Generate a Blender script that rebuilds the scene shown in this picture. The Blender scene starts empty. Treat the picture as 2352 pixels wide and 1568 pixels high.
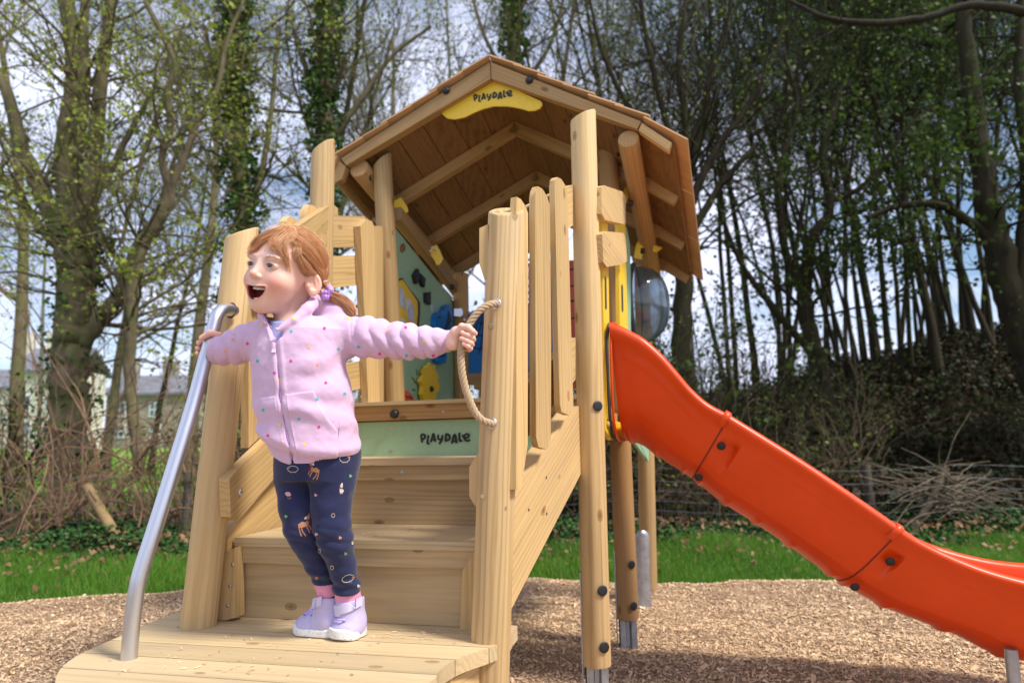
import bpy, bmesh, math, random
import numpy as np
from mathutils import Vector, Matrix, noise

C = bpy.context.scene.collection
SC = bpy.context.scene
rnd = random.Random(7)
rad = math.radians

# ------------------------------------------------------------------ camera
# measures are noted in units of a 2352 x 1568 frame, 24 mm lens
CAM_H = 0.83
FOC = 1568.0
PITCH = math.atan((1015 - 784) / FOC)
ROLL = -0.014
F_ = Vector((0, math.cos(PITCH), math.sin(PITCH)))
R0 = Vector((1, 0, 0)); U0 = Vector((0, -math.sin(PITCH), math.cos(PITCH)))
R_ = R0 * math.cos(ROLL) + U0 * math.sin(ROLL)
U_ = -R0 * math.sin(ROLL) + U0 * math.cos(ROLL)
EYE = Vector((0, 0, CAM_H))
cd = bpy.data.cameras.new('camera'); cam = bpy.data.objects.new('camera', cd); C.objects.link(cam)
M = Matrix((R_, U_, -F_)).transposed().to_4x4(); M.translation = EYE
cam.matrix_world = M
cd.sensor_width = 36; cd.lens = 24; cd.clip_start = 0.05; cd.clip_end = 3000
cd.dof.use_dof = True; cd.dof.focus_distance = 1.66; cd.dof.aperture_fstop = 3.2
SC.camera = cam

def ray(x, y): return F_ * FOC + R_ * (x - 1176) + U_ * (784 - y)
def P(x, y, Y):
    d = ray(x, y); return EYE + d * (Y / d.y)
def Pz(x, y, z):
    d = ray(x, y); return EYE + d * ((z - CAM_H) / d.z)
def Pp(x, y, pt, n):
    d = ray(x, y); return EYE + d * ((pt - EYE).dot(n) / d.dot(n))

# ------------------------------------------------------------------ world and sun
SUN_EL, SUN_AZ = rad(54), rad(119)      # azimuth from +Y towards +X
w = bpy.data.worlds.new('World'); SC.world = w; w.use_nodes = True
nt = w.node_tree; nt.nodes.clear(); N = nt.nodes.new; L = nt.links.new
out = N('ShaderNodeOutputWorld'); bg = N('ShaderNodeBackground'); bg.inputs[1].default_value = 0.12
sky = N('ShaderNodeTexSky'); sky.sky_type = 'NISHITA'; sky.sun_disc = False
sky.sun_elevation = SUN_EL; sky.sun_rotation = SUN_AZ; sky.ozone_density = 2.2; sky.air_density = 1.0; sky.dust_density = 0.6
tc = N('ShaderNodeTexCoord'); mp = N('ShaderNodeMapping'); mp.inputs['Scale'].default_value = (1, 1, 2.6)
no = N('ShaderNodeTexNoise'); no.inputs['Scale'].default_value = 2.3; no.inputs['Detail'].default_value = 8; no.inputs['Roughness'].default_value = .6
cr = N('ShaderNodeValToRGB'); cr.color_ramp.elements[0].position = .38; cr.color_ramp.elements[1].position = .57
cr.color_ramp.elements[0].color = (0.0, 0.0, 0.0, 1); cr.color_ramp.elements[1].color = (1, 1, 1, 1)
mx = N('ShaderNodeMix'); mx.data_type = 'RGBA'; mx.inputs['B'].default_value = (7.4, 7.8, 9.8, 1)
L(tc.outputs['Generated'], mp.inputs[0]); L(mp.outputs[0], no.inputs['Vector']); L(no.outputs['Fac'], cr.inputs[0])
L(cr.outputs[0], mx.inputs['Factor']); L(sky.outputs[0], mx.inputs['A']); L(mx.outputs['Result'], bg.inputs[0]); L(bg.outputs[0], out.inputs[0])

sl = bpy.data.lights.new('sun', 'SUN'); sun = bpy.data.objects.new('sun', sl); C.objects.link(sun)
sl.energy = 3.9; sl.angle = rad(11); sl.color = (1.0, .94, .84)
sd = Vector((math.sin(SUN_AZ) * math.cos(SUN_EL), math.cos(SUN_AZ) * math.cos(SUN_EL), math.sin(SUN_EL)))
sun.rotation_euler = sd.to_track_quat('Z', 'Y').to_euler(); sun.location = sd * 50
SC.view_settings.view_transform = 'Standard'; SC.view_settings.look = 'None'
SC.view_settings.exposure = 0.36; SC.view_settings.gamma = 1
SC.cycles.use_denoising = True
SC.cycles.max_bounces = 6; SC.cycles.transparent_max_bounces = 12

# ------------------------------------------------------------------ material helper
def new_mat(name):
    m = bpy.data.materials.new(name); m.use_nodes = True
    t = m.node_tree; t.nodes.clear()
    o = t.nodes.new('ShaderNodeOutputMaterial'); b = t.nodes.new('ShaderNodeBsdfPrincipled')
    t.links.new(b.outputs[0], o.inputs[0])
    return m, t, b
def setp(b, **k):
    for n, v in k.items():
        n = n.replace('_', ' ')
        if n in b.inputs: b.inputs[n].default_value = v
def c4(c): return (c[0], c[1], c[2], 1)
def attr(t, n):
    a = t.nodes.new('ShaderNodeAttribute'); a.attribute_name = n; return a
def mix(t, f, a, b, mode='MIX'):
    m = t.nodes.new('ShaderNodeMix'); m.data_type = 'RGBA'; m.blend_type = mode
    for s, v in (('Factor', f), ('A', a), ('B', b)):
        if hasattr(v, 'links') or hasattr(v, 'is_linked'): t.links.new(v, m.inputs[s])
        elif s == 'Factor': m.inputs[s].default_value = v
        else: m.inputs[s].default_value = c4(v)
    return m.outputs['Result']
def ramp(t, f, stops):
    r = t.nodes.new('ShaderNodeValToRGB'); e = r.color_ramp.elements
    while len(e) < len(stops): e.new(.5)
    for i, (p, c) in enumerate(stops):
        e[i].position = p; e[i].color = c4(c) if not isinstance(c, (int, float)) else (c, c, c, 1)
    t.links.new(f, r.inputs[0]); return r.outputs[0]
def nz(t, vec, scale, detail=3, rough=.5, dist=0):
    n = t.nodes.new('ShaderNodeTexNoise'); n.inputs['Scale'].default_value = scale
    n.inputs['Detail'].default_value = detail; n.inputs['Roughness'].default_value = rough; n.inputs['Distortion'].default_value = dist
    if vec is not None: t.links.new(vec, n.inputs['Vector'])
    return n.outputs['Fac']
def vscale(t, vec, s):
    m = t.nodes.new('ShaderNodeMapping'); m.inputs['Scale'].default_value = s; t.links.new(vec, m.inputs[0]); return m.outputs[0]
def bump(t, b, h, strength, dist):
    n = t.nodes.new('ShaderNodeBump'); n.inputs['Strength'].default_value = strength; n.inputs['Distance'].default_value = dist
    t.links.new(h, n.inputs['Height']); t.links.new(n.outputs[0], b.inputs['Normal'])
def objc(t):
    return t.nodes.new('ShaderNodeTexCoord').outputs['Object']

def wood(name, base, dark, grey=.25, rough=.62, knots=True):
    """gc attribute: x along the grain (metres, with a random offset per piece)"""
    m, t, b = new_mat(name)
    g = attr(t, 'gc').outputs['Vector']
    big = nz(t, vscale(t, g, (.9, 9, 9)), 1, 2)
    fine = nz(t, vscale(t, g, (6, 260, 260)), 1, 3, .6)
    wv = t.nodes.new('ShaderNodeTexWave'); wv.wave_type = 'RINGS'; wv.rings_direction = 'X'
    wv.inputs['Scale'].default_value = 1; wv.inputs['Distortion'].default_value = 8; wv.inputs['Detail'].default_value = 3
    wv.inputs['Detail Scale'].default_value = 1.2
    t.links.new(vscale(t, g, (1.2, 21, 21)), wv.inputs['Vector'])
    c1 = ramp(t, wv.outputs['Fac'], [(.25, base), (.8, tuple(.6 * p + .4 * q for p, q in zip(base, dark))), (1, tuple(.25 * p + .75 * q for p, q in zip(base, dark)))])
    lt = tuple(min(1, x * 1.12) for x in base)
    c2 = mix(t, ramp(t, big, [(.35, 0), (.65, .75)]), c1, lt)
    c3 = mix(t, ramp(t, fine, [(.42, 0), (.75, .34)]), c2, dark)
    st = nz(t, vscale(t, g, (3, 14, 14)), 1, 4, .6)
    c4_ = mix(t, ramp(t, st, [(.54, 0), (.78, grey)]), c3, (.30, .26, .22))
    ck = nz(t, vscale(t, g, (1.3, 120, 120)), 1, 2, .5)
    c4_ = mix(t, ramp(t, ck, [(.70, 0), (.74, .6)]), c4_, tuple(x * .4 for x in dark))
    oi = t.nodes.new('ShaderNodeObjectInfo')
    c4_ = mix(t, 1.0, c4_, ramp(t, oi.outputs['Random'], [(0, (.86, .84, .80)), (.5, (.98, .97, .95)), (1, (1.05, 1.02, .96))]), 'MULTIPLY')
    col = c4_
    if knots:
        v = t.nodes.new('ShaderNodeTexVoronoi'); v.inputs['Scale'].default_value = 1
        t.links.new(vscale(t, g, (8, 15, 15)), v.inputs['Vector'])
        kf = ramp(t, v.outputs['Distance'], [(.05, 1), (.09, .55), (.13, .75), (.17, 0)])
        sep = t.nodes.new('ShaderNodeSeparateColor'); t.links.new(v.outputs['Color'], sep.inputs[0])
        ma = t.nodes.new('ShaderNodeMath'); ma.operation = 'GREATER_THAN'; ma.inputs[1].default_value = .55
        t.links.new(sep.outputs[0], ma.inputs[0])
        mb = t.nodes.new('ShaderNodeMath'); mb.operation = 'MULTIPLY'; t.links.new(kf, mb.inputs[0]); t.links.new(ma.outputs[0], mb.inputs[1])
        col = mix(t, mb.outputs[0], c4_, tuple(x * q for x, q in zip(dark, (.62, .5, .42))))
    t.links.new(col, b.inputs['Base Color'])
    setp(b, Roughness=rough, Specular_IOR_Level=.3)
    bump(t, b, fine, .12, .001)
    return m

def plain(name, col, rough=.4, metal=0, var=.08, nscale=25, **k):
    m, t, b = new_mat(name)
    o = objc(t)
    f = nz(t, o, nscale, 4, .6)
    t.links.new(mix(t, ramp(t, f, [(.3, 0), (.7, 1)]), tuple(x * (1 - var) for x in col), tuple(min(1, x * (1 + var)) for x in col)), b.inputs['Base Color'])
    rr = t.nodes.new('ShaderNodeMapRange'); rr.inputs[3].default_value = rough * .85; rr.inputs[4].default_value = min(1, rough * 1.2)
    t.links.new(f, rr.inputs[0]); t.links.new(rr.outputs[0], b.inputs['Roughness'])
    setp(b, Metallic=metal, **k)
    return m

M_POST = wood('pine_post', (.60, .425, .215), (.39, .245, .10))
M_BOARD = wood('pine_board', (.60, .415, .195), (.38, .235, .085))
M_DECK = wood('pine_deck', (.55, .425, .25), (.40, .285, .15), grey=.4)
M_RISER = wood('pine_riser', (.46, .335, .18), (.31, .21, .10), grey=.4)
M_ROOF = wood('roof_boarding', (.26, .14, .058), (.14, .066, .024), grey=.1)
M_BEAM = wood('roof_timber', (.42, .27, .12), (.28, .16, .06), grey=.25)
M_SHIN = wood('cedar_shingle', (.54, .34, .18), (.38, .21, .10), grey=.3, knots=False)
M_LOG = wood('treated_log', (.46, .28, .12), (.33, .18, .07), grey=.3)
M_MID = wood('pine_tan', (.47, .32, .15), (.33, .20, .08))
M_END = wood('end_grain', (.34, .25, .15), (.30, .20, .09), grey=.3, knots=False)
M_STEEL = plain('brushed_steel', (.60, .61, .66), .36, 1.0, .02, 400)
M_GALV = plain('galvanised_steel', (.42, .44, .47), .45, .9, .22, 22)
M_ORANGE = plain('orange_plastic', (.70, .058, .002), .34, 0, .06, 7, Specular_IOR_Level=.38)
M_GREEN = plain('green_sheet', (.31, .50, .32), .42, 0, .05, 60)
M_YELLOW = plain('yellow_sheet', (.83, .56, .03), .42, 0, .05, 60)
M_BLUE = plain('blue_sheet', (.005, .17, .52), .4, 0, .06, 60)
M_RED = plain('red_sheet', (.62, .075, .03), .4, 0, .06, 60)
M_BLACK = plain('black_rubber', (.012, .013, .016), .45, 0, .3, 120)
M_DARK = plain('dark_core', (.03, .035, .04), .6, 0, .2, 60)

def rope_mat():
    m, t, b = new_mat('rope'); g = attr(t, 'gc').outputs['Vector']
    f = nz(t, vscale(t, g, (500, 260, 1)), 1, 3)
    t.links.new(ramp(t, f, [(.3, (.36, .24, .13)), (.7, (.62, .46, .29))]), b.inputs['Base Color'])
    setp(b, Roughness=.8); bump(t, b, f, .5, .002); return m
M_ROPE = rope_mat()

# ------------------------------------------------------------------ mesh helpers
def add_attr(me, gc=None, col=None):
    if gc is not None:
        a = me.attributes.new('gc', 'FLOAT_VECTOR', 'POINT'); a.data.foreach_set('vector', np.asarray(gc, dtype=np.float32).ravel())
    if col is not None:
        a = me.attributes.new('col', 'FLOAT_COLOR', 'POINT'); c = np.asarray(col, dtype=np.float32)
        if c.shape[1] == 3: c = np.hstack([c, np.ones((len(c), 1), np.float32)])
        a.data.foreach_set('color', c.ravel())
def obj_from(name, me, mat, parent=None):
    if mat: me.materials.append(mat)
    o = bpy.data.objects.new(name, me); C.objects.link(o)
    if parent is not None: o.parent = parent
    return o
def origin_of(parent):
    p = Vector((0, 0, 0))
    while parent is not None: p = p + parent.location; parent = parent.parent
    return p
def mk(name, V, Fc, mat, parent=None, gc=None, col=None, smooth=False, recenter=False):
    """mesh from world coordinates; children are stored relative to their parent's base"""
    V = np.asarray(V, dtype=np.float64); off = np.array(origin_of(parent))
    me = bpy.data.meshes.new(name)
    base = V.mean(0) if recenter else off
    Fc = np.asarray(Fc) if not isinstance(Fc, np.ndarray) else Fc
    if Fc.dtype != object and Fc.ndim == 2:
        n = Fc.shape[1]
        me.vertices.add(len(V)); me.vertices.foreach_set('co', (V - base).astype(np.float32).ravel())
        me.loops.add(Fc.size); me.loops.foreach_set('vertex_index', Fc.astype(np.int32).ravel())
        me.polygons.add(len(Fc)); me.polygons.foreach_set('loop_start', np.arange(0, Fc.size, n, dtype=np.int32))
        me.polygons.foreach_set('loop_total', np.full(len(Fc), n, dtype=np.int32))
        me.update(calc_edges=True); me.validate()
    else:
        me.from_pydata([tuple(v) for v in (V - base)], [], [list(f) for f in Fc]); me.update()
    add_attr(me, gc, col)
    if smooth: me.polygons.foreach_set('use_smooth', [True] * len(me.polygons))
    o = obj_from(name, me, mat, parent)
    if recenter: o.location = Vector(base - off)
    return o
def tag(o, label=None, cat=None, group=None, kind=None):
    if label: o['label'] = label
    if cat: o['category'] = cat
    if group: o['group'] = group
    if kind: o['kind'] = kind
    return o
def empty(name, loc):
    o = bpy.data.objects.new(name, None); C.objects.link(o); o.location = loc; o.empty_display_size = .1; return o

def bm_finish(name, bm, mat, parent, gfun=None, bevel=0, seg=2, sharp=35):
    """bmesh (world coords) -> object, optional bevel, grain coords from gfun(co)"""
    if bevel:
        es = [e for e in bm.edges if len(e.link_faces) == 2 and e.calc_face_angle(0) > rad(25)]
        bmesh.ops.bevel(bm, geom=es, offset=bevel, segments=seg, profile=.5, affect='EDGES', clamp_overlap=True)
    off = origin_of(parent)
    me = bpy.data.meshes.new(name)
    bmesh.ops.recalc_face_normals(bm, faces=bm.faces)
    gc = [gfun(v.co) for v in bm.verts] if gfun else None
    bmesh.ops.translate(bm, vec=-off, verts=bm.verts)
    bm.to_mesh(me); bm.free()
    if gc: add_attr(me, gc)
    me.polygons.foreach_set('use_smooth', [True] * len(me.polygons))
    me.set_sharp_from_angle(angle=rad(sharp))
    return obj_from(name, me, mat, parent)

def grain(o, ax, ay, az):
    k = Vector((rnd.uniform(0, 90), rnd.uniform(0, 9), rnd.uniform(0, 9)))
    return lambda co: ((co - o).dot(ax) + k.x, (co - o).dot(ay) + k.y, (co - o).dot(az) + k.z)

def slab(name, pts, thick, mat, parent, along=None, bevel=.003, n=None, gfun=None):
    """polygon through the world points pts, extruded by thick along -n (n faces outwards)"""
    pts = [Vector(p) for p in pts]
    if n is None:
        n = Vector((0, 0, 0))
        for i in range(len(pts)):
            a, b = pts[i], pts[(i + 1) % len(pts)]; n += a.cross(b)
        n.normalize()
        c = sum(pts, Vector()) / len(pts)
        if n.dot(EYE - c) < 0: n = -n
    bm = bmesh.new()
    a = [bm.verts.new(p) for p in pts]; b = [bm.verts.new(p - n * thick) for p in pts]
    k = len(pts)
    bm.faces.new(a); bm.faces.new(b[::-1])
    for i in range(k): bm.faces.new((a[i], b[i], b[(i + 1) % k], a[(i + 1) % k]))
    if along is None:
        e = [(pts[(i + 1) % k] - pts[i]) for i in range(k)]; along = max(e, key=lambda v: v.length)
    ax = along.normalized(); ay = n.cross(ax).normalized()
    return bm_finish(name, bm, mat, parent, gfun or grain(pts[0], ax, ay, n), bevel)

def box(name, o, ax, ay, az, mat, parent, along=None, bevel=.003):
    """box with corner o and edge vectors ax ay az"""
    bm = bmesh.new(); vs = []
    for k in (0, 1):
        for j in (0, 1):
            for i in (0, 1): vs.append(bm.verts.new(o + ax * i + ay * j + az * k))
    for f in ((0, 1, 3, 2), (4, 6, 7, 5), (0, 4, 5, 1), (2, 3, 7, 6), (0, 2, 6, 4), (1, 5, 7, 3)): bm.faces.new([vs[i] for i in f])
    es = sorted((ax, ay, az), key=lambda v: -v.length)
    x = (along or es[0]).normalized(); y = es[1].normalized(); y = (y - x * y.dot(x)).normalized(); z = x.cross(y)
    return bm_finish(name, bm, mat, parent, grain(o, x, y, z), bevel)

def log(name, p0, p1, r, mat, parent, cut1=None, cut0=None, flats=True, seg=40, bevel=.006, r1=None):
    """machined round post from p0 to p1; cut = plane normal of a slanted end"""
    ax = (p1 - p0).normalized(); L_ = (p1 - p0).length
    ux = Vector((1, 0, 0)); ux = (ux - ax * ux.dot(ax)).normalized(); uy = ax.cross(ux)
    r1 = r1 or r
    bm = bmesh.new(); rings = []
    ph = rnd.uniform(0, 6.28)
    for end, (c, cut, rr) in enumerate(((p0, cut0, r), (p1, cut1, r1))):
        prof = [(0, 1.0), (1, .0)]
        rows = []
        for inset, back in ((0, bevel), (bevel * .3, bevel * .3), (bevel, 0)):
            row = []
            for i in range(seg):
                a = i * 2 * math.pi / seg
                q = rr - inset
                if flats: q *= 1 - .022 * (0.5 + .5 * math.cos(6 * a + ph)) 
                p = c + (ux * math.cos(a) + uy * math.sin(a)) * q
                if cut is not None:
                    t = -(p - c).dot(cut) / ax.dot(cut); p = p + ax * t
                p = p + ax * (back if end == 0 else -back)
                row.append(bm.verts.new(p))
            rows.append(row)
        rings.append(rows)
    seq = rings[0][::-1] + rings[1]
    for a, b in zip(seq, seq[1:]):
        for i in range(seg): bm.faces.new((a[i], a[(i + 1) % seg], b[(i + 1) % seg], b[i]))
    bm.faces.new(seq[0][::-1]); bm.faces.new(seq[-1])
    return bm_finish(name, bm, mat, parent, grain(p0, ax, ux, uy), 0, sharp=28)

def tube_np(pts, radii, sides, closed=False):
    pts = np.asarray(pts, float); n = len(pts); radii = np.broadcast_to(np.asarray(radii, float), (n,))
    T = np.gradient(pts, axis=0); T /= np.linalg.norm(T, axis=1)[:, None] + 1e-12
    ref = np.array([0.0, 0, 1]) if abs(T[0][2]) < .9 else np.array([1.0, 0, 0])
    A = np.cross(T, ref); bad = np.linalg.norm(A, axis=1) < .15
    A[bad] = np.cross(T[bad], [0.3, .9, .1]); A /= np.linalg.norm(A, axis=1)[:, None]
    for i in range(1, n):
        a = A[i - 1] - T[i] * A[i - 1].dot(T[i]); A[i] = a / (np.linalg.norm(a) + 1e-12)
    B = np.cross(T, A); th = np.arange(sides) * 2 * np.pi / sides
    V = pts[:, None, :] + radii[:, None, None] * (np.cos(th)[None, :, None] * A[:, None, :] + np.sin(th)[None, :, None] * B[:, None, :])
    idx = np.arange(n * sides).reshape(n, sides); a = idx[:-1]; b = idx[1:]
    F = np.stack([a, np.roll(a, -1, 1), np.roll(b, -1, 1), b], -1).reshape(-1, 4)
    return V.reshape(-1, 3), F
def spline(pts, n):
    """Catmull-Rom through pts (k-dim), n samples"""
    p = np.asarray([list(q) for q in pts], float); m = len(p)
    q = np.vstack([2 * p[0] - p[1], p, 2 * p[-1] - p[-2]])
    out = []
    for s in np.linspace(0, m - 1 - 1e-9, n):
        i = int(s); t = s - i; a, b, c, d = q[i], q[i + 1], q[i + 2], q[i + 3]
        out.append(.5 * ((2 * b) + (-a + c) * t + (2 * a - 5 * b + 4 * c - d) * t * t + (-a + 3 * b - 3 * c + d) * t ** 3))
    return np.array(out)
class Acc:
    def __init__(s): s.V = []; s.F = []; s.G = []; s.n = 0
    def add(s, V, F, G=None):
        s.V.append(np.asarray(V, float)); s.F.append(np.asarray(F) + s.n); s.n += len(V)
        if G is not None: s.G.append(np.asarray(G, float))
    def tube(s, pts, r, sides, g=None):
        V, F = tube_np(pts, r, sides); s.add(V, F, None if g is None else np.tile(g, (len(V), 1)))
    def mk(s, name, mat, parent=None, smooth=True, key='col', **k):
        kw = {key: np.vstack(s.G)} if s.G else {}
        return mk(name, np.vstack(s.V), np.vstack(s.F), mat, parent, smooth=smooth, **kw, **k)
def pipe(name, pts, r, mat, parent, sides=20, n=60, caps=True):
    q = spline(pts, n); V, F = tube_np(q, r, sides)
    F = list(map(list, F))
    if caps: F += [list(range(sides))[::-1], list(range(len(V) - sides, len(V)))]
    o = mk(name, V, np.array(F, dtype=object), mat, parent, smooth=True)
    o.data.set_sharp_from_angle(angle=rad(50)); return o
def dome(name, c, n, r, mat, parent, h=.5, flat=False):
    """rounded bolt cap / button with its base at c facing n"""
    n = n.normalized(); a = n.orthogonal().normalized(); b = n.cross(a); seg = 20
    prof = [(1, -.05), (1, .12), (.93, .3), (.7, .42), (0.0, .45)] if flat else [(1, -.1), (1, .1), (.95, .45), (.75, .8), (.4, .97), (0, 1)]
    V = []; F = []
    for q, z in prof[:-1]:
        for i in range(seg):
            t = i * 2 * math.pi / seg; V.append(c + (a * math.cos(t) + b * math.sin(t)) * r * q + n * (r * h * z))
    V.append(c + n * (r * h * prof[-1][1]))
    for k in range(len(prof) - 2):
        for i in range(seg): F.append([k * seg + i, k * seg + (i + 1) % seg, (k + 1) * seg + (i + 1) % seg, (k + 1) * seg + i])
    k = len(prof) - 2
    for i in range(seg): F.append([k * seg + i, k * seg + (i + 1) % seg, len(V) - 1])
    return mk(name, V, np.array(F, dtype=object), mat, parent, smooth=True)
# ====================================================================== play tower
def ang(a): return Vector((math.cos(a), -math.sin(a), 0)), Vector((math.sin(a), math.cos(a), 0))
US, VS = ang(rad(12.5))          # stair axes: across, away
UT, VT = ang(rad(16))            # tower axes
Z = Vector((0, 0, 1))
DZ = 0.37                        # deck top
tower = tag(empty('play_tower', P(1150, 1450, 1.9).xy.to_3d()),
            'wooden climbing tower with pitched roof, steps and orange slide on bark chippings', 'play tower')
def bcap(c, n, r=.017, parent=tower, **k): return dome('bolt_cap', c, n, r, M_BLACK, parent, **k)
CAMD = lambda p: (EYE - p).normalized()

# ---- posts
def post(x0, y0, Y0, x1, y1, Y1, r, cut=None, mat=M_POST, r1=None):
    p0 = P(x0, y0, Y0); p1 = P(x1, y1, Y1)
    return log('post', p0, p1, r, mat, tower, cut1=cut, r1=r1), p0, p1
def pz(x, y, z):
    return Pz(x, y, z)
r_ = .0455
L2b = Pz(1127, 1440, DZ); L2dir = None
# front posts pass the deck and stand in the ground
L2top = P(1163, 484, 1.72); L2a = P(1128, 1440, 1.70)
ext = (L2a - L2top).normalized()
L2bot = L2a + ext * (L2a.z / -ext.z)
pL2 = log('post', L2bot, L2top, .0472, M_POST, tower, cut1=(Z * 1.0 - Vector((0, 1, 0)) * .55).normalized())
L1top = P(556, 533, 1.90); L1a = P(457, 1425, 1.86)
ext = (L1a - L1top).normalized(); L1bot = L1a + ext * (L1a.z / -ext.z)
pL1 = log('post', L1bot, L1top, .045, M_POST, tower, cut1=(Z - Vector((0, 1, 0)) * .35 + Vector((-.35, 0, 0))).normalized())
L3b = P(1371, 1527, 2.21); L3t = P(1339, 266, 2.21)
pL3 = log('post', L3b, L3t, .0445, M_POST, tower, cut1=(Z + Vector((-.45, -.1, 0))).normalized())
L6b = P(722, 1380, 2.47); L6t = P(742, 338, 2.48)
pL6 = log('post', L6b, L6t, .0445, M_POST, tower, cut1=(Z + Vector((-.75, -.1, 0))).normalized())
L4b = P(1442, 1422, 2.86); L4t = P(1394, 292, 2.90)
pL4 = log('post', L4b, L4t, .044, M_LOG, tower, bevel=.01)
L7b = P(922, 1200, 2.98); L7t = P(878, 368, 2.96)
pL7 = log('post', L7b, L7t, .0435, M_MID, tower, cut1=(Z + Vector((-.85, -.1, 0))).normalized())
L5b = Pz(1490, 1352, .0); L5b = P(1490, 1352, 3.62); L5t = P(1474, 560, 3.62)
pL5 = log('post', L5b, L5t, .044, M_MID, tower)
L9b = P(1066, 1200, 3.80); L9t = P(1058, 628, 3.74)
pL9 = log('post', L9b, L9t, .0435, M_LOG, tower, bevel=.01)
# knots' plugs, screws
def plug(parent, x, y, Y, r=.008, m=M_END):
    c = P(x, y, Y); return dome('plug', c, CAMD(c), r, m, parent, h=.15, flat=True)

# steel feet
def strap(p0, p1, w, t, nrm, parent, name='steel_foot'):
    ax = (p1 - p0); s = nrm.cross(ax).normalized()
    return box(name, p0 - s * w / 2, s * w, nrm * t, ax, M_GALV, parent, bevel=.001)
def channel(c0, c1, w, d, parent):
    """U shaped foot below a post"""
    ax = c1 - c0
    A = Acc(); n = Vector((0, -1, 0)); s = Vector((1, 0, 0))
    bm = bmesh.new()
    prof = [(-.5, 1), (-.5, 0), (-.18, 0), (-.1, .55), (.1, .55), (.18, 0), (.5, 0), (.5, 1)]
    th = .004
    V = []; 
    for c in (c0, c1):
        for x, y in prof: V.append(c + s * w * x + n * d * (1 - y))
        for x, y in prof[::-1]: V.append(c + s * (w * x) + n * (d * (1 - y) - th))
    k = len(prof) * 2
    F = [[i, (i + 1) % k, (i + 1) % k + k, i + k] for i in range(k)] + [list(range(k, 2 * k))]
    return mk('steel_foot', V, np.array(F, dtype=object), M_GALV, parent)
for pb, ps, px in ((L3b, pL3, (1334, 1312)), (L4b, pL4, (1412, 1262))):
    c1 = Vector((pb.x - .001, pb.y + .012, pb.z + .01)); c0 = Vector((c1.x, c1.y, -.1))
    channel(c0, c1, .066, .034, ps)
    top = P(px[0], px[1], pb.y + .012)
    strap(Vector((top.x + .0, top.y, -.1)), top, .045, .004, Vector((-1, .1, 0)).normalized(), ps)
# curved plate beside the far right post
cp = P(1478, 1395, 3.50); cpt = P(1474, 1216, 3.50)
V = []; n_ = 14
def plate(c0, c1, r, parent):
    V = []; F = []; h = (c1 - c0).length; ax = (c1 - c0).normalized(); rows = 18
    ux = Vector((1, 0, 0)); ux = (ux - ax * ux.dot(ax)).normalized(); uy = ux.cross(ax).normalized()
    if uy.y > 0: uy = -uy
    for j in range(rows):
        t = j / (rows - 1)
        for i in range(n_):
            a = -1 + 2 * i / (n_ - 1)
            top = h - r * .9 * (1 - math.sqrt(max(0, 1 - a * a)))
            V.append(c0 + ux * r * a + uy * (r * .5 * math.cos(a * 1.3)) + ax * (top * t))
    for j in range(rows - 1):
        for i in range(n_ - 1): q = j * n_ + i; F.append([q, q + 1, q + n_ + 1, q + n_])
    o = mk('steel_foot', V, np.array(F, dtype=object), M_GALV, parent, smooth=True)
    md = o.modifiers.new('thickness', 'SOLIDIFY'); md.thickness = .004; return o
plate(Vector((cp.x, cp.y, -.02)), cpt, .037, pL5)

# bolt caps on posts
for x, y, Y, ps in ((1373, 932, 2.21 - .043, pL3), (1384, 1356, 2.165, pL3), (1388, 1486, 2.165, pL3), (1451, 1296, 2.82, pL4), (1456, 1391, 2.82, pL4)):
    c = P(x, y, Y); dome('bolt_cap', c, Vector((.35 if ps is pL3 else .5, -1, 0)), .0165, M_BLACK, ps, h=.35, flat=True)
c = P(897, 832, 2.985); dome('bolt_cap', c, Vector((-.6, -1, 0)), .014, M_BLACK, pL7, h=.9)
c = P(900, 403, 2.98); dome('bolt_cap', c, Vector((.6, -1, 0)), .012, M_BLACK, pL7, h=.4, flat=True)
c = P(852, 407, 2.95); dome('bolt_cap', c, Vector((-1, -.2, 0)), .016, M_BLACK, pL7, h=.8)
c = P(1418, 350, 2.83); dome('bolt_cap', c, Vector((1, -.3, 0)), .018, M_BLACK, pL4, h=.9)
plug(pL2, 1127, 749, 1.668, .0075); plug(pL2, 1108, 1140, 1.662, .005); plug(pL2, 1160, 1166, 1.665, .005)
plug(pL3, 1352, 797, 2.17, .004)

# ---- deck: each board one outline piece
def deck_board(px, thick=.034):
    pts = [Pz(x, y, DZ) for x, y in px]
    return slab('deck_board', pts, thick, M_DECK, tower, along=US, bevel=.0045, n=Z)
# curved outline of the deck, far edge to near edge (left side / right side)
Lc = [(352, 1426), (318, 1443), (262, 1466), (205, 1491), (164, 1513), (139, 1535), (128, 1558), (130, 1585), (150, 1612), (190, 1640), (260, 1668), (380, 1695), (560, 1712)]
Rc = [(1176, 1451), (1168, 1464), (1150, 1476), (1118, 1488), (1078, 1501), (1040, 1517), (1010, 1538), (995, 1560), (930, 1600), (860, 1650), (800, 1700), (700, 1718)]
def toUV(p): return (p.dot(US), p.dot(VS))
Lw = [Pz(x, y, DZ) for x, y in spline(Lc, 70)]; Rw = [Pz(x, y, DZ) for x, y in spline(Rc, 70)]
def edge_u(curve, v):
    q = [toUV(p) for p in curve]
    for (u0, v0), (u1, v1) in zip(q, q[1:]):
        if (v0 - v) * (v1 - v) <= 0 and abs(v0 - v1) > 1e-9: return u0 + (u1 - u0) * (v - v0) / (v1 - v0)
    return q[0][0] if v > q[0][1] else q[-1][0]
vback = Pz(800, 1425, DZ).dot(VS) + .03
vtop = max(toUV(Lw[0])[1], toUV(Rw[0])[1])
vfront = toUV(Pz(700, 1712, DZ))[1]
bw = .098; v = vback; k = 0
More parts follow.
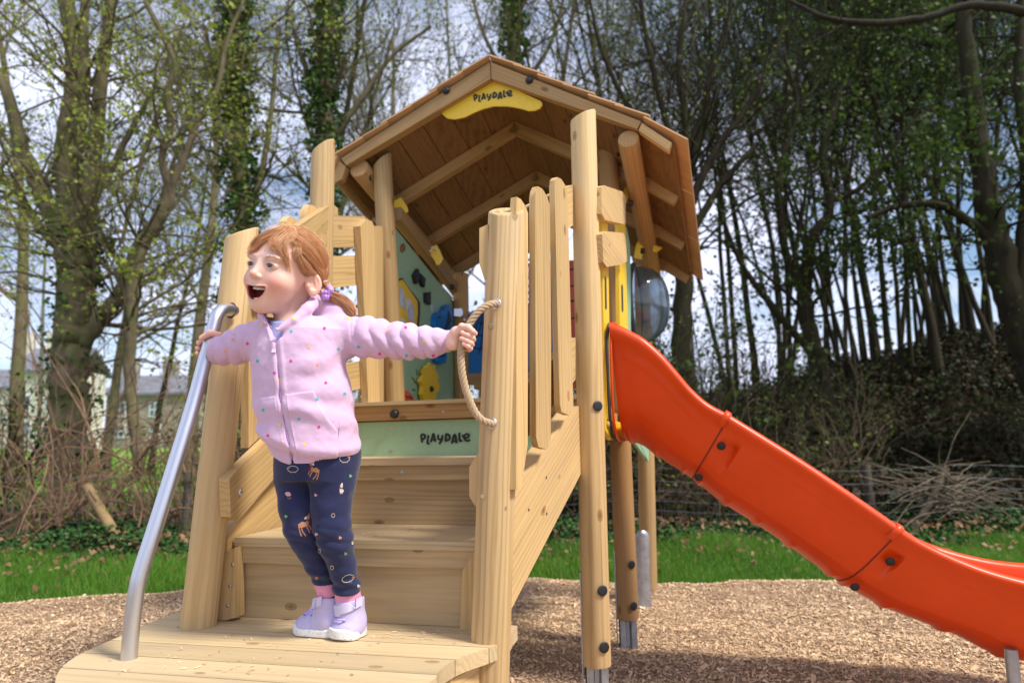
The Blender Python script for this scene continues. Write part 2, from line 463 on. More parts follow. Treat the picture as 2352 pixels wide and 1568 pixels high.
while v > vfront + .01:
    v1 = max(v - bw, vfront); pts = []
    gap = .0016
    ss = np.linspace(v - gap, v1 + gap, 7)
    for s in ss: pts.append(US * edge_u(Lw, s) + VS * s + Z * DZ)
    for s in ss[::-1]: pts.append(US * edge_u(Rw, s) + VS * s + Z * DZ)
    slab('deck_board', pts, .034, M_DECK, tower, along=US, bevel=.004, n=Z)
    for q, side in ((.06, 0), (.5, 0), (.94, 0)):
        for s in (.3, .75):
            vv = v + (v1 - v) * s; a, b = edge_u(Lw, vv), edge_u(Rw, vv)
            if b - a > .2: dome('screw', US * (a + (b - a) * q) + VS * vv + Z * (DZ - .0008), Z, .0055, M_GALV, tower, h=.3, flat=True)
    v = v1; k += 1
# boards hung under the deck rim
def under(a, b, h, t=.03):
    a = Pz(a[0], a[1], DZ - .036); b = Pz(b[0], b[1], DZ - .036)
    n = Vector((0, -1, 0)); d = b - a; n = Vector((d.y, -d.x, 0)).normalized(); n = n if n.y < 0 else -n
    o = slab('rim_board', [a, b, b - Z * h, a - Z * h], t, M_BOARD, tower, bevel=.003, n=n); return a, b, n, o
a, b, n, rb = under((1012, 1568), (1147, 1492), .10)
for q in (.3, .62): dome('bolt', a + (b - a) * .66 + n * .001 - Z * (.11 * q), n, .006, M_STEEL, rb, h=.5)
under((600, 1600), (985, 1590), .11)
under((200, 1600), (560, 1690), .11)

# ---- stairs
o0 = Pz(800, 1426, DZ)                                   # riser 0 line
z1, z2, z3 = DZ + .212, DZ + .212 + .203, DZ + .212 + .406
def plane_v(v): return o0 + VS * v
v1_, v2_ = 0.0, None
uL = (Pp(538, 1246, plane_v(-.03), VS) - o0).dot(US); uR = (Pp(1091, 1258, plane_v(-.03), VS) - o0).dot(US)
v_r1 = (Pz(950, 1203, z1) - o0).dot(VS); v_r2 = (Pz(950, 1047, z2) - o0).dot(VS)
def sbox(name, u0, u1, v0, v1, za, zb, mat, bevel=.003, parent=tower):
    o = o0 + US * u0 + VS * v0; o.z = za
    return box(name, o, US * (u1 - u0), VS * (v1 - v0), Z * (zb - za), mat, parent, along=US, bevel=bevel)
def step(va, vb, zt, zb, last=False):
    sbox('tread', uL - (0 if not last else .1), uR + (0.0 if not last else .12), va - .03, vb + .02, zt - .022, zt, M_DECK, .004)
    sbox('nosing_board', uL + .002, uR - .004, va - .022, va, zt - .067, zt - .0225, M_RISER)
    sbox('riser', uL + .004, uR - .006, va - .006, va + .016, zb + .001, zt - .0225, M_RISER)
step(0, v_r1, z1, DZ); step(v_r1, v_r2, z2, z1, True)
for (x, y, vv, zz) in ((924, 1084, 0, 0),):
    c = Pp(x, y, plane_v(v_r1 - .0225), VS); dome('screw', c, -VS, .006, M_GALV, tower, h=.25, flat=True)
# side blocks of the first riser
slab('side_block', [Pp(x, y, plane_v(-.055), VS) for x, y in ((496, 1292), (510, 1278), (540, 1256), (541, 1418), (516, 1424), (484, 1422))], .04, M_BOARD, tower, along=Z)
for x, y in ((534, 1296), (528, 1345), (523, 1390)):
    c = Pp(x, y, plane_v(-.0565), VS); dome('bolt', c, -VS, .0045, M_STEEL, tower, h=.4)
slab('side_block', [Pp(x, y, plane_v(-.035), VS) for x, y in ((1062, 1310), (1090, 1264), (1089, 1440), (1082, 1448), (1056, 1446))], .04, M_BOARD, tower, along=Z)
# top riser: green panel with lettering below a timber cap
pr = plane_v(v_r2); Pr = lambda x, y, dv=0: Pp(x, y, plane_v(v_r2 + dv), VS)
gp = slab('green_panel', [Pr(x, y) for x, y in ((700, 974.5), (1290, 955.5), (1232, 1044), (700, 1054))], .012, M_GREEN, tower, bevel=.001)
slab('cap_beam', [Pr(x, y, -.02) for x, y in ((690, 937), (1325, 915), (1325, 949.5), (690, 971))], .045, M_BEAM, tower, bevel=.006)
slab('cap_board', [Pr(x, y, -.035) for x, y in ((690, 929.5), (1325, 905), (1325, 915.5), (690, 936.5))], .12, M_DECK, tower, bevel=.004)
c = Pr(906, 950.5, -.022); bcap(c, -VS + Vector((0, 0, .1)), .0165, h=.8)
for x, y in ((898, 984), (898, 1034)): c = Pr(x, y, -.001); dome('screw', c, -VS, .007, M_GALV, gp, h=.3, flat=True)
c = Pr(1018, 945, -.022); dome('screw', c, -VS, .005, M_GALV, tower, h=.3, flat=True)

# lettering as rounded strokes (unit = pixel of a 2352x1176 close-up)
STROKES = [
 ([(195, 690), (200, 780), (225, 935)], 78), ([(200, 690), (250, 665), (320, 690), (335, 750), (300, 820), (225, 850)], 82),
 ([(455, 725), (440, 830), (420, 960), (430, 995), (480, 1010)], 76),
 ([(555, 920), (600, 780), (630, 660), (650, 660), (690, 800), (712, 905)], 76), ([(590, 860), (700, 860)], 66),
 ([(820, 700), (812, 780), (850, 850), (920, 840), (960, 780), (978, 715)], 72), ([(975, 715), (965, 830), (920, 930), (865, 990)], 74),
 ([(1110, 660), (1100, 770), (1090, 890)], 84), ([(1110, 655), (1200, 680), (1245, 760), (1210, 860), (1090, 895)], 84),
 ([(1330, 965), (1375, 790), (1415, 680), (1450, 720), (1475, 840), (1492, 955)], 84), ([(1370, 915), (1470, 915)], 70),
 ([(1597, 630), (1597, 740), (1605, 880), (1625, 905), (1675, 895)], 80),
 ([(1722, 710), (1760, 780), (1800, 850), (1860, 895), (1920, 895), (1965, 880)], 76),
 ([(1770, 790), (1800, 690), (1880, 650), (1945, 680), (1930, 760), (1860, 795), (1790, 790)], 72)]
def lettering(parent, fn, n, thick, name='lettering'):
    """fn maps close-up pixel -> world; strokes become flat rounded ribbons"""
    V = []; F = []; e = 0
    for pts, wd in STROKES:
        q = spline([(x, y) for x, y in pts], 22) if len(pts) > 2 else spline([pts[0], ((pts[0][0] + pts[1][0]) / 2, (pts[0][1] + pts[1][1]) / 2), pts[1]], 8)
        d = np.gradient(q, axis=0); d /= np.linalg.norm(d, axis=1)[:, None]; nn = np.stack([-d[:, 1], d[:, 0]], 1)
        a0 = math.atan2(d[0, 1], d[0, 0]); a1 = math.atan2(d[-1, 1], d[-1, 0]); h = wd / 2
        out = [tuple(p) for p in q + nn * h]
        out += [(q[-1][0] + h * math.cos(a1 + math.pi / 2 - t), q[-1][1] + h * math.sin(a1 + math.pi / 2 - t)) for t in np.linspace(.3, math.pi - .3, 7)]
        out += [tuple(p) for p in (q - nn * h)[::-1]]
        out += [(q[0][0] + h * math.cos(a0 - math.pi / 2 - t), q[0][1] + h * math.sin(a0 - math.pi / 2 - t)) for t in np.linspace(.3, math.pi - .3, 7)]
        m = len(q); e += .00012
        # triangulate as a strip between the two sides plus end fans
        A = [fn(*p) + n * (thick + e) for p in out]; B = [fn(*p) for p in out]; k = len(out); s = len(V)
        V += A + B
        for i in range(m - 1): F.append([s + i, s + i + 1, s + (2 * m + 6 - (i + 1)), s + (2 * m + 6 - i)])
        F.append([s + i for i in range(m - 1, m + 8)]); F.append([s + i for i in ([2 * m + 6] + list(range(2 * m + 7, k)) + [0])])
        for i in range(k): F.append([s + i, s + i + k, s + (i + 1) % k + k, s + (i + 1) % k])
    return mk(name, V, np.array(F, dtype=object), M_BLACK, parent)
lettering(gp, lambda x, y: Pr((1560 + x * 240 / 2352) / 1.63265, (1560 + y * 120 / 1176) / 1.63265, -.0005), -VS, .0012)

# stringers
def vplane(a, b):
    d = (b - a); n = Vector((d.y, -d.x, 0)).normalized()
    return a, (n if n.dot(EYE - a) > 0 else -n)
RA, RN = vplane(P(1176, 1250, 1.71), P(1336, 1000, 2.20))
Rp = lambda x, y, off=0: Pp(x, y, RA + RN * off, RN)
st = slab('stringer', [Rp(x, y) for x, y in ((1168, 1150), (1190, 1120), (1318, 934), (1331, 932), (1336, 1084), (1176, 1395), (1168, 1400))], .045, M_BOARD, tower, bevel=.006)
for x, y in ((1255, 1096), (1256, 1179), (1257, 1261), (1215, 1170)): c = Rp(x, y, .0008); dome('screw', c, RN, .004, M_DARK, st, h=.2, flat=True)
# pickets on the right balustrade (in front of the rails)
for pk in ([(1186, 470), (1187, 452), (1197, 458), (1207, 474), (1213, 490), (1213, 620), (1212, 1020), (1197, 1124), (1186, 1124)],
           [(1229, 454), (1231, 438), (1236, 428), (1246, 434), (1256, 450), (1263, 471), (1266, 780), (1265, 1008), (1256, 1031), (1237, 1026), (1231, 1002), (1230, 780)],
           [(1274, 430), (1275, 414), (1280, 407), (1289, 411), (1298, 425), (1304, 449), (1310, 700), (1317, 930), (1308, 953), (1290, 946), (1286, 928), (1280, 700)]):
    slab('picket', [Rp(x, y, .03) for x, y in pk], .0175, M_BOARD, tower, along=Z, bevel=.005)
def rail_board(px, plane=Rp, off=-.0, thick=.03, mat=M_BOARD, parent=tower, name='guard_rail', bevel=.005):
    return slab(name, [plane(x, y, off) for x, y in px], thick, mat, parent, bevel=bevel)
rail_board([(1186, 490), (1312, 425), (1316, 425), (1316, 518), (1186, 600)])
rail_board([(1186, 905), (1322, 775), (1322, 871), (1186, 1035)])
# inner guard boards seen left of the right front post
IA, IN_ = vplane(P(1111, 600, 1.66), P(1205, 560, 1.86))
def end_block(quadL, quadR, depth):
    a = [P(x, y, 1.645) for x, y in quadL]; return a
def prism_end(px_front, Y, back, mat, name='guard_rail', parent=tower):
    """short board seen nearly end on: front outline at depth Y, swept back along VS"""
    pts = [P(x, y, Y) for x, y in px_front]
    return slab(name, pts, back, mat, parent, along=VS, bevel=.004, n=-VS)
prism_end([(1101, 524), (1121, 515), (1121, 640), (1112, 640), (1101, 606)], 1.70, .5, M_BOARD)
prism_end([(1078, 1072), (1100, 1037), (1100, 1166), (1098, 1172), (1078, 1140)], 1.70, .35, M_BOARD)

# ---- left balustrade
LA, LN = vplane(P(530, 1120, 1.83), P(742, 520, 2.40))
if LN.x < 0: LN = LN
Lp = lambda x, y, off=0: Pp(x, y, LA + LN * off, LN)
gr1 = slab('guard_rail', [Lp(x, y) for x, y in ((540, 1084), (622, 1004), (700, 935), (716, 1010), (625, 1103), (548, 1194), (530, 1186), (527, 1098))], .03, M_BOARD, tower, bevel=.005)
c = Lp(551, 1130, .001); dome('bolt', c, LN, .009, M_STEEL, gr1, h=.7)
gr2 = slab('guard_rail', [Lp(x, y) for x, y in ((600, 588), (690, 516), (764, 468), (776, 478), (779, 534), (743, 573), (620, 690), (600, 690))], .03, M_BOARD, tower, bevel=.005)
c = Lp(775, 507, .001); dome('bolt', c, LN, .009, M_STEEL, gr2, h=.7)
for x, y in ((741, 517), (748, 536)): c = Lp(x, y, .0005); dome('screw', c, LN, .003, M_DARK, gr2, h=.2, flat=True)
slab('stringer', [Lp(x, y, -.04) for x, y in ((522, 1234), (540, 1205), (730, 985), (752, 985), (752, 1140), (560, 1330), (522, 1330))], .045, M_BOARD, tower, bevel=.005)
for pk in ([(655, 540), (657, 508), (665, 497), (676, 500), (690, 516), (690, 900), (655, 940)],
           [(702, 500), (704, 482), (712, 470), (722, 473), (735, 487), (735, 880), (702, 900)],
           [(571, 620), (571, 1028), (602, 1000), (604, 600)],
           [(615, 560), (615, 985), (640, 960), (642, 540)]):
    slab('picket', [Lp(x, y, -.034) for x, y in pk], .024, M_BOARD, tower, along=Z, bevel=.004)
# ---- guard between the left posts (platform side)
GA, GN = vplane(P(768, 600, 2.50), P(905, 600, 2.98))
Gp = lambda x, y, off=0: Pp(x, y, GA + GN * off, GN)
slab('guard_rail', [Gp(x, y) for x, y in ((766, 495), (839, 497), (839, 567), (766, 568))], .03, M_BOARD, tower, bevel=.004)
slab('guard_rail', [Gp(x, y) for x, y in ((764, 588), (839, 586), (839, 653), (764, 661))], .03, M_BOARD, tower, bevel=.004)
slab('guard_rail', [Gp(x, y) for x, y in ((764, 840), (839, 828), (839, 890), (764, 905))], .03, M_BOARD, tower, bevel=.004)
slab('picket', [Gp(x, y, .032) for x, y in ((828, 519), (842, 503), (855, 509), (860, 523), (872, 923), (846, 925))], .03, M_BOARD, tower, along=Z, bevel=.003)
slab('picket', [Gp(x, y, -.02) for x, y in ((852, 522), (855, 519), (880, 519), (890, 700), (903, 923), (868, 923), (856, 700))], .035, M_MID, tower, along=Z, bevel=.003)

# ---- platform floor and under-structure
FZ = .965
fpts = [L6b.xy.to_3d(), L3b.xy.to_3d(), L4b.xy.to_3d(), Vector((L5b.x, L5b.y, 0)), L9b.xy.to_3d(), L7b.xy.to_3d()]
fpts = [p + Z * FZ for p in fpts]; fpts[0] = Pr(715, 960, .03); fpts[1] = Pr(1325, 940, .03); fpts[0].z = fpts[1].z = FZ
cfl = sum(fpts, Vector()) / 6
slab('platform_floor', [cfl + (p - cfl) * .97 for p in fpts], .03, M_DECK, tower, along=UT, n=Z)
def joist(a, b, h=.10, t=.04, z=FZ - .032):
    a = a.copy(); b = b.copy(); a.z = b.z = z; d = (b - a).normalized(); n = Vector((-d.y, d.x, 0))
    box('joist', a - n * t / 2 - Z * h, b - a, n * t, Z * h, M_BEAM, tower)
joist(L3b, L4b); joist(L6b, L7b); joist(L7b, L4b); joist(L4b, Vector((L5b.x, L5b.y, 0))); joist(L7b, L9b); joist(L9b, Vector((L5b.x, L5b.y, 0)))

# ---- handrail
hr_pts = []
for x, y, Y in ((298, 1482, 1.588), (302, 1440, 1.588), (308, 1392, 1.588), (314, 1352, 1.589), (324, 1310, 1.594), (355, 1215, 1.613), (400, 1072, 1.648), (445, 925, 1.69), (476, 808, 1.727),
                (491, 752, 1.745), (498, 727, 1.755), (508, 714, 1.775), (520, 711, 1.80), (535, 713, 1.84)):
    hr_pts.append(P(x, y, Y))
hr_pts[0].z = DZ - .01
handrail = pipe('handrail', hr_pts, .0172, M_STEEL, tower, sides=28, n=120)
dome('rail_collar', P(531, 713, 1.832), Vector((-.6, -1, 0)), .022, M_BLACK, tower, h=.15, flat=True)

# ---- grab rope: three twisted strands round a bowed centre line
rc = [(1142, 697, 1.66), (1124, 700, 1.64), (1103, 712, 1.632), (1085, 733, 1.63), (1069, 762, 1.63), (1060, 792, 1.63), (1059, 830, 1.63), (1064, 870, 1.63), (1075, 910, 1.63), (1090, 944, 1.633), (1108, 965, 1.637), (1133, 974, 1.66)]
ROPE = np.array([list(P(*q)) for q in rc]); ROPE_D = spline(ROPE, 240)
def rope_obj():
    q = ROPE_D; T = np.gradient(q, axis=0); seg = np.linalg.norm(T, axis=1); T = T / seg[:, None]; s = np.cumsum(seg)
    A = np.cross(T, [0.0, 1, 0]); A /= np.linalg.norm(A, axis=1)[:, None]; B = np.cross(T, A)
    acc = Acc()
    for k in range(4):
        ph = s / .047 * 2 * np.pi + k * 2 * np.pi / 4
        c = q + (A * np.cos(ph)[:, None] + B * np.sin(ph)[:, None]) * .0050
        V, F = tube_np(c, .0046, 8)
        g = np.stack([np.repeat(s, 8), np.tile(np.arange(8) / 8, len(s)), np.full(len(s) * 8, k)], 1)
        acc.add(V, F, g)
    return acc.mk('grab_rope', M_ROPE, tower, key='gc')
rope = rope_obj()
def ring(name, c, n, R, r, mat, parent):
    n = n.normalized(); a = n.orthogonal().normalized(); b = n.cross(a); t = np.linspace(0, 2 * np.pi, 29)
    q = np.array([list(c + a * math.cos(x) * R + b * math.sin(x) * R) for x in t]); V, F = tube_np(q, r, 8); return mk(name, V, F, mat, parent, smooth=True)
for q in ((1140, 698, 1.664), (1130, 972, 1.664)):
    c = P(*q); n = Vector((-.75, -1, .05)); ring('ferrule', c, n, .0115, .003, M_STEEL, rope)
    dome('ferrule', c - n.normalized() * .002, n, .0115, M_BLACK, rope, h=.1, flat=True)
# hanging rope behind the picket on the left
hp = [P(832, 800, 2.75), P(833, 850, 2.75), P(822, 930, 2.78), P(815, 1000, 2.8)]
hro = pipe('net_rope', hp, .007, M_ROPE, tower, sides=10, n=20)
bxp = P(829, 858, 2.74); box('rope_clamp', bxp - Vector((.01, .01, .012)), Vector((.022, 0, 0)), Vector((0, .022, 0)), Vector((0, 0, .028)), M_GALV, hro, bevel=.003)

# ====================================================================== roof
RD = Vector((.300, .954, -.275))           # ridge direction per metre of plan length (roof dips to the rear)
FA = P(1126, 140, 2.72); fn = -VT
Fp = lambda x, y, off=0: Pp(x, y, FA + fn * off, fn)
Av, Lk, Rk = Fp(1126, 137), Fp(784, 361), Fp(1473, 276)
Le, Re = Fp(768, 398), Fp(1552, 322)
roof = tag(mk('roof', [Av, Av + RD * .01, Av - Z * .01], np.array([[0, 1, 2]], dtype=object), M_BEAM, tower))
def rlen(p, s): return p + RD * s
DN = {}
def slope_boards(p, q, n, s0, s1, th, mat, name, gap=.0035, over=0.0, drop=0.0):
    """boards running from gable to rear, laid side by side between p and q"""
    bm = bmesh.new(); gcs = {}
    d = q - p; nn = d.cross(RD).normalized(); nn = nn if nn.z > 0 else -nn
    layer = []
    k = n; rows = []
    for i in range(k):
        a = p + d * (i / k) + d.normalized() * gap * .5; b = p + d * ((i + 1) / k) - d.normalized() * gap * .5
        off = Vector((rnd.uniform(0, 50), rnd.uniform(0, 9), 0)); vs = []
        for s in (s0, s1):
            for t in (0, -th):
                for e in (a, b): vs.append(bm.verts.new(e + RD * s + nn * (t - drop)))
        for v in vs: gcs[v] = ((v.co - p).dot(RD.normalized()) + off.x, (v.co - p).dot(d.normalized()) + off.y, v.co.z + i * .37)
        for f in ((0, 1, 3, 2), (4, 6, 7, 5), (0, 4, 5, 1), (2, 3, 7, 6), (0, 2, 6, 4), (1, 5, 7, 3)): bm.faces.new([vs[j] for j in f])
    gl = [gcs[v] for v in bm.verts]; 
    bmesh.ops.recalc_face_normals(bm, faces=bm.faces)
    off = origin_of(roof); me = bpy.data.meshes.new(name); bmesh.ops.translate(bm, vec=-off, verts=bm.verts); bm.to_mesh(me); bm.free()
    add_attr(me, gl); return obj_from(name, me, mat, roof)
S1 = 1.10
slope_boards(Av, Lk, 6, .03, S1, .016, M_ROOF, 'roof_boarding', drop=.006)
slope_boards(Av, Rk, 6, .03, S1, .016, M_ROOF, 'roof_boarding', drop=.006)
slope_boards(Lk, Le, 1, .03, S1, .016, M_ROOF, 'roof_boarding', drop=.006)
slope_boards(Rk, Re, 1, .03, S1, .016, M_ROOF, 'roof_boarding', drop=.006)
# shingles: overlapping courses on the outside
def shingles(p, q, n, w0=.06, w1=.11):
    d = q - p; du = d.normalized(); nn = d.cross(RD).normalized(); nn = nn if nn.z > 0 else -nn; rh = RD.normalized(); Lr = RD.length * (S1 + .02)
    acc = []; V = []; F = []; G = []
    for i in range(n):
        a = i / n; x = 0.0
        while x < Lr - .02:
            wd = rnd.uniform(w0, w1); x1 = min(x + wd - .003, Lr)
            l = d.length / n * 1.25; ln = l * rnd.uniform(.96, 1.04); s = len(V)
            b0 = p + d * a - RD * .02
            o = (rnd.uniform(0, 60), rnd.uniform(0, 9))
            for (uu, hh) in ((0, .002), (ln, .013)):
                for xx in (x, x1):
                    for tt in (0, .007): V.append(b0 + du * uu + rh * xx + nn * (hh + tt + .003 * (i % 2))); G.append((uu + o[0], xx + o[1], tt))
            for f in ((0, 1, 3, 2), (4, 6, 7, 5), (0, 4, 5, 1), (2, 3, 7, 6), (0, 2, 6, 4), (1, 5, 7, 3)): F.append([s + j for j in f])
            x += wd
    return mk('shingles', V, np.array(F, dtype=object), M_SHIN, roof, gc=G)
shingles(Av, Lk, 6); shingles(Av, Rk, 6); shingles(Lk + (Lk - Av).normalized() * .01, Le, 1, .33, .4); shingles(Rk + (Rk - Av).normalized() * .01, Re, 1, .33, .4)
# ridge capping
# rafters (front pair = barge boards)
def rafter(p, q, h, s, t, mat, name, sub=0.0, both=None):
    d = (q - p).normalized(); nn = fn.cross(d); nn = nn if nn.z < 0 else -nn
    f = lambda e: e + RD * s
    pts = [f(p), f(q), f(q) + nn * h, f(p) + nn * h] if both is None else [f(p), f(q), f(q) + both * h, f(p) + both * h * 1.14]
    return slab(name, pts, t, mat, roof, bevel=.005, n=fn)
dwn = Vector((0, 0, -1))
b1 = slab('barge_board', [Fp(x, y) for x, y in ((1125, 143), (1127, 181), (795, 380), (784, 364))], .04, M_BEAM, roof, bevel=.004, n=fn)
b2 = slab('barge_board', [Fp(x, y) for x, y in ((1127, 143), (1472, 279), (1464, 296), (1129, 181))], .04, M_BEAM, roof, bevel=.004, n=fn)
b3 = slab('barge_board', [Fp(x, y) for x, y in ((778, 368), (794, 383), (783, 412), (770, 420), (766, 398))], .04, M_BEAM, roof, bevel=.003, n=fn)
b4 = slab('barge_board', [Fp(x, y) for x, y in ((1474, 283), (1543, 328), (1536, 346), (1467, 299))], .04, M_BOARD, roof, bevel=.003, n=fn)
for s in (.34, .71, 1.04):
    down = .024
    a, l, r = Av - Z * .03, Lk - Z * .026, Rk - Z * .026
    rafter(a, l, .052, s, .04, M_BEAM, 'rafter'); rafter(a, r, .052, s, .04, M_BEAM, 'rafter')
    rafter(r, Re - Z * .02 - (Re - Rk).normalized() * .02, .045, s, .04, M_BEAM, 'rafter')
    rafter(l, Le - Z * .02, .045, s, .04, M_BEAM, 'rafter')
for x, y, q in ((1025, 209, b1), (1216, 185, b2)): c = Fp(x, y, .001); dome('bolt_cap', c, fn, .0165, M_BLACK, q, h=.8)
# gable sign
gs_px = [(1129, 181), (1243, 233), (1246, 240), (1240, 249), (1228, 254), (1214, 255), (1195, 249), (1165, 244), (1134, 244), (1110, 250), (1090, 258), (1068, 269), (1045, 274), (1027, 272), (1016, 263), (1015, 255)]
gsign = slab('gable_sign', [Fp(x, y, -.03) for x, y in gs_px], .008, M_YELLOW, roof, bevel=.001, n=fn)
slab('sign_edge', [Fp(x, y + 2.0, -.0385) for x, y in gs_px], .004, M_DARK, gsign, bevel=.0005, n=fn)
def ls(x, y):
    # strokes' box 150..2000 x 600..1030 onto the gable sign: rotated slightly
    s = (x - 150) / 1850; t = (y - 600) / 430
    X = 1087 + s * 90; Y = 216 - s * 9.5 + t * 20
    return Fp(X, Y, -.0295)
lettering(gsign, ls, fn, .001)
# purlin logs
def purlin(x, y, Y, s, r=.043, sh=Vector((0, 0, 0))):
    p0 = P(x, y, Y); return log('purlin', p0, p0 + RD * s + sh, r, M_LOG, roof, bevel=.008)
purlin(1443, 318, 2.58, 1.08, sh=Vector((-.03, 0, .01)))
purlin(824, 386, 2.92, 1.0, .047, sh=Vector((0.02, 0, .0)))
# wall plate beams seen under the left slope
bl0, bl1 = P(905, 492, 3.02), P(1043, 672, 3.78)
box('wall_plate', bl0 - Z * .03, bl1 - bl0, Vector((.035, -.01, 0)), Z * .06, M_BEAM, roof)
# yellow brackets
def bracket(px, Y0, n, parent=roof):
    pts = [P(x, y, Y0) for x, y in px]
    o = slab('yellow_bracket', pts, .008, M_YELLOW, parent, bevel=.001); return o
o = bracket([(905, 462), (921, 453), (936, 476), (938, 485), (929, 492), (918, 489), (914, 480), (906, 476)], 3.1, None)
o = bracket([(982, 571), (1003, 562), (1010, 574), (1018, 593), (1010, 608), (1002, 608), (999, 599), (992, 590)], 3.35, None)
for x, y in ((989, 577), (1000, 572)): c = P(x, y, 3.34); dome('bolt', c, CAMD(c), .008, M_STEEL, o, h=.5)
bracket([(1431, 440), (1438, 425), (1444, 452), (1437, 470), (1429, 462)], 2.95, None)
bracket([(1462, 560), (1470, 548), (1478, 566), (1474, 596), (1456, 592)], 3.3, None)
bracket([(1500, 562), (1522, 569), (1508, 580), (1500, 576)], 3.3, None)
for x, y, Y in ((1447, 467, 2.9), (1474, 576, 3.2)): c = P(x, y, Y); dome('bolt_cap', c, Vector((1, -.6, -.3)), .015, M_BLACK, roof, h=1)
c = P(1038, 659, 3.6); dome('bolt_cap', c, Vector((1, -1, 0)), .016, M_BLACK, roof, h=.9)

# ====================================================================== side panels
# left side panel between the posts (seen from inside)
WA, WN = vplane(P(912, 800, 3.05), P(1040, 800, 3.74))
Wp = lambda x, y, off=0: Pp(x, y, WA + WN * off, WN)
wp = slab('green_panel', [Wp(x, y) for x, y in ((905, 520), (1047, 698), (1049, 1000), (925, 1020), (912, 800))], .014, M_GREEN, tower, bevel=.001)
win = slab('window_frame', [Wp(x, y, .004) for x, y in ((918, 640), (925, 638), (933, 652), (962, 690), (965, 696), (965, 720), (962, 752), (930, 752), (920, 750))], .02, M_DARK, wp, bevel=.002)
slab('window_insert', [Wp(x, y, .006) for x, y in ((918, 645), (925, 642), (959, 692), (960, 718), (957, 752), (920, 750))], .014, M_YELLOW, win, bevel=.001)
M_SKYP = plain('window_pane', (.55, .62, .75), .12, 0, .3, 14)
for q in ([(919, 658), (927, 668), (932, 690), (932, 713), (920, 702)], [(936, 684), (943, 690), (951, 708), (951, 738), (947, 741), (936, 728)], [(921, 730), (929, 735), (932, 744), (921, 748)]):
    slab('pane', [Wp(x, y, .0085) for x, y in q], .003, M_SKYP, win, bevel=0)
# blue talk-tube faces
def blob(name, px, off, th, mat, parent, bev=.002, plane=Wp): return slab(name, [plane(x, y, off) for x, y in px], th, mat, parent, bevel=bev)
ph = blob('play_dial', [(1001, 735), (1004, 722), (1010, 716), (1016, 719), (1021, 712), (1025, 702), (1031, 699), (1037, 706), (1040, 720), (1040, 745), (1036, 757), (1028, 765), (1018, 767), (1007, 762), (1002, 750)], .03, .03, M_BLUE, wp)
blob('dial_mouth', [(1030, 712), (1035, 722), (1036, 738), (1030, 752), (1020, 757), (1026, 740), (1029, 725)], .032, .004, M_DARK, ph)
blob('dial_eye', [(1006, 727), (1012, 726), (1014, 730), (1007, 731)], .032, .003, M_DARK, ph)
p2 = blob('play_dial', [(998, 762), (1000, 785), (999, 812), (1003, 830), (1014, 836), (1024, 832), (1027, 818), (1024, 800), (1010, 790)], .028, .03, M_BLUE, wp)
blob('dial_mouth', [(1009, 812), (1019, 812), (1021, 818), (1010, 820)], .03, .003, M_DARK, p2)
for x, y in ((1016, 716), (1033, 706), (1037, 742), (1013, 763), (1003, 826), (1022, 824)): c = Wp(x, y, .031); dome('screw', c, WN, .004, M_STEEL, ph, h=.5)
# yellow spiky flower with dark nose and its black backing
fl = [(970, 905), (972, 886), (967, 876), (969, 868), (976, 860), (973, 850), (979, 846), (982, 838), (984, 849), (989, 833), (993, 848), (999, 838), (1000, 852), (1005, 857), (1008, 864), (1005, 874), (1011, 884), (1009, 896), (1002, 905), (1001, 918), (974, 919)]
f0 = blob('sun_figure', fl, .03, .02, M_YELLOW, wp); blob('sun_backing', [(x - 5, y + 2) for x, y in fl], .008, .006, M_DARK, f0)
c = Wp(990, 893, .031); dome('bolt_cap', c, WN, .014, M_BLACK, f0, h=1)
r0 = blob('red_figure', [(925, 918), (926, 900), (931, 896), (938, 899), (944, 905), (950, 912), (950, 919)], .02, .012, M_RED, wp)
for q in ([(926, 909), (931, 906), (936, 911), (943, 909), (947, 915), (946, 917), (941, 912), (935, 914), (931, 909), (927, 912)],): blob('red_figure_line', q, .0215, .002, M_DARK, r0, 0)
for q in ([(955, 848), (957, 847), (960, 862), (958, 863)], [(945, 866), (947, 865), (956, 879), (954, 881)], [(946, 894), (953, 893), (955, 896), (949, 898)],
          [(917, 548), (918, 541), (916, 540)]):
    if len(q) > 3: blob('groove', q, .0005, .002, M_DARK, wp, 0)
for q in ([(918, 568), (921, 561), (928, 558), (932, 566), (931, 575), (924, 581), (919, 578)],): blob('peep_hole', q, .0008, .002, M_ROOF, wp, 0); 
for q in ([(953, 632), (962, 617), (966, 638), (958, 652)], [(967, 628), (978, 640), (976, 660), (968, 646)], [(980, 672), (990, 670), (990, 700), (981, 694)]):
    blob('black_flap', q, .02, .02, M_BLACK, wp)
slab('pane', [Wp(x, y, .002) for x, y in ((991, 700), (994, 697), (996, 708), (993, 718), (991, 712))], .002, M_SKYP, wp, bevel=0)
for x, y in ((919, 624), (942, 653), (961, 692), (919, 712)): c = Wp(x, y, .001); dome('screw', c, WN, .004, M_STEEL, wp, h=.6)
# bracket on the rear left post
c = P(1052, 718, 3.68); slab('steel_bracket', [P(x, y, 3.68) for x, y in ((1043, 709), (1060, 708), (1063, 713), (1063, 722), (1058, 727), (1043, 725))], .006, M_STEEL, pL9, bevel=.002)
c = P(1067, 735, 3.68); dome('bolt', c, CAMD(c), .011, M_STEEL, pL9, h=.6)
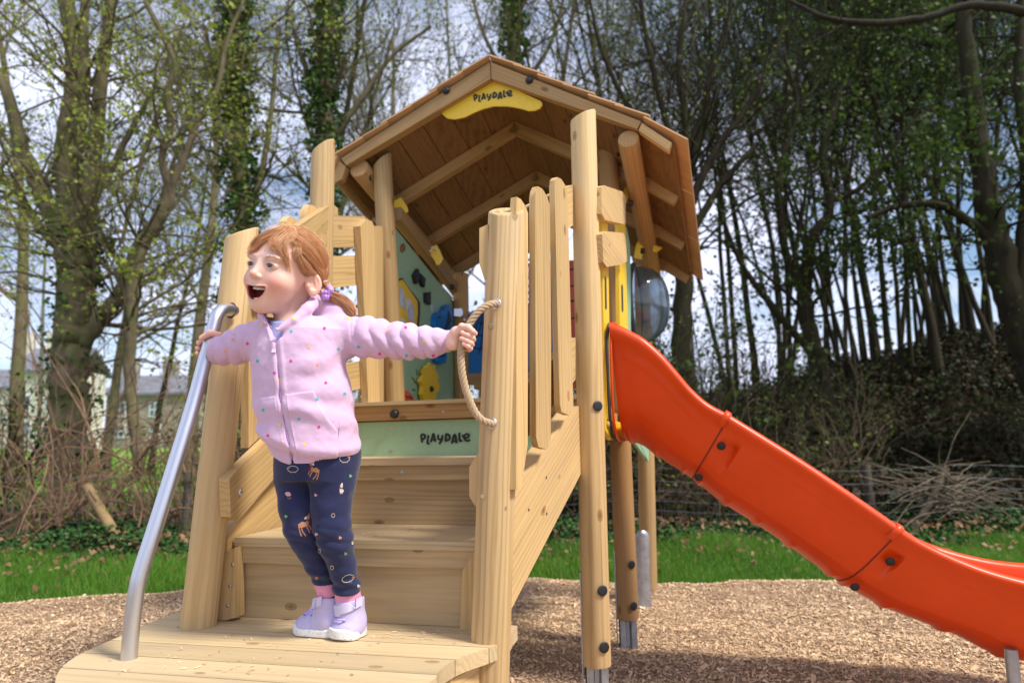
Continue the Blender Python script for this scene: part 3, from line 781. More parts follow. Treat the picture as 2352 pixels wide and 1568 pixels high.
# rear panels: blue with web, red with lines
BA, BN = vplane(P(1075, 800, 3.74), P(1330, 800, 3.60))
Bp = lambda x, y, off=0: Pp(x, y, BA + BN * off, BN)
bl = slab('blue_panel', [Bp(x, y) for x, y in ((1077, 722), (1084, 714), (1200, 700), (1290, 706), (1290, 850), (1077, 858))], .014, M_BLUE, tower, bevel=.002)
acc = Acc()
def webline(*px):
    q = np.array([list(Bp(x, y, .004)) for x, y in px]); V, F = tube_np(q, .0032, 6); acc.add(V, F)
webline((1112, 704), (1103, 750), (1083, 802)); webline((1112, 730), (1108, 760), (1105, 790), (1100, 812)); webline((1112, 700), (1090, 760), (1078, 790))
webline((1080, 800), (1090, 797), (1100, 801), (1112, 797)); webline((1090, 771), (1098, 769), (1112, 772)); webline((1100, 742), (1106, 741), (1114, 744)); webline((1095, 725), (1105, 720))
acc.mk('web_drawing', M_BLACK, bl)
slab('shelf_board', [Bp(x, y, .03) for x, y in ((1070, 858), (1310, 850), (1310, 880), (1070, 884))], .03, M_BEAM, tower)
slab('shelf_board', [Bp(x, y, .10) for x, y in ((1088, 882), (1116, 880), (1116, 892), (1088, 893))], .06, M_LOG, tower)
rp = slab('red_panel', [Bp(x, y, .06) for x, y in ((1213, 604), (1322, 597), (1326, 892), (1216, 900))], .014, M_RED, tower, bevel=.002)
slab('blue_panel', [Bp(x, y, .075) for x, y in ((1263, 650), (1274, 650), (1275, 835), (1265, 835))], .006, M_BLUE, rp, bevel=.001)
acc = Acc()
for ya, yb in ((624, 618), (668, 655), (700, 690), (850, 838), (740, 730)):
    q = np.array([list(Bp(x, ya + (yb - ya) * (x - 1213) / 110, .063)) for x in (1215, 1240, 1262)]); V, F = tube_np(q, .004, 6); acc.add(V, F)
    q = np.array([list(Bp(x, ya + (yb - ya) * (x - 1213) / 110, .063)) for x in (1277, 1300, 1322)]); V, F = tube_np(q, .004, 6); acc.add(V, F)
acc.mk('panel_grooves', M_DARK, rp)

# right side panels: yellow slide frame and green bubble panel
SA, SN = vplane(P(1378, 700, 2.25), P(1445, 700, 2.83))
if SN.x < 0: SN = -SN
Sp = lambda x, y, off=0: Pp(x, y, SA + SN * off, SN)
yf = slab('slide_panel', [Sp(x, y, .0) for x, y in ((1380, 430), (1394, 434), (1396, 520), (1398, 640), (1400, 760), (1404, 1010), (1393, 988), (1387, 760))], .015, M_YELLOW, tower, bevel=.001, n=SN)
slab('slide_panel', [Sp(x, y, .0) for x, y in ((1420, 500), (1436, 505), (1442, 760), (1448, 1004), (1440, 1004), (1424, 760))], .015, M_YELLOW, tower, bevel=.001, n=SN)
slab('slide_panel', [Sp(x, y, .0) for x, y in ((1390, 960), (1447, 975), (1447, 1004), (1425, 1012), (1404, 1008), (1391, 988))], .015, M_YELLOW, tower, bevel=.001, n=SN)
# dark edges of the sheet
slab('panel_edge', [Sp(x, y, -.016) for x, y in ((1374, 430), (1382, 430), (1389, 760), (1395, 990), (1388, 984), (1382, 760))], .006, M_DARK, yf, bevel=0, n=SN)
slab('panel_edge', [Sp(x, y, -.016) for x, y in ((1414, 520), (1421, 520), (1426, 760), (1419, 760))], .006, M_DARK, yf, bevel=0, n=SN)
for q in ([(1389, 638), (1391, 634), (1393, 640), (1394, 708), (1392, 712), (1390, 706)], [(1427, 656), (1429, 652), (1431, 658), (1432, 712), (1430, 718), (1428, 710)]):
    slab('slot', [Sp(x, y, .001) for x, y in q], .002, M_DARK, yf, bevel=0, n=SN)
for q in ([(1381, 430), (1388, 426), (1429, 440), (1437, 450), (1437, 513), (1432, 515), (1390, 505), (1382, 490)], [(1383, 538), (1390, 531), (1432, 535), (1438, 548), (1440, 600), (1430, 607), (1394, 613), (1386, 602)]):
    pl_ = slab('name_board', [Sp(x, y, .03) for x, y in q], .026, M_BOARD, tower, bevel=.004, n=SN, along=VS)
c = Sp(1396, 974, .002); dome('bolt', c, SN, .011, M_LOG, yf, h=.6)
QA, QN = vplane(P(1440, 700, 2.90), P(1492, 700, 3.60))
if QN.x < 0: QN = -QN
Qp = lambda x, y, off=0: Pp(x, y, QA + QN * off, QN)
bp = slab('green_panel', [Qp(x, y) for x, y in ((1439, 520), (1447, 560), (1449, 640), (1449, 760), (1456, 800), (1488, 830), (1488, 1000), (1490, 1060), (1440, 990))], .014, M_GREEN, tower, bevel=.001, n=QN)
slab('green_panel', [Qp(x, y, .002) for x, y in ((1462, 1000), (1490, 1000), (1491, 1052), (1489, 1059))], .012, M_GREEN, tower, bevel=.001, n=QN)
# clear bubble
mglass, tg, bgm = new_mat('clear_dome'); setp(bgm, Roughness=.05, IOR=1.45, Transmission_Weight=.93); bgm.inputs['Base Color'].default_value = (.42, .50, .56, 1)
cb = P(1462, 700, 3.22); Rb = .19
V = []; F = []; nr, ns = 20, 40; a_ = Vector((0, 0, 1)); b_ = QN.cross(a_).normalized()
for i in range(nr):
    t = (math.pi / 2) * i / (nr - 1); 
    for j in range(ns):
        q = j * 2 * math.pi / ns
        V.append(cb + (a_ * math.cos(q) + b_ * math.sin(q)) * Rb * math.cos(t) ** .8 + QN * (.155 * math.sin(t)))
for i in range(nr - 1):
    for j in range(ns): F.append([i * ns + j, i * ns + (j + 1) % ns, (i + 1) * ns + (j + 1) % ns, (i + 1) * ns + j])
bub = mk('bubble_window', V, np.array(F, dtype=object), mglass, bp, smooth=True)
ring('bubble_rim', cb, QN, Rb + .006, .008, M_DARK, bub)
md = bub.modifiers.new('t', 'SOLIDIFY'); md.thickness = .004

# ====================================================================== slide
SLA, SLN = vplane(P(1399, 850, 2.30), P(1399, 850, 2.30) + UT)
Sl = lambda x, y: Pp(x, y, SLA, SLN)
TOPC = [(1399, 738), (1418, 744), (1439, 754), (1479, 776), (1519, 811), (1553, 850), (1587, 890), (1627, 925), (1677, 952), (1758, 1002), (1861, 1067), (1975, 1144), (2070, 1210), (2112, 1238), (2175, 1270), (2260, 1304), (2352, 1330), (2440, 1346), (2560, 1356), (2660, 1352)]
BOTC = [(1420, 998), (1440, 1003), (1462, 1011), (1484, 1027), (1503, 1041), (1527, 1058), (1551, 1073), (1570, 1086), (1587, 1097), (1660, 1155), (1741, 1207), (1835, 1270), (1947, 1350), (1985, 1374), (2060, 1415), (2150, 1452), (2250, 1490), (2340, 1533), (2460, 1560), (2600, 1562)]
W_ = .43
def slide_section(i0, i1, name, nst, lip=True, label=None):
    T = spline([(a[0], a[1], b[0], b[1]) for a, b in zip(TOPC[i0:i1 + 1], BOTC[i0:i1 + 1])], nst)
    # outer + inner profile: (v across 0..1 of W, h 0 bottom..1 rim) as (offset metres from near plane, h, inward metres)
    half = [(.215, -.05, 0), (.172, -.04, 0), (.138, -.005, 0), (.108, .045, 0), (.083, .105, 0), (.061, .18, 0), (.045, .275, 0), (.033, .38, 0), (.025, .5, 0), (.018, .62, 0), (.013, .74, 0), (.010, .80, 0), (.004, .84, 0), (-.006, .885, 0), (-.010, .93, 0), (-.006, .97, 0), (.006, .995, 0), (.020, 1.0, 0), (.032, .985, 0), (.040, .95, 0), (.044, .88, 0), (.05, .7, 0), (.062, .5, 0), (.078, .33, 0), (.11, .2, 0), (.16, .15, 0), (.215, .14, 0)]
    prof = half + [(W_ - x, h, 0) for x, h, _ in half[::-1][1:-1]]
    # refine the profile
    pr = np.array([(x, h) for x, h, _ in prof]); pr = np.vstack([pr, pr[:1]])
    fine = []
    for a, b in zip(pr, pr[1:]):
        k = max(1, int(np.hypot((b - a)[0], (b - a)[1] * .28) / .009))
        for t in range(k): fine.append(a + (b - a) * t / k)
    fine = np.array(fine); m = len(fine); V = []
    for si, (ax, ay, bx, by) in enumerate(T):
        A = Sl(ax, ay); B = Sl(bx, by); up = A - B; s = si / (nst - 1)
        for (x, h) in fine:
            d = 0.0
            if x < .06 and .1 < h < .8:
                if lip:            # bolt recess after each joint
                    a = (s - .035) / .13; g = (h - .30) / .42
                    if 0 < a < 1 and 0 < g < 1: d = .034 * min(1, (1 - g) * 9) * min(1, (1 - a) * 8) * a ** .8 * g ** .7
                rs = (s - .22) / .7 if lip else (s - .12) / .78
                if 0 < rs < 1: d -= .006 * math.exp(-((h - .74) / .035) ** 2) * min(1, 8 * min(rs, 1 - rs))
            sag = -.009 * max(0, math.sin(si / nst * 9 * math.pi * (1 if lip else .6))) ** 8 if h < .05 and x < .4 else 0
            V.append(B + up * h + (-SLN) * (x + d) + Z * sag)
    F = []
    for i in range(nst - 1):
        for j in range(m): F.append([i * m + j, i * m + (j + 1) % m, (i + 1) * m + (j + 1) % m, (i + 1) * m + j])
    F.append(list(range(m))); F.append(list(range((nst - 1) * m, nst * m))[::-1])
    o = mk(name, V, np.array(F, dtype=object), M_ORANGE, slide, smooth=True); o.data.set_sharp_from_angle(angle=rad(50))
    return T, o
slide = mk('slide', [Sl(1400, 800), Sl(1401, 800), Sl(1401, 801)], np.array([[0, 1, 2]], dtype=object), M_ORANGE, tower)
M_SEAM = plain('seam_shadow_gap', (.16, .012, .002), .6)
slide_section(0, 8, 'slide_section', 90, lip=False); 
T2, s2 = slide_section(8, 12, 'slide_section', 110)
T3, s3 = slide_section(12, 19, 'slide_section', 120)
# collars at the joints and dark bolts in the recesses
for (a, b) in (((1678, 951), (1590, 1100)), ((2074, 1212), (1951, 1353))):
    A = Sl(*a); B = Sl(*b); up = A - B; al = (Sl(a[0] + 10, a[1] + 6) - A).normalized(); q = []
    A = A + up * .01
    path = [(.215, -.053), (.172, -.043), (.138, -.008), (.107, .042), (.082, .103), (.060, .18), (.044, .275), (.032, .38), (.024, .5), (.017, .62), (.012, .74), (.009, .80), (.002, .835)]
    V = []; F = []
    for k, sgn in enumerate((-1, 1)):
        for x, h in path: V.append(B + up * h - SLN * (x - .0008) + al * .0022 * sgn)
    m = len(path)
    for j in range(m - 1): F.append([j, j + 1, m + j + 1, m + j])
    o = mk('joint_seam', V, np.array(F, dtype=object), M_SEAM, slide, smooth=True)
    lipp = [(.000, .80), (-.009, .86), (-.0135, .92), (-.010, .98), (.004, 1.012), (.020, 1.018), (.034, 1.0), (.044, .95)]; V = []; F = []
    for k, s_ in enumerate((-.020, -.016, .000, .003)):
        for x, h in lipp: e2 = (.0022 if k in (1, 2) else -.003); V.append(B + up * h - SLN * (x - (e2 if h < .97 else 0)) + Z * (e2 if h >= .97 else 0) + al * s_)
    m = len(lipp)
    for k in range(3):
        for j in range(m - 1): F.append([k * m + j, k * m + j + 1, (k + 1) * m + j + 1, (k + 1) * m + j])
    mk('joint_collar', V, np.array(F, dtype=object), M_ORANGE, slide, smooth=True)
for x, y, o in ((1657, 1024, s2), (1604, 1098, s2), (2049, 1292, s3), (1973, 1357, s3)):
    c = Sl(x, y) - SLN * (.022 if y in (1024, 1292) else .062)
    dome('bolt_cap', c, SLN + Z * -.5, .0135, M_BLACK, o, h=.5)
# entry ring
rq = []
for t in np.linspace(0, 2 * np.pi, 50):
    rq.append((t,))
ringV = []; 
c0 = Sl(1412, 870) - SLN * (W_ / 2) ; 
A0, B0 = Sl(1397, 735), Sl(1432, 1004)
hh = (A0.z - B0.z) / 2; cz = (A0.z + B0.z) / 2; base = A0 - SLN * (W_ / 2)
q = np.array([list(Vector((base.x, base.y, cz)) - UT * .006 + Vector((VT.x, VT.y, 0)) * math.copysign(abs(math.cos(t)) ** .55, math.cos(t)) * (W_ / 2 + .010) + Z * math.copysign(abs(math.sin(t)) ** .55, math.sin(t)) * (hh + .010)) for t in np.linspace(0, 2 * math.pi, 61)])
V, F = tube_np(q, .006, 8); mk('slide_flange', V, F, M_DARK, slide, smooth=True)
q2 = q + np.array(list(UT)) * .012; V, F = tube_np(q2, .005, 8); mk('slide_flange', V, F, M_ORANGE, slide, smooth=True)
# steel leg under the run-out
lp = Sl(2345, 1530) - SLN * .06; pipe('slide_leg', [lp + Z * .03, Vector((lp.x, lp.y, lp.z * .5)), Vector((lp.x, lp.y, -.1))], .017, M_GALV, slide, n=6)
# ====================================================================== surroundings
nr_ = np.random.default_rng(5)
def sstep(t): t = np.clip(t, 0, 1); return t * t * (3 - 2 * t)
def H(x, y):
    x = np.asarray(x, float); y = np.asarray(y, float)
    crest = np.clip(.55 + .245 * (x - .5), 0, 3.3)
    wr = sstep((x + .3) / 2.2)
    bank = crest * sstep((y - 7.0) / 7.5) * wr
    bank = bank - .9 * wr * sstep((y - 16) / 12)
    field = np.clip((y - 18) / 42, 0, 1.1) * 1.0 * (1 - wr)
    n = .05 * np.sin(x * 1.7 + y * .9) * np.sin(y * 1.3 - x * .4) + .02 * np.sin(x * 4.1) * np.sin(y * 3.7)
    return bank + field + n * sstep((y - 5) / 3) 

def grid_mesh(name, xs, ys, hf, mat, **k):
    X, Y = np.meshgrid(xs, ys); V = np.stack([X, Y, hf(X, Y)], -1).reshape(-1, 3)
    n = len(xs); m = len(ys); i = np.arange(n * m).reshape(m, n)
    F = np.stack([i[:-1, :-1], i[:-1, 1:], i[1:, 1:], i[1:, :-1]], -1).reshape(-1, 4)
    return mk(name, V, F, mat, None, smooth=True, **k)
# ground material: leaf litter in the wood, meadow beyond on the left
mg, t, b = new_mat('ground_cover')
geo = t.nodes.new('ShaderNodeNewGeometry'); pos = geo.outputs['Position']
n1 = nz(t, pos, 3, 6, .7); n2 = nz(t, pos, 26, 5, .7)
lit = ramp(t, n2, [(.3, (.014, .010, .006)), (.5, (.035, .024, .014)), (.62, (.024, .028, .010)), (.8, (.07, .045, .028))])
mead = mix(t, ramp(t, nz(t, pos, .6, 5, .7), [(.35, 0), (.65, 1)]), (.13, .26, .035), (.21, .33, .06))
sx = t.nodes.new('ShaderNodeSeparateXYZ'); t.links.new(pos, sx.inputs[0])
mr = t.nodes.new('ShaderNodeMapRange'); mr.inputs[1].default_value = 9; mr.inputs[2].default_value = 11.5; t.links.new(sx.outputs[1], mr.inputs[0])
mr2 = t.nodes.new('ShaderNodeMapRange'); mr2.inputs[1].default_value = .8; mr2.inputs[2].default_value = -.6; t.links.new(sx.outputs[0], mr2.inputs[0])
mm = t.nodes.new('ShaderNodeMath'); mm.operation = 'MULTIPLY'; t.links.new(mr.outputs[0], mm.inputs[0]); t.links.new(mr2.outputs[0], mm.inputs[1])
near = mix(t, ramp(t, n1, [(.4, 0), (.6, 1)]), (.04, .09, .015), (.06, .12, .02))
mr3 = t.nodes.new('ShaderNodeMapRange'); mr3.inputs[1].default_value = 4.9; mr3.inputs[2].default_value = 5.6; t.links.new(sx.outputs[1], mr3.inputs[0])
t.links.new(mix(t, mm.outputs[0], mix(t, mr3.outputs[0], near, lit), mead), b.inputs['Base Color'])
setp(b, Roughness=.95, Specular_IOR_Level=.1); bump(t, b, n2, .6, .03)
xs = np.concatenate([-np.geomspace(400, 22, 14), np.linspace(-20, 24, 111), np.geomspace(26, 400, 14)])
ys = np.concatenate([np.linspace(-12, 26, 96), np.geomspace(27, 700, 40)])
tag(grid_mesh('ground', xs, ys, lambda x, y: H(x, y) - .012, mg), 'grassy ground rising to a wooded bank', kind='structure')

# chipping bed with an irregular far edge
BND = [(-2200, 1440), (0, 1398), (150, 1388), (300, 1376), (430, 1366), (700, 1356), (1000, 1346), (1180, 1338), (1300, 1343), (1420, 1352), (1500, 1353), (1650, 1352), (1800, 1342), (2000, 1344), (2352, 1346), (4500, 1340)]
bq = [Pz(x, y, 0) for x, y in BND]; bxs = np.array([p.x for p in bq]); bys = np.array([p.y for p in bq])
def edge_y(x): x = np.asarray(x, float); return np.interp(x, bxs, bys) + .035 * np.sin(x * 5.1) * np.sin(x * 1.9 + 1) + .012 * np.sin(x * 17)
def hash2(x, y): return np.sin(x * 127.1 + y * 311.7) * .5
def chipH(x, y):
    z = .018 + .012 * np.sin(x * 3.1 + 1) * np.sin(y * 4.3) + .006 * np.sin(x * 9.7 + y * 3) * np.sin(y * 11.1 - x * 5) + .003 * np.sin(x * 31 + y * 17) * np.sin(y * 37 - x * 13)
    e = edge_y(x) - y
    return z * sstep(e / .25) + .045 * np.exp(-((e - .18) / .16) ** 2) - .03 * sstep(-e / .06)
mc, t, b = new_mat('bark_chippings')
pos = t.nodes.new('ShaderNodeNewGeometry').outputs['Position']
n1 = nz(t, vscale(t, pos, (70, 130, 60)), 1, 5, .7, .6); n2 = nz(t, pos, 2.2, 4, .6)
cc = ramp(t, n1, [(.28, (.28, .18, .11)), (.45, (.48, .32, .20)), (.6, (.62, .43, .28)), (.75, (.70, .52, .36))])
t.links.new(mix(t, ramp(t, n2, [(.4, 0), (.7, .5)]), cc, (.22, .13, .075)), b.inputs['Base Color'])
setp(b, Roughness=.9, Specular_IOR_Level=.15); bump(t, b, n1, 1, .02)
xs = np.linspace(-5.5, 6.5, 361); s = np.linspace(0, 1, 150)
X = np.tile(xs, (len(s), 1)); E = edge_y(xs)[None, :]; Y = -2 + (E + .07 + 2) * (1 - (1 - s[:, None]) ** 1.6)
V = np.stack([X, Y, chipH(X, Y)], -1).reshape(-1, 3); n = len(xs); i = np.arange(len(V)).reshape(len(s), n)
F = np.stack([i[:-1, :-1], i[:-1, 1:], i[1:, 1:], i[1:, :-1]], -1).reshape(-1, 4)
tag(mk('chipping_bed', V, F, mc, smooth=True), 'bed of pale bark chippings under the play tower', kind='structure')

# materials with per-vertex colour
def vcol_mat(name, rough=.7, transl=0.0, spec=.2, emit=None):
    m, t, b = new_mat(name); a = attr(t, 'col'); t.links.new(a.outputs['Color'], b.inputs['Base Color']); setp(b, Roughness=rough, Specular_IOR_Level=spec)
    if transl:
        tr = t.nodes.new('ShaderNodeBsdfTranslucent'); t.links.new(a.outputs['Color'], tr.inputs[0]); ms = t.nodes.new('ShaderNodeMixShader'); ms.inputs[0].default_value = transl
        o = [n for n in t.nodes if n.type == 'OUTPUT_MATERIAL'][0]
        t.links.new(b.outputs[0], ms.inputs[1]); t.links.new(tr.outputs[0], ms.inputs[2]); t.links.new(ms.outputs[0], o.inputs[0])
    return m
M_CHIP = vcol_mat('chips', .85); M_GRASS = vcol_mat('grass_blades', .5, .4); M_LEAF = vcol_mat('leaf', .45, .45); M_IVY = vcol_mat('ivy', .6, .12, .15)
def quads(c, a, b_, bend=None):
    """c centres (n,3); a,b half vectors -> vertices, faces"""
    V = np.stack([c - a - b_, c + a - b_, c + a + b_, c - a + b_], 1).reshape(-1, 3); F = np.arange(len(V)).reshape(-1, 4); return V, F
def rand_unit(n): v = nr_.normal(size=(n, 3)); return v / np.linalg.norm(v, axis=1)[:, None]
# loose chips
n = 330000
y = 1.0 + 3.2 * nr_.random(n) ** .8; x = (nr_.random(n) * 2 - 1) * (y * .80 + .6)
k = (y < edge_y(x) + .03 * nr_.normal(size=n)); x, y = x[k], y[k]; n = len(x)
th = nr_.random(n) * np.pi * 2; tl = nr_.normal(size=n) * .35; Ln = nr_.lognormal(-5.52, .45, n) ; Wn = Ln * nr_.uniform(.18, .5, n)
a = np.stack([np.cos(th) * np.cos(tl), np.sin(th) * np.cos(tl), np.sin(tl)], -1) * Ln[:, None]; r2 = rand_unit(n); r2[:, 2] *= .5
bb = np.cross(a, r2); bb = np.cross(bb, a) if False else bb; bb = np.cross(np.array([0, 0, 1.0]) + .5 * r2, a); bb /= np.linalg.norm(bb, axis=1)[:, None] + 1e-9; bb *= Wn[:, None]
V, F = quads(np.stack([x, y, chipH(x, y) + .003 + .003 * nr_.random(n)], -1), a, bb)
pal = np.array([(.74, .53, .335), (.69, .48, .295), (.63, .43, .255), (.47, .31, .175), (.76, .58, .39), (.33, .21, .12), (.62, .42, .24)])
col = pal[nr_.choice(7, n, p=[.22, .24, .2, .12, .1, .05, .07])] * nr_.uniform(.92, 1.08, (n, 1))
tag(mk('bark_chips', V, F, M_CHIP, col=np.repeat(col, 4, 0)), 'loose shredded bark chips', kind='stuff')
# chips on deck and treads (crumbs)
cr_ = []
for x0, y0, sp, m, zz in ((800, 1455, 300, 60, DZ), (500, 1520, 300, 40, DZ), (950, 1440, 90, 30, DZ), (900, 1225, 160, 14, z1), (960, 1206, 90, 16, z1), (930, 1050.5, 60, 16, z2)):
    for _ in range(m):
        xx = x0 + rnd.gauss(0, sp * .5); yy = y0 + rnd.gauss(0, 18 if zz == DZ else 3 if zz == z2 else 8)
        if zz == DZ and not (1438 < yy < 1560 and 200 < xx < 1120): continue
        if zz == z1 and not (1207 < yy < 1240 and 560 < xx < 1080): continue
        if zz == z2 and not (1048.5 < yy < 1051.5 and 830 < xx < 1080): continue
        cr_.append(list(Pz(xx, yy, zz + .0025)))
cr_ = np.array(cr_); n = len(cr_); th = nr_.random(n) * 6.28; Ln = nr_.uniform(.002, .0075, n)
a = np.stack([np.cos(th), np.sin(th), nr_.normal(size=n) * .15], -1) * Ln[:, None]; bb = np.stack([-np.sin(th), np.cos(th), nr_.normal(size=n) * .3], -1) * .0013
V, F = quads(cr_, a, bb); col = pal[nr_.choice([0, 2, 3, 4, 4, 5], n)]
tag(mk('bark_crumbs', V, F, M_CHIP, col=np.repeat(col, 4, 0)), 'crumbs of bark on the steps and deck', kind='stuff')

# grass: bent blades
def blades(n, x, y, h, wd, cols, name, label):
    z = H(x, y) - .012; th = nr_.random(n) * 6.28; lean = nr_.normal(size=(n, 2)) * .35 * h[:, None]
    sx_ = np.stack([np.cos(th), np.sin(th), np.zeros(n)], -1) * wd[:, None]
    p0 = np.stack([x, y, z], -1); p1 = p0 + np.stack([lean[:, 0] * .35, lean[:, 1] * .35, h * .6], -1); p2 = p0 + np.stack([lean[:, 0], lean[:, 1], h], -1)
    V = np.stack([p0 - sx_, p0 + sx_, p1 + sx_ * .7, p1 - sx_ * .7, p2 + sx_ * .1, p2 - sx_ * .1], 1).reshape(-1, 3); i = np.arange(n)[:, None] * 6
    F = np.concatenate([i + np.array([0, 1, 2, 3]), i + np.array([3, 2, 4, 5])]); 
    tag(mk(name, V, F, M_GRASS, col=np.repeat(cols, 6, 0)), label, kind='stuff')
n = 90000
x = nr_.uniform(-5.5, 6, n); d0 = edge_y(x); y = d0 - .02 + (1.9) * nr_.random(n) ** 1.1 + .05 * nr_.normal(size=n)
k = y > d0 - .03 * nr_.random(n); x, y = x[k], y[k]; n = len(x)
patch = np.sin(x * 2.3 + 1) * np.sin(y * 3.1) + .6 * np.sin(x * 5.7 + y * 2)
h = nr_.uniform(.03, .075, n) * (1 + .35 * patch); wd = nr_.uniform(.0016, .0032, n)
g0 = np.array([.075, .20, .018]); g1 = np.array([.15, .31, .035]); m = nr_.random(n)[:, None] * .7 + .15 * patch[:, None] + .15
cols = g0 * (1 - m) + g1 * m; dry = nr_.random(n) < .03; cols[dry] = (.34, .28, .12)
blades(n, x, y, h, wd, np.clip(cols, .01, 1), 'grass', 'lush green grass strip between chippings and hedge')
n = 26000
x = nr_.uniform(-19, 2, n); y = nr_.uniform(9.5, 40, n); k = x < .35 - .05 * y; x, y = x[k], y[k]; n = len(x)
blades(n, x, y, nr_.uniform(.05, .14, n), nr_.uniform(.006, .014, n), np.array([.16, .31, .04]) * nr_.uniform(.7, 1.4, (n, 1)), 'meadow_grass', 'bright meadow grass beyond the hedge')

# ground ivy and litter along the fence
def leafcloud(name, pos, size, cols, mat, label, flat=.5, parent=None, kind='stuff'):
    n = len(pos); nrm = rand_unit(n); nrm[:, 2] = np.abs(nrm[:, 2]) + flat; nrm /= np.linalg.norm(nrm, axis=1)[:, None]
    a = np.cross(nrm, rand_unit(n)); a /= np.linalg.norm(a, axis=1)[:, None]; b_ = np.cross(nrm, a)
    s = size[:, None]; tip = pos + a * s; V = np.stack([pos - a * s * .8, pos - a * s * .1 + b_ * s * .75, tip, pos - a * s * .1 - b_ * s * .75], 1).reshape(-1, 3)
    return tag(mk(name, V, np.arange(len(V)).reshape(-1, 4), mat, parent, col=np.repeat(cols, 4, 0)), label, kind=kind)
def mixcol(n, a, b_, lo=0, hi=1): m = nr_.uniform(lo, hi, (n, 1)); return np.array(a) * (1 - m) + np.array(b_) * m
n = 42000
x = nr_.uniform(-9, 8, n); y = edge_y(x) + 1.55 + 1.9 * nr_.random(n); hh = .16 * sstep((y - edge_y(x) - 1.5) / .5) * (.6 + .4 * np.sin(x * 3 + y)) * nr_.random(n) ** .6
leafcloud('ground_ivy', np.stack([x, y, H(x, y) + hh], -1), nr_.uniform(.012, .032, n), mixcol(n, (.012, .045, .014), (.06, .14, .03)), M_IVY, 'dark ground ivy along the foot of the hedge')
n = 2600
x = nr_.uniform(-6, 7, n); y = edge_y(x) + .25 + nr_.random(n) ** .5 * 2.3; 
leafcloud('fallen_leaves', np.stack([x, y, H(x, y) + .03 + .06 * sstep((y - edge_y(x) - 1.4) / .6)], -1), nr_.uniform(.014, .034, n), mixcol(n, (.20, .10, .045), (.50, .32, .18)), M_LEAF, 'dry brown leaves scattered on grass and ivy', flat=.2)
# undergrowth over the bank
n = 120000
x = nr_.uniform(-3, 16, n); y = nr_.uniform(6.6, 15.5, n); k = x > -1.5 + nr_.normal(size=n) * .6; x, y = x[k], y[k]; n = len(x)
cl = np.sin(x * 1.9 + y * 1.1) * np.sin(y * 2.3 - x * .7) + .7 * np.sin(x * 4.3 + 2) * np.sin(y * 5.1)
hh = np.clip(.18 + .28 * cl, .02, 1) * nr_.random(n) ** .7
cols = mixcol(n, (.006, .012, .005), (.028, .042, .012)); br = nr_.random(n) < .40; cols[br] = mixcol(br.sum(), (.020, .013, .007), (.075, .045, .022))
leafcloud('undergrowth', np.stack([x, y, H(x, y) + hh], -1), nr_.uniform(.022, .06, n), cols, M_IVY, 'dark ivy and bramble undergrowth covering the bank', flat=.2)

# ---------------------------------------------------------------- trees
def bark_mat(name, a, b_, moss=(.10, .13, .03)):
    m, t, bb = new_mat(name); o = objc(t)
    f = nz(t, vscale(t, o, (9, 9, 2.2)), 1, 6, .7, .4); g = nz(t, o, 1.6, 4, .6)
    c = ramp(t, f, [(.3, a), (.7, b_)]); t.links.new(mix(t, ramp(t, g, [(.45, 0), (.7, .7)]), c, moss), bb.inputs['Base Color'])
    setp(bb, Roughness=.9, Specular_IOR_Level=.15); bump(t, bb, f, .8, .04); return m
BARK = bark_mat('bark_grey', (.085, .066, .042), (.24, .19, .12), (.14, .17, .04))
BARK_D = bark_mat('bark_dark', (.016, .012, .008), (.055, .042, .026), (.035, .045, .012))
BARK_P = bark_mat('bark_pale', (.10, .09, .07), (.30, .27, .22))
VINE = bark_mat('vine', (.13, .075, .045), (.34, .22, .14), (.20, .12, .07))
def rv(s=1): return nr_.normal(size=3) * s
def norm(v): return v / (np.linalg.norm(v) + 1e-12)
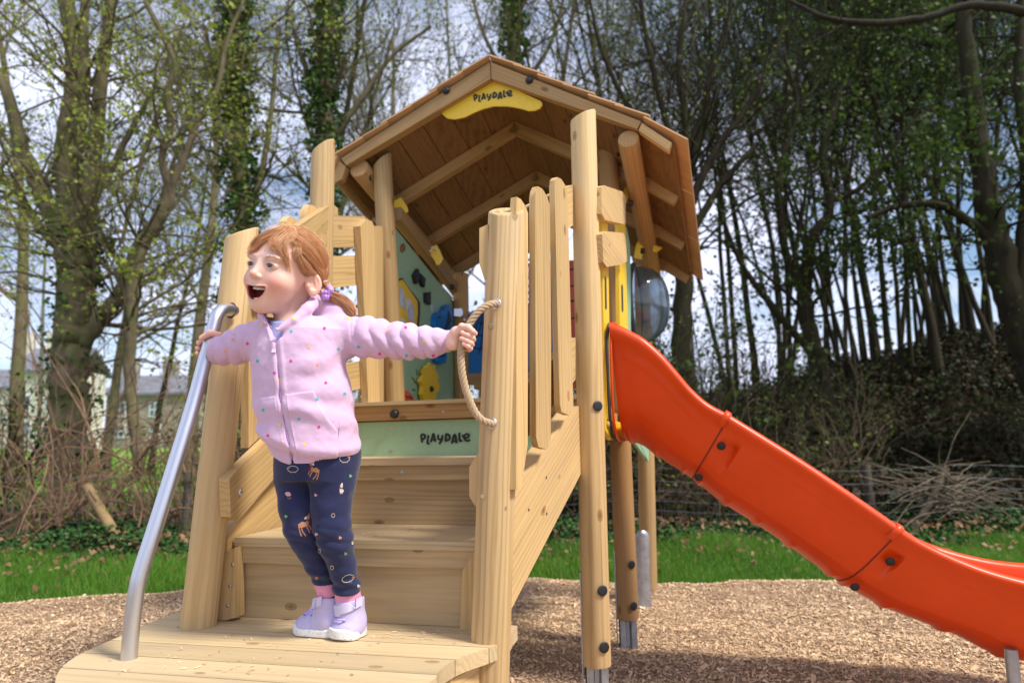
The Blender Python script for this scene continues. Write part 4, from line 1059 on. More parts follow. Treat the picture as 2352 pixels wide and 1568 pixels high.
class Tree:
    def __init__(s, seed): s.a = Acc(); s.lp = []; s.ls = []; s.ivy = []; global nr_; s.old = nr_; nr_ = np.random.default_rng(seed)
    def limb(s, pts, r, sides=8): s.a.tube(pts, r, sides)
    def branch(s, p, d, length, r, lvl, up=.15, wig=.16, nch=(5, 5, 4), leaf=.5, spread=.9):
        n = (8, 6, 5, 4)[min(3, 4 - lvl)] if lvl < 5 else 9
        q = [np.array(p, float)]; d = norm(np.array(d, float)); st = length / (n - 1)
        for i in range(n - 1):
            d = norm(d + rv(wig) + np.array([0, 0, up * .5])); q.append(q[-1] + d * st)
        rr = np.linspace(r, r * .42, n); s.limb(np.array(q), rr, (3, 3, 4, 5, 7)[min(4, lvl)])
        if lvl > 0:
            k = nch[min(len(nch) - 1, max(0, 3 - lvl))]; k = max(1, int(k + nr_.integers(-1, 2)))
            for j in range(k):
                t = nr_.uniform(.22, 1.0); i = min(n - 2, int(t * (n - 1))); base = q[i] + (q[i + 1] - q[i]) * (t * (n - 1) - i)
                tang = norm(q[i + 1] - q[i]); side = norm(np.cross(tang, rv())); ang_ = nr_.uniform(.45, 1.0) * spread
                nd = norm(tang * math.cos(ang_) + side * math.sin(ang_))
                s.branch(base, nd, length * nr_.uniform(.45, .72), r * (1 - .58 * t) * nr_.uniform(.5, .72), lvl - 1, up, wig * 1.12, nch, leaf, spread)
        if lvl <= 1 and leaf > 0:
            for j in range(nr_.poisson(leaf * (5 if lvl == 0 else 2.5))):
                t = nr_.random(); i = min(n - 2, int(t * (n - 1))); s.lp.append(q[i] + (q[i + 1] - q[i]) * (t * (n - 1) - i) + rv(.03))
    def twigs_on(s, pts, r, count, length, lvl=2, leaf=.5, up=.1, wig=.2, nch=(5, 5, 4), rs=.35):
        pts = np.asarray(pts); n = len(pts)
        for _ in range(count):
            t = nr_.uniform(.05, 1) * (n - 1.001); i = int(t); base = pts[i] + (pts[i + 1] - pts[i]) * (t - i); tang = norm(pts[i + 1] - pts[i])
            nd = norm(tang * nr_.uniform(.1, .9) + norm(np.cross(tang, rv())) * 1.0); ri = r[i] if hasattr(r, '__len__') else r
            s.branch(base, nd, length * nr_.uniform(.5, 1.2), min(ri * rs, .035) * nr_.uniform(.5, 1), lvl, up, wig, nch, leaf)
    def build(s, name, bark, leafcol, lsize, label, cat, base=(0, 0, 0), group=None, ivy=None):
        global nr_
        root = tag(empty(name, Vector(base)), label, cat, group)
        V = np.vstack(s.a.V); F = np.vstack(s.a.F); mk('trunk', V, F, bark, root, smooth=True)
        if len(s.lp):
            p = np.array(s.lp); n = len(p); sz = nr_.uniform(lsize * .6, lsize * 1.3, n)
            leafcloud('crown', p, sz, mixcol(n, leafcol[0], leafcol[1]), M_LEAF, None, flat=0, parent=root, kind=None)
        if len(s.ivy):
            p = np.vstack(s.ivy); n = len(p)
            leafcloud('ivy', p, nr_.uniform(.03, .06, n), mixcol(n, (.018, .055, .014), (.11, .20, .04)), M_IVY, None, flat=.1, parent=root, kind=None)
        nr_ = s.old; return root
    def ivy_on(s, pts, rad_, n):
        pts = np.asarray(pts); m = len(pts); t = nr_.random(n) * (m - 1.001); i = t.astype(int); f = (t - i)[:, None]
        c = pts[i] * (1 - f) + pts[i + 1] * f; rr = np.broadcast_to(rad_, (m,))[i] * (.75 + .5 * nr_.random(n)) * (1 + .35 * np.sin(c[:, 2] * 5.3 + i)); th = nr_.random(n) * 6.28
        s.ivy.append(c + np.stack([np.cos(th) * rr, np.sin(th) * rr, nr_.normal(size=n) * .05], -1))
SPRING = ((.20, .27, .03), (.46, .52, .09)); DEEP = ((.024, .055, .010), (.085, .135, .020)); OLIVE = ((.08, .12, .02), (.22, .28, .05))
def hero(name, limbs, Y, label, cat='tree', bark=BARK, leafcol=SPRING, lsize=.029, leaf=.35, seed=1, tw=(14, 1.6, 2), ivy=None, group=None, up=.1):
    T = Tree(seed); wpts = []
    for li, lb in enumerate(limbs):
        yy = [(q[3] if len(q) > 3 else Y) for q in lb]
        q = np.array([list(P(a[0], a[1], d)) + [a[2] * d / FOC] for a, d in zip(lb, yy)]); q = spline(q, max(10, 7 * len(lb)))
        q[:, :3] += nr_.normal(size=(len(q), 3)) * q[:, 3:4] * .09
        T.limb(q[:, :3], q[:, 3], 12); wpts.append(q)
        T.twigs_on(q[:, :3][len(q) // 4:] if li == 0 else q[:, :3], q[:, 3][len(q) // 4:] if li == 0 else q[:, 3], tw[0], tw[1], tw[2], leaf, up)
        if ivy and li in ivy: T.ivy_on(q[:, :3], q[:, 3] * ivy[li][0], ivy[li][1])
    b0 = wpts[0][0]; return T.build(name, bark, leafcol, lsize, label, cat, base=(b0[0], b0[1], 0), group=group)

hero('broad_tree', [[(168, 1150, 46), (160, 1000, 42), (160, 860, 40), (168, 740, 40), (178, 620, 42), (170, 540, 48), (166, 470, 38)],
    [(166, 500, 34), (158, 400, 27), (160, 300, 26), (176, 200, 26), (168, 100, 20), (152, 0, 18), (150, -120, 12)],
    [(190, 520, 30), (208, 400, 19), (222, 300, 17), (232, 180, 15), (250, 60, 13), (262, -60, 9)],
    [(178, 330, 14), (196, 200, 13), (192, 80, 12), (198, -60, 9)],
    [(150, 560, 22), (100, 450, 20), (55, 350, 17), (15, 210, 13), (-40, 110, 9)],
    [(160, 590, 14), (90, 520, 11), (30, 430, 9), (-40, 400, 6)],
    [(185, 790, 22), (240, 720, 19), (290, 655, 17), (318, 600, 12)],
    [(200, 470, 12), (250, 400, 9), (300, 300, 7), (360, 190, 5), (420, 60, 4)]], 8.6,
    'thick forked tree with ivy and brambles round its trunk, far left', seed=11, tw=(13, 1.7, 2), leaf=.5, ivy={0: (1.15, 900)})
hero('twisted_tree', [[(322, 1100, 12), (306, 960, 12), (296, 830, 13), (302, 735, 14), (306, 640, 17), (326, 555, 17), (372, 492, 15), (392, 420, 14)],
    [(389, 425, 12), (372, 360, 9), (392, 290, 9), (386, 215, 8), (400, 145, 8), (368, 70, 7), (334, 0, 6), (310, -80, 4)],
    [(392, 425, 11), (430, 345, 9), (452, 285, 7), (498, 205, 6), (520, 100, 5), (560, 0, 4)],
    [(385, 215, 6), (340, 320, 5), (300, 470, 5), (280, 560, 4)]], 8.0,
    'slim tree with a crooked zigzag trunk, left of the tower', seed=12, tw=(15, 1.4, 2), leaf=.5)
hero('ivy_clad_tree', [[(560, 1080, 22), (556, 800, 21), (558, 520, 20), (545, 300, 20), (536, 120, 18), (540, -60, 14)],
    [(556, 520, 10), (600, 400, 8), (625, 240, 6), (640, 60, 5)], [(548, 330, 9), (500, 200, 7), (470, 60, 5)]], 9.5,
    'tree thickly clad in ivy behind the left front post', seed=13, leafcol=OLIVE, tw=(16, 1.7, 2), leaf=.5, ivy={0: (1.9, 5200)})
hero('ivy_clad_tree', [[(750, 1080, 20), (748, 700, 20), (752, 380, 20), (742, 200, 19), (752, 60, 17), (760, -80, 12)],
    [(748, 260, 9), (700, 150, 7), (660, 20, 5)], [(752, 330, 8), (820, 240, 7), (900, 130, 5), (990, 60, 4)]], 10.0,
    'ivy clad tree rising above the left post of the tower roof', seed=14, leafcol=OLIVE, tw=(14, 1.8, 2), leaf=.4, ivy={0: (1.8, 4800)})
hero('ivy_clad_tree', [[(1190, 1080, 17), (1186, 500, 17), (1180, 140, 16), (1176, 0, 14), (1170, -100, 10)],
    [(1184, 200, 7), (1120, 100, 5), (1080, -20, 4)], [(1184, 220, 7), (1260, 110, 5), (1300, -20, 4)]], 11.0,
    'ivy clad trunk seen above the roof ridge', seed=15, leafcol=OLIVE, tw=(14, 1.8, 2), leaf=.5, ivy={0: (1.7, 3200)})
hero('vase_shaped_tree', [[(1560, 1000, 24), (1568, 700, 22), (1570, 520, 20), (1572, 420, 17)],
    [(1570, 430, 12), (1535, 300, 9), (1505, 180, 8), (1480, 60, 6), (1460, -80, 4)],
    [(1572, 430, 12), (1575, 300, 9), (1560, 160, 8), (1570, 40, 6), (1585, -80, 4)],
    [(1574, 430, 12), (1610, 300, 9), (1630, 180, 8), (1668, 60, 6), (1690, -80, 4)],
    [(1572, 500, 12), (1640, 350, 9), (1700, 270, 8), (1760, 170, 6), (1800, 60, 4)],
    [(1568, 440, 10), (1500, 320, 8), (1430, 220, 6), (1380, 110, 5), (1350, -20, 4)],
    [(1572, 560, 11), (1660, 420, 8), (1740, 330, 6)]], 9.5,
    'bare vase shaped tree with many upright limbs, right of the roof', bark=BARK_D, seed=16, leafcol=OLIVE, tw=(15, 1.7, 2), leaf=.12, up=.3)
hero('overhanging_bough', [[(2560, 60, 15), (2352, 26, 12), (2232, 12, 10), (2130, 40, 9), (2018, 54, 8), (1907, 43, 6), (1850, 20, 5), (1803, -5, 4), (1760, -40, 3)],
    [(2232, 12, 6), (2180, -30, 4), (2100, -60, 3)], [(1950, 48, 3), (1900, 80, 2.5), (1840, 110, 1.5)], [(2352, 26, 7), (2450, 120, 5), (2560, 150, 4)]], 5.5,
    'dark bough arching across the top right corner', 'branch', bark=bark_mat('bark_black', (.02, .016, .012), (.06, .048, .035), (.03, .035, .015)), seed=17, tw=(6, .7, 1), leaf=0)
hero('leaning_tree', [[(2400, 900, 40, 9), (2330, 720, 34, 9), (2290, 560, 30, 9), (2262, 420, 26, 9), (2240, 250, 22, 9), (2215, 60, 18, 9), (2200, -80, 14, 9)],
    [(2330, 730, 22, 9), (2352, 560, 18, 9), (2360, 380, 15, 9), (2340, 160, 12, 9), (2350, -60, 9, 9)],
    [(2290, 560, 14, 9), (2180, 480, 10, 9), (2080, 470, 8, 9), (1990, 500, 6, 9)],
    [(2420, 900, 26, 9), (2440, 700, 24, 9), (2400, 500, 20, 9), (2420, 200, 14, 9)]], 9,
    'large leaning multi stemmed tree at the far right edge', bark=BARK_D, seed=18, leafcol=DEEP, tw=(14, 1.8, 2), leaf=1.3, lsize=.04)
hero('arching_tree', [[(1900, 1010, 22), (1885, 860, 20), (1850, 700, 17), (1862, 560, 14), (1905, 480, 12), (1890, 350, 9), (1930, 200, 7)],
    [(1855, 700, 12), (1800, 560, 9), (1790, 400, 7), (1830, 250, 6), (1800, 120, 4)],
    [(1890, 470, 8), (1990, 420, 6), (2080, 300, 5), (2150, 240, 4)],
    [(1870, 820, 10), (1770, 700, 8), (1700, 600, 6), (1650, 480, 5)]], 10.5,
    'gnarled tree with arching stems in front of the wooded bank', bark=BARK_D, seed=19, leafcol=DEEP, tw=(15, 1.5, 2), leaf=1.0, lsize=.036)

# general woodland trees, built once and copied
def grown(seed, height, r, name, bark, leafcol, leaf, lsize, first=.35, nb=11, up=.35, stems=1, blen=.34):
    T = Tree(seed)
    for sidx in range(stems):
        n = 12; d = norm(np.array([0, 0, 1.0]) + (rv(.22) * np.array([1, 1, 0]) if stems > 1 else 0)); q = [np.zeros(3) + (rv(.12) * np.array([1, 1, 0]) if stems > 1 else 0)]
        for i in range(n - 1): d = norm(d + rv(.055) + np.array([0, 0, .05])); q.append(q[-1] + d * height / (n - 1))
        q = np.array(q); rr = np.linspace(r, r * .22, n) * (1 if stems == 1 else .7); rr[0] *= 1.35; T.limb(q, rr, 8)
        for k in range(nb):
            t = first + (1 - first) * (k + nr_.random()) / nb; i = min(n - 2, int(t * (n - 1))); base = q[i] + (q[i + 1] - q[i]) * (t * (n - 1) - i)
            a = nr_.random() * 6.28; nd = norm(np.array([math.cos(a), math.sin(a), nr_.uniform(.35, 1.1)]))
            T.branch(base, nd, height * blen * (1.15 - .6 * t) * nr_.uniform(.7, 1.2), rr[i] * .5, 3, up, .15, (6, 5, 4), leaf)
    return T.build(name, bark, leafcol, lsize, 'x', 'tree')
def copy_tree(o, loc, rz, sc, label, group):
    c = o.copy(); C.objects.link(c); c.location = loc; c.rotation_euler = (0, 0, rz); c.scale = (sc, sc, sc); c['label'] = label; c['group'] = group
    for ch in o.children: d = ch.copy(); C.objects.link(d); d.parent = c
    return c
protos = {
 'a': grown(31, 11.5, .13, 'woodland_tree', BARK, SPRING, .26, .033, .3, 9),
 'b': grown(32, 12.5, .09, 'woodland_tree', BARK_D, OLIVE, .12, .036, .4, 9),
 'c': grown(33, 11.0, .085, 'woodland_tree', BARK_D, DEEP, .85, .033, .28, 12),
 'd': grown(34, 12.0, .075, 'slender_tree', BARK_D, DEEP, .50, .034, .35, 9, stems=3, blen=.26),
 'e': grown(35, 10.5, .10, 'slender_tree', BARK_P, OLIVE, .10, .035, .3, 7, stems=2, blen=.28)}
used = set(); PUT = []
ORD = 'first second third fourth fifth sixth seventh eighth ninth tenth eleventh twelfth thirteenth fourteenth fifteenth sixteenth seventeenth eighteenth nineteenth twentieth twenty-first twenty-second twenty-third twenty-fourth twenty-fifth twenty-sixth twenty-seventh twenty-eighth'.split()
def put(k, px, Y, sc, label, group):
    kind_ = {'a': 'spreading twiggy tree with yellow green buds', 'b': 'tall bare dark barked tree', 'c': 'leafy dark green tree', 'd': 'slender multi stemmed dark tree', 'e': 'pale barked slim tree', 's': 'dark tangled shrub', 't': 'light twiggy shrub'}[k]
    p = P(px, 1000, Y); z = float(H(p.x, p.y)) - .1; rz = rnd.uniform(0, 6.28); o = protos[k]; loc = Vector((p.x, p.y, z))
    if k not in used: used.add(k); o.location = loc; o.rotation_euler = (0, 0, rz); o.scale = (sc, sc, sc); o['group'] = group; PUT.append((px, o, kind_, group))
    else: PUT.append((px, copy_tree(o, loc, rz, sc, 'x', group), kind_, group))
GB, GR, GM = 'bare spring trees beyond the meadow hedge', 'dark trees crowding the wooded bank', 'trees behind the play tower'
for px, Y, k in ((-900, 13, 'a'), (-640, 15, 'b'), (-430, 12, 'a'), (-240, 14, 'e'), (40, 14, 'a'), (-60, 10.5, 'b'), (245, 16, 'a'), (440, 14, 'a'), (350, 20, 'b'), (110, 21, 'e')):
    put(k, px, Y, rnd.uniform(.9, 1.15), None, GB)
for px, Y, k in ((640, 13.5, 'b'), (690, 17, 'a'), (850, 14, 'a'), (960, 16, 'b'), (1060, 14, 'e'), (1255, 14.5, 'a'), (1350, 17, 'b'), (1440, 15, 'e')):
    put(k, px, Y, rnd.uniform(.9, 1.15), None, GM)
for px, Y, k in ((1520, 14, 'b'), (1620, 13, 'e'), (1690, 13.5, 'd'), (1745, 16, 'c'), (1800, 12.5, 'd'), (1880, 14.5, 'c'), (1940, 16, 'd'), (1975, 12.5, 'd'),
                 (2030, 14.5, 'c'), (2085, 13, 'd'), (2130, 16.5, 'd'), (2170, 12.5, 'c'), (2215, 14.5, 'd'), (2260, 16, 'c'), (2300, 13, 'd'), (2380, 14, 'c'), (2430, 15, 'd'), (2500, 13, 'c'),
                 (1820, 20, 'd'), (1910, 18, 'c'), (2000, 21, 'd'), (2060, 17.5, 'c'), (2200, 20, 'd'), (2240, 18, 'c'), (2340, 21, 'd'), (2350, 17, 'c')):
    put(k, px, Y, rnd.uniform(.85, 1.15), None, GR)

# shrubs at the wood's edge
def shrub(seed, name, h, bark, leafcol, leaf, lsize, nst=16, tangle=False):
    T = Tree(seed)
    for i in range(nst):
        a = nr_.random() * 6.28; base = np.array([math.cos(a), math.sin(a), 0]) * nr_.uniform(0, .35)
        d = norm(np.array([math.cos(a) * .5, math.sin(a) * .5, 1.0]) + rv(.2)); T.branch(base, d, h * nr_.uniform(.7, 1.1), .014, 2, .1, .22, (5, 5), leaf)
    return T.build(name, bark, leafcol, lsize, 'x', 'shrub')
protos['s'] = shrub(41, 'shrub', 1.9, BARK_D, DEEP, .30, .026); protos['t'] = shrub(42, 'shrub', 1.5, BARK, OLIVE, .3, .022)
for px, Y, k, sc in ((1470, 8.0, 's', 1.0), (1530, 9.0, 's', 1.2), (1600, 9, 't', 1.1), (1670, 9.6, 's', 1.3), (1790, 10.5, 's', 1.0), (1900, 9, 't', .8), (2330, 9, 's', .7), (1400, 8.5, 's', 1.3), (1300, 9.5, 's', 1.2)):
    put(k, px, Y, sc, None, 'shrubs along the wood edge')
for px, Y, k, sc in ((-40, 8.8, 's', 1.1), (10, 9.5, 't', .8), (500, 8.8, 't', .8), (640, 8.8, 't', 1.1), (870, 9, 's', 1.2), (600, 10.5, 't', 1.2)):
    put(k, px, Y, sc, None, 'shrubs in the left hedge')

WHERE = {GB: 'beyond the left hedge', GM: 'behind the play tower', GR: 'on the wooded bank', 'shrubs along the wood edge': 'at the foot of the bank', 'shrubs in the left hedge': 'in the left hedge'}
for gname, wh in WHERE.items():
    for i, (px, o, kd, _) in enumerate(sorted([q for q in PUT if q[3] == gname], key=lambda q: q[0])): o['label'] = '%s %s, %s from the left there' % (kd, wh, ORD[i])
# brambles: long looping woody stems
VINE_D = bark_mat('vine_dark', (.05, .032, .02), (.15, .10, .065), (.06, .05, .025))
def bramble(seed, label, px, Y, wdt, hgt, n, name='bramble', th=.011):
    T = Tree(seed); c = P(px, 1000, Y)
    for i in range(n):
        x0 = nr_.uniform(-wdt, wdt); y0 = nr_.uniform(-.5, .5); q = [np.array([x0, y0, 0.0])]; d = norm(np.array([nr_.normal() * .35, nr_.normal() * .3, 1.0])); L_ = nr_.uniform(.7, 1.6) * hgt; k = 12; curl = rv(.35)
        for j in range(k):
            d = norm(d + rv(.20) + curl * .16 + np.array([0, 0, -.06 - .09 * (j > 7)])); q.append(q[-1] + d * L_ / k)
            if q[-1][2] < .03: q[-1][2] = .03
        T.limb(spline(np.array(q), 18), np.linspace(th, th * .3, 18) * nr_.uniform(.4, 1.2), 5)
        if nr_.random() < .5: T.twigs_on(np.array(q), .008, 3, .35, 1, .06, 0, .3)
    o = T.build(name, VINE if px < 900 else VINE_D, OLIVE, .03, label, 'bramble'); o.location = (c.x, c.y, float(H(c.x, c.y)) - .02); return o
bramble(51, 'tangle of bare brown bramble stems climbing round the thick forked tree', 150, 7.2, .6, 2.2, 75)
bramble(52, 'low thorny tangle of brown stems at the far left edge', 30, 6.7, .6, .8, 40)
bramble(53, 'brown bramble stems between the forked tree and the handrail', 340, 6.9, .7, .8, 28)
bramble(54, 'brown bramble stems behind the left front post', 520, 7.2, .8, 1.4, 90)
bramble(55, 'dark bramble stems behind the tall posts of the slide', 1480, 7.0, .9, 1.1, 80)
bramble(56, 'dark bramble stems behind the slide', 1760, 7.2, 1.1, 1.2, 110)
# heap of cut branches
T = Tree(61); c = P(2150, 1180, 6.3); 
T.limb(spline(np.array([[-.22, 0, .02], [-.02, .0, .28], [.16, .05, .55]]), 8), np.linspace(.030, .034, 8), 8)
for i in range(90):
    b0 = np.array([nr_.uniform(-.1, .25), nr_.uniform(-.2, .2), nr_.uniform(.15, .5)]); a = nr_.uniform(-.5, 3.6); d = norm(np.array([math.cos(a) * 1.2, nr_.normal() * .3, math.sin(a) * .6 - .15])); L_ = nr_.uniform(.2, .7); q = [b0]
    for j in range(7): d = norm(d + rv(.12) + np.array([0, 0, -.06])); q.append(q[-1] + d * L_ / 7)
    q = np.array(q); q[:, 2] = np.maximum(q[:, 2], .02); T.limb(spline(q, 9), np.linspace(.008, .003, 9), 4)
T.build('brush_pile', bark_mat('dead_wood', (.08, .065, .045), (.26, .21, .15), (.12, .09, .05)), OLIVE, .03, 'grey heap of cut branches by the fence on the right', 'brush pile').location = (c.x, c.y, float(H(c.x, c.y)))
# leaning cut log on the left
p0, p1 = P(279, 1252, 6.1), P(200, 1118, 6.6)
tag(log('fallen_log', p0, p1, .045, plain('cut_wood', (.24, .16, .07), .8, 0, .3, 9), None, flats=False), 'pale split log leaning in the brambles at the left', 'log')

# wire fence along the wood
fence = tag(empty('wire_fence', P(1200, 1200, 6.5).xy.to_3d()), 'low stock fence of wire and dark posts in front of the wood', 'fence')
M_WIRE = plain('fence_wire', (.16, .17, .18), .5, .7, .2, 9); M_FP = bark_mat('fence_post', (.05, .04, .03), (.15, .12, .09))
for px in (-150, 430, 700, 1200, 1995, 2420):
    c = P(px, 1100, 6.55); z0 = float(H(c.x, c.y)); log('fence_post', Vector((c.x, c.y, z0 - .1)), Vector((c.x, c.y + .02, z0 + .60)), .035, M_FP, fence, flats=False, seg=12)
acc = Acc(); xl, xr = P(-400, 1100, 6.5).x, P(2600, 1100, 6.5).x
for zz in (.06, .15, .24, .33, .42, .54): 
    xs_ = np.linspace(xl, xr, 40); V, F = tube_np(np.stack([xs_, np.full(40, 6.5), H(xs_, 6.5 + 0 * xs_) + zz + .008 * np.sin(xs_ * 2)], -1), .0022, 4); acc.add(V, F)
for xx in np.arange(xl, xr, .16): V, F = tube_np(np.array([[xx, 6.5, .05], [xx, 6.5, .42]]), .0016, 3); acc.add(V, F)
acc.mk('wire', M_WIRE, fence)

# ---------------------------------------------------------------- houses beyond the meadow
M_STONE = None
mst, t, b = new_mat('rubble_stone'); o = objc(t)
br = t.nodes.new('ShaderNodeTexBrick'); br.inputs['Scale'].default_value = 1; br.inputs['Brick Width'].default_value = .5; br.inputs['Row Height'].default_value = .2; br.inputs['Mortar Size'].default_value = .02
br.inputs['Color1'].default_value = (.23, .20, .16, 1); br.inputs['Color2'].default_value = (.34, .29, .22, 1); br.inputs['Mortar'].default_value = (.38, .35, .3, 1)
cx = t.nodes.new('ShaderNodeSeparateXYZ'); cmb = t.nodes.new('ShaderNodeCombineXYZ'); t.links.new(o, cx.inputs[0]); t.links.new(cx.outputs[0], cmb.inputs[0]); t.links.new(cx.outputs[2], cmb.inputs[1]); t.links.new(cmb.outputs[0], br.inputs['Vector'])
t.links.new(br.outputs[0], b.inputs['Base Color']); setp(b, Roughness=.9); M_STONE = mst
M_SLATE = plain('roof_slate', (.16, .16, .18), .6, 0, .3, 1.5); M_REND = plain('cream_render', (.62, .58, .48), .85, 0, .06, 1); M_WHITE = plain('white_frame', (.78, .79, .8), .5, 0, .03, 2)
M_GLASS = plain('house_glass', (.10, .13, .17), .15, 0, .4, 1); M_TEAL = plain('teal_paint', (.10, .28, .28), .5, 0, .1, 2)
def house(name, px0, px1, Y, eave_px, ridge_px, base_px, wallm, label, cat, wins, depth=6, chims=()):
    a = P(px0, base_px, Y); b_ = P(px1, base_px, Y); zb = min(a.z, float(H(a.x, a.y)) - .3); ze = P((px0 + px1) / 2, eave_px, Y).z; zr = P((px0 + px1) / 2, ridge_px, Y + depth / 2).z
    root = tag(empty(name, Vector(((a.x + b_.x) / 2, Y + depth / 2, zb))), label, cat)
    w_ = b_.x - a.x
    box('wall', Vector((a.x, Y, zb)), Vector((w_, 0, 0)), Vector((0, depth, 0)), Vector((0, 0, ze - zb)), wallm, root, bevel=0)
    e = .3; V = [(a.x - e, Y - e, ze), (b_.x + e, Y - e, ze), (b_.x + e, Y + depth / 2, zr), (a.x - e, Y + depth / 2, zr), (a.x - e, Y + depth + e, ze), (b_.x + e, Y + depth + e, ze)]
    V2 = [(x, y, z - .2) for x, y, z in V]
    F = [[0, 1, 2, 3], [3, 2, 5, 4], [6, 9, 8, 7], [9, 10, 11, 8], [0, 6, 7, 1], [4, 5, 11, 10], [0, 3, 9, 6], [3, 4, 10, 9], [1, 7, 8, 2], [2, 8, 11, 5]]
    rf = mk('roof', V + V2, np.array(F, dtype=object), M_SLATE, root)
    for cx_ in chims:
        q = P(cx_, ridge_px, Y + depth / 2); c_ = box('chimney', Vector((q.x - .5, Y + depth / 2 - .4, zr - .6)), Vector((1.0, 0, 0)), Vector((0, .8, 0)), Vector((0, 0, 1.7)), wallm, rf, bevel=0)
    for (x0, y0, x1, y1) in wins:
        p, q = P(x0, y1, Y), P(x1, y0, Y); ww = q.x - p.x; hh_ = q.z - p.z
        fr = box('window', Vector((p.x, Y - .06, p.z)), Vector((ww, 0, 0)), Vector((0, .1, 0)), Vector((0, 0, hh_)), M_WHITE, root, bevel=0)
        for i in (0, 1):
            for j in (0, 1): box('pane', Vector((p.x + ww * (.12 + .42 * i), Y - .075, p.z + hh_ * (.1 + .44 * j))), Vector((ww * .34, 0, 0)), Vector((0, .03, 0)), Vector((0, 0, hh_ * .36)), M_GLASS, fr, bevel=0)
    return root
h1 = house('stone_house', 236, 430, 52, 902, 862, 1035, M_STONE, 'grey stone terrace with slate roof and white windows beyond the meadow', 'house',
      [(262, 922, 292, 958), (342, 922, 370, 958), (258, 972, 290, 1006), (342, 974, 370, 1006)], chims=(300, 392), depth=5)
house('stone_house', 440, 660, 56, 915, 880, 1035, M_STONE, 'long stone house half hidden behind the left front post', 'house', [(470, 935, 494, 962), (600, 935, 622, 962)], chims=(460, 560))
house('cream_house', 20, 150, 46, 850, 800, 1035, M_REND, 'cream rendered house glimpsed through brambles at the left', 'house', [(50, 905, 72, 945), (104, 905, 126, 945), (50, 965, 72, 1000)], depth=4, chims=(60, 130))
house('cream_house', -200, 30, 58, 890, 850, 1035, M_REND, 'pale house at the left edge of the photo', 'house', [(-40, 930, -15, 960)], chims=(-60,))
# ====================================================================== the child (implicit surfaces -> mesh)
PX = 1.69 / FOC                                     # metres per frame unit at the child's distance
import time
def A3(v): return np.array([v[0], v[1], v[2]], float)
def seg(p, a, b, ra, rb):
    ab = b - a; t = np.clip(((p - a) @ ab) / (ab @ ab), 0, 1); d = p - a - t[:, None] * ab
    return np.sqrt((d * d).sum(1)) - (ra + (rb - ra) * t)
def ell(p, c, R, r):
    """ellipsoid, R rows = axes"""
    q = ((p - c) @ R.T) / r; k = np.sqrt((q * q).sum(1)); g = np.sqrt(((q / r) ** 2).sum(1)) + 1e-9
    return k * (k - 1) / g
def smin(a, b, k): h = np.clip(.5 + .5 * (b - a) / k, 0, 1); return b * (1 - h) + a * h - k * h * (1 - h)
def smax(a, b, k): return -smin(-a, -b, k)
def near(p, c, r, fn):
    """evaluate fn only within r of c; elsewhere a safe distance"""
    q = np.sqrt(((p - c) ** 2).sum(1)); m = q < r; d = np.maximum(q - r * .72, .02)
    if m.any(): d[m] = fn(p[m])
    return d
def smins(ds, k):
    r = ds[0]
    for d in ds[1:]: r = smin(r, d, k)
    return r
def column(p, keys):
    """upright body column; keys: (z, cx, cy, a, b, yaw)"""
    K = np.array(keys); K = K[np.argsort(K[:, 0])]; z = np.clip(p[:, 2], K[0, 0], K[-1, 0])
    f = lambda i: np.interp(z, K[:, 0], K[:, i]); cx, cy, a, b_, yw = f(1), f(2), f(3), f(4), f(5)
    dx, dy = p[:, 0] - cx, p[:, 1] - cy; c, s = np.cos(yw), np.sin(yw); u, v = dx * c + dy * s, -dx * s + dy * c
    k = np.sqrt((u / a) ** 2 + (v / b_) ** 2); g = np.sqrt((u / a ** 2) ** 2 + (v / b_ ** 2) ** 2) + 1e-9
    d = k * (k - 1) / g; e = np.abs(p[:, 2] - z); return np.where(e > 0, np.sqrt(np.maximum(d, 0) ** 2 + e ** 2), d)
def mesh_sdf(fn, lo, hi, h, newton=1):
    t0_ = time.time(); r = mesh_sdf_(fn, lo, hi, h, newton); print('sdf', len(r[0]), round(time.time() - t0_, 1)); return r
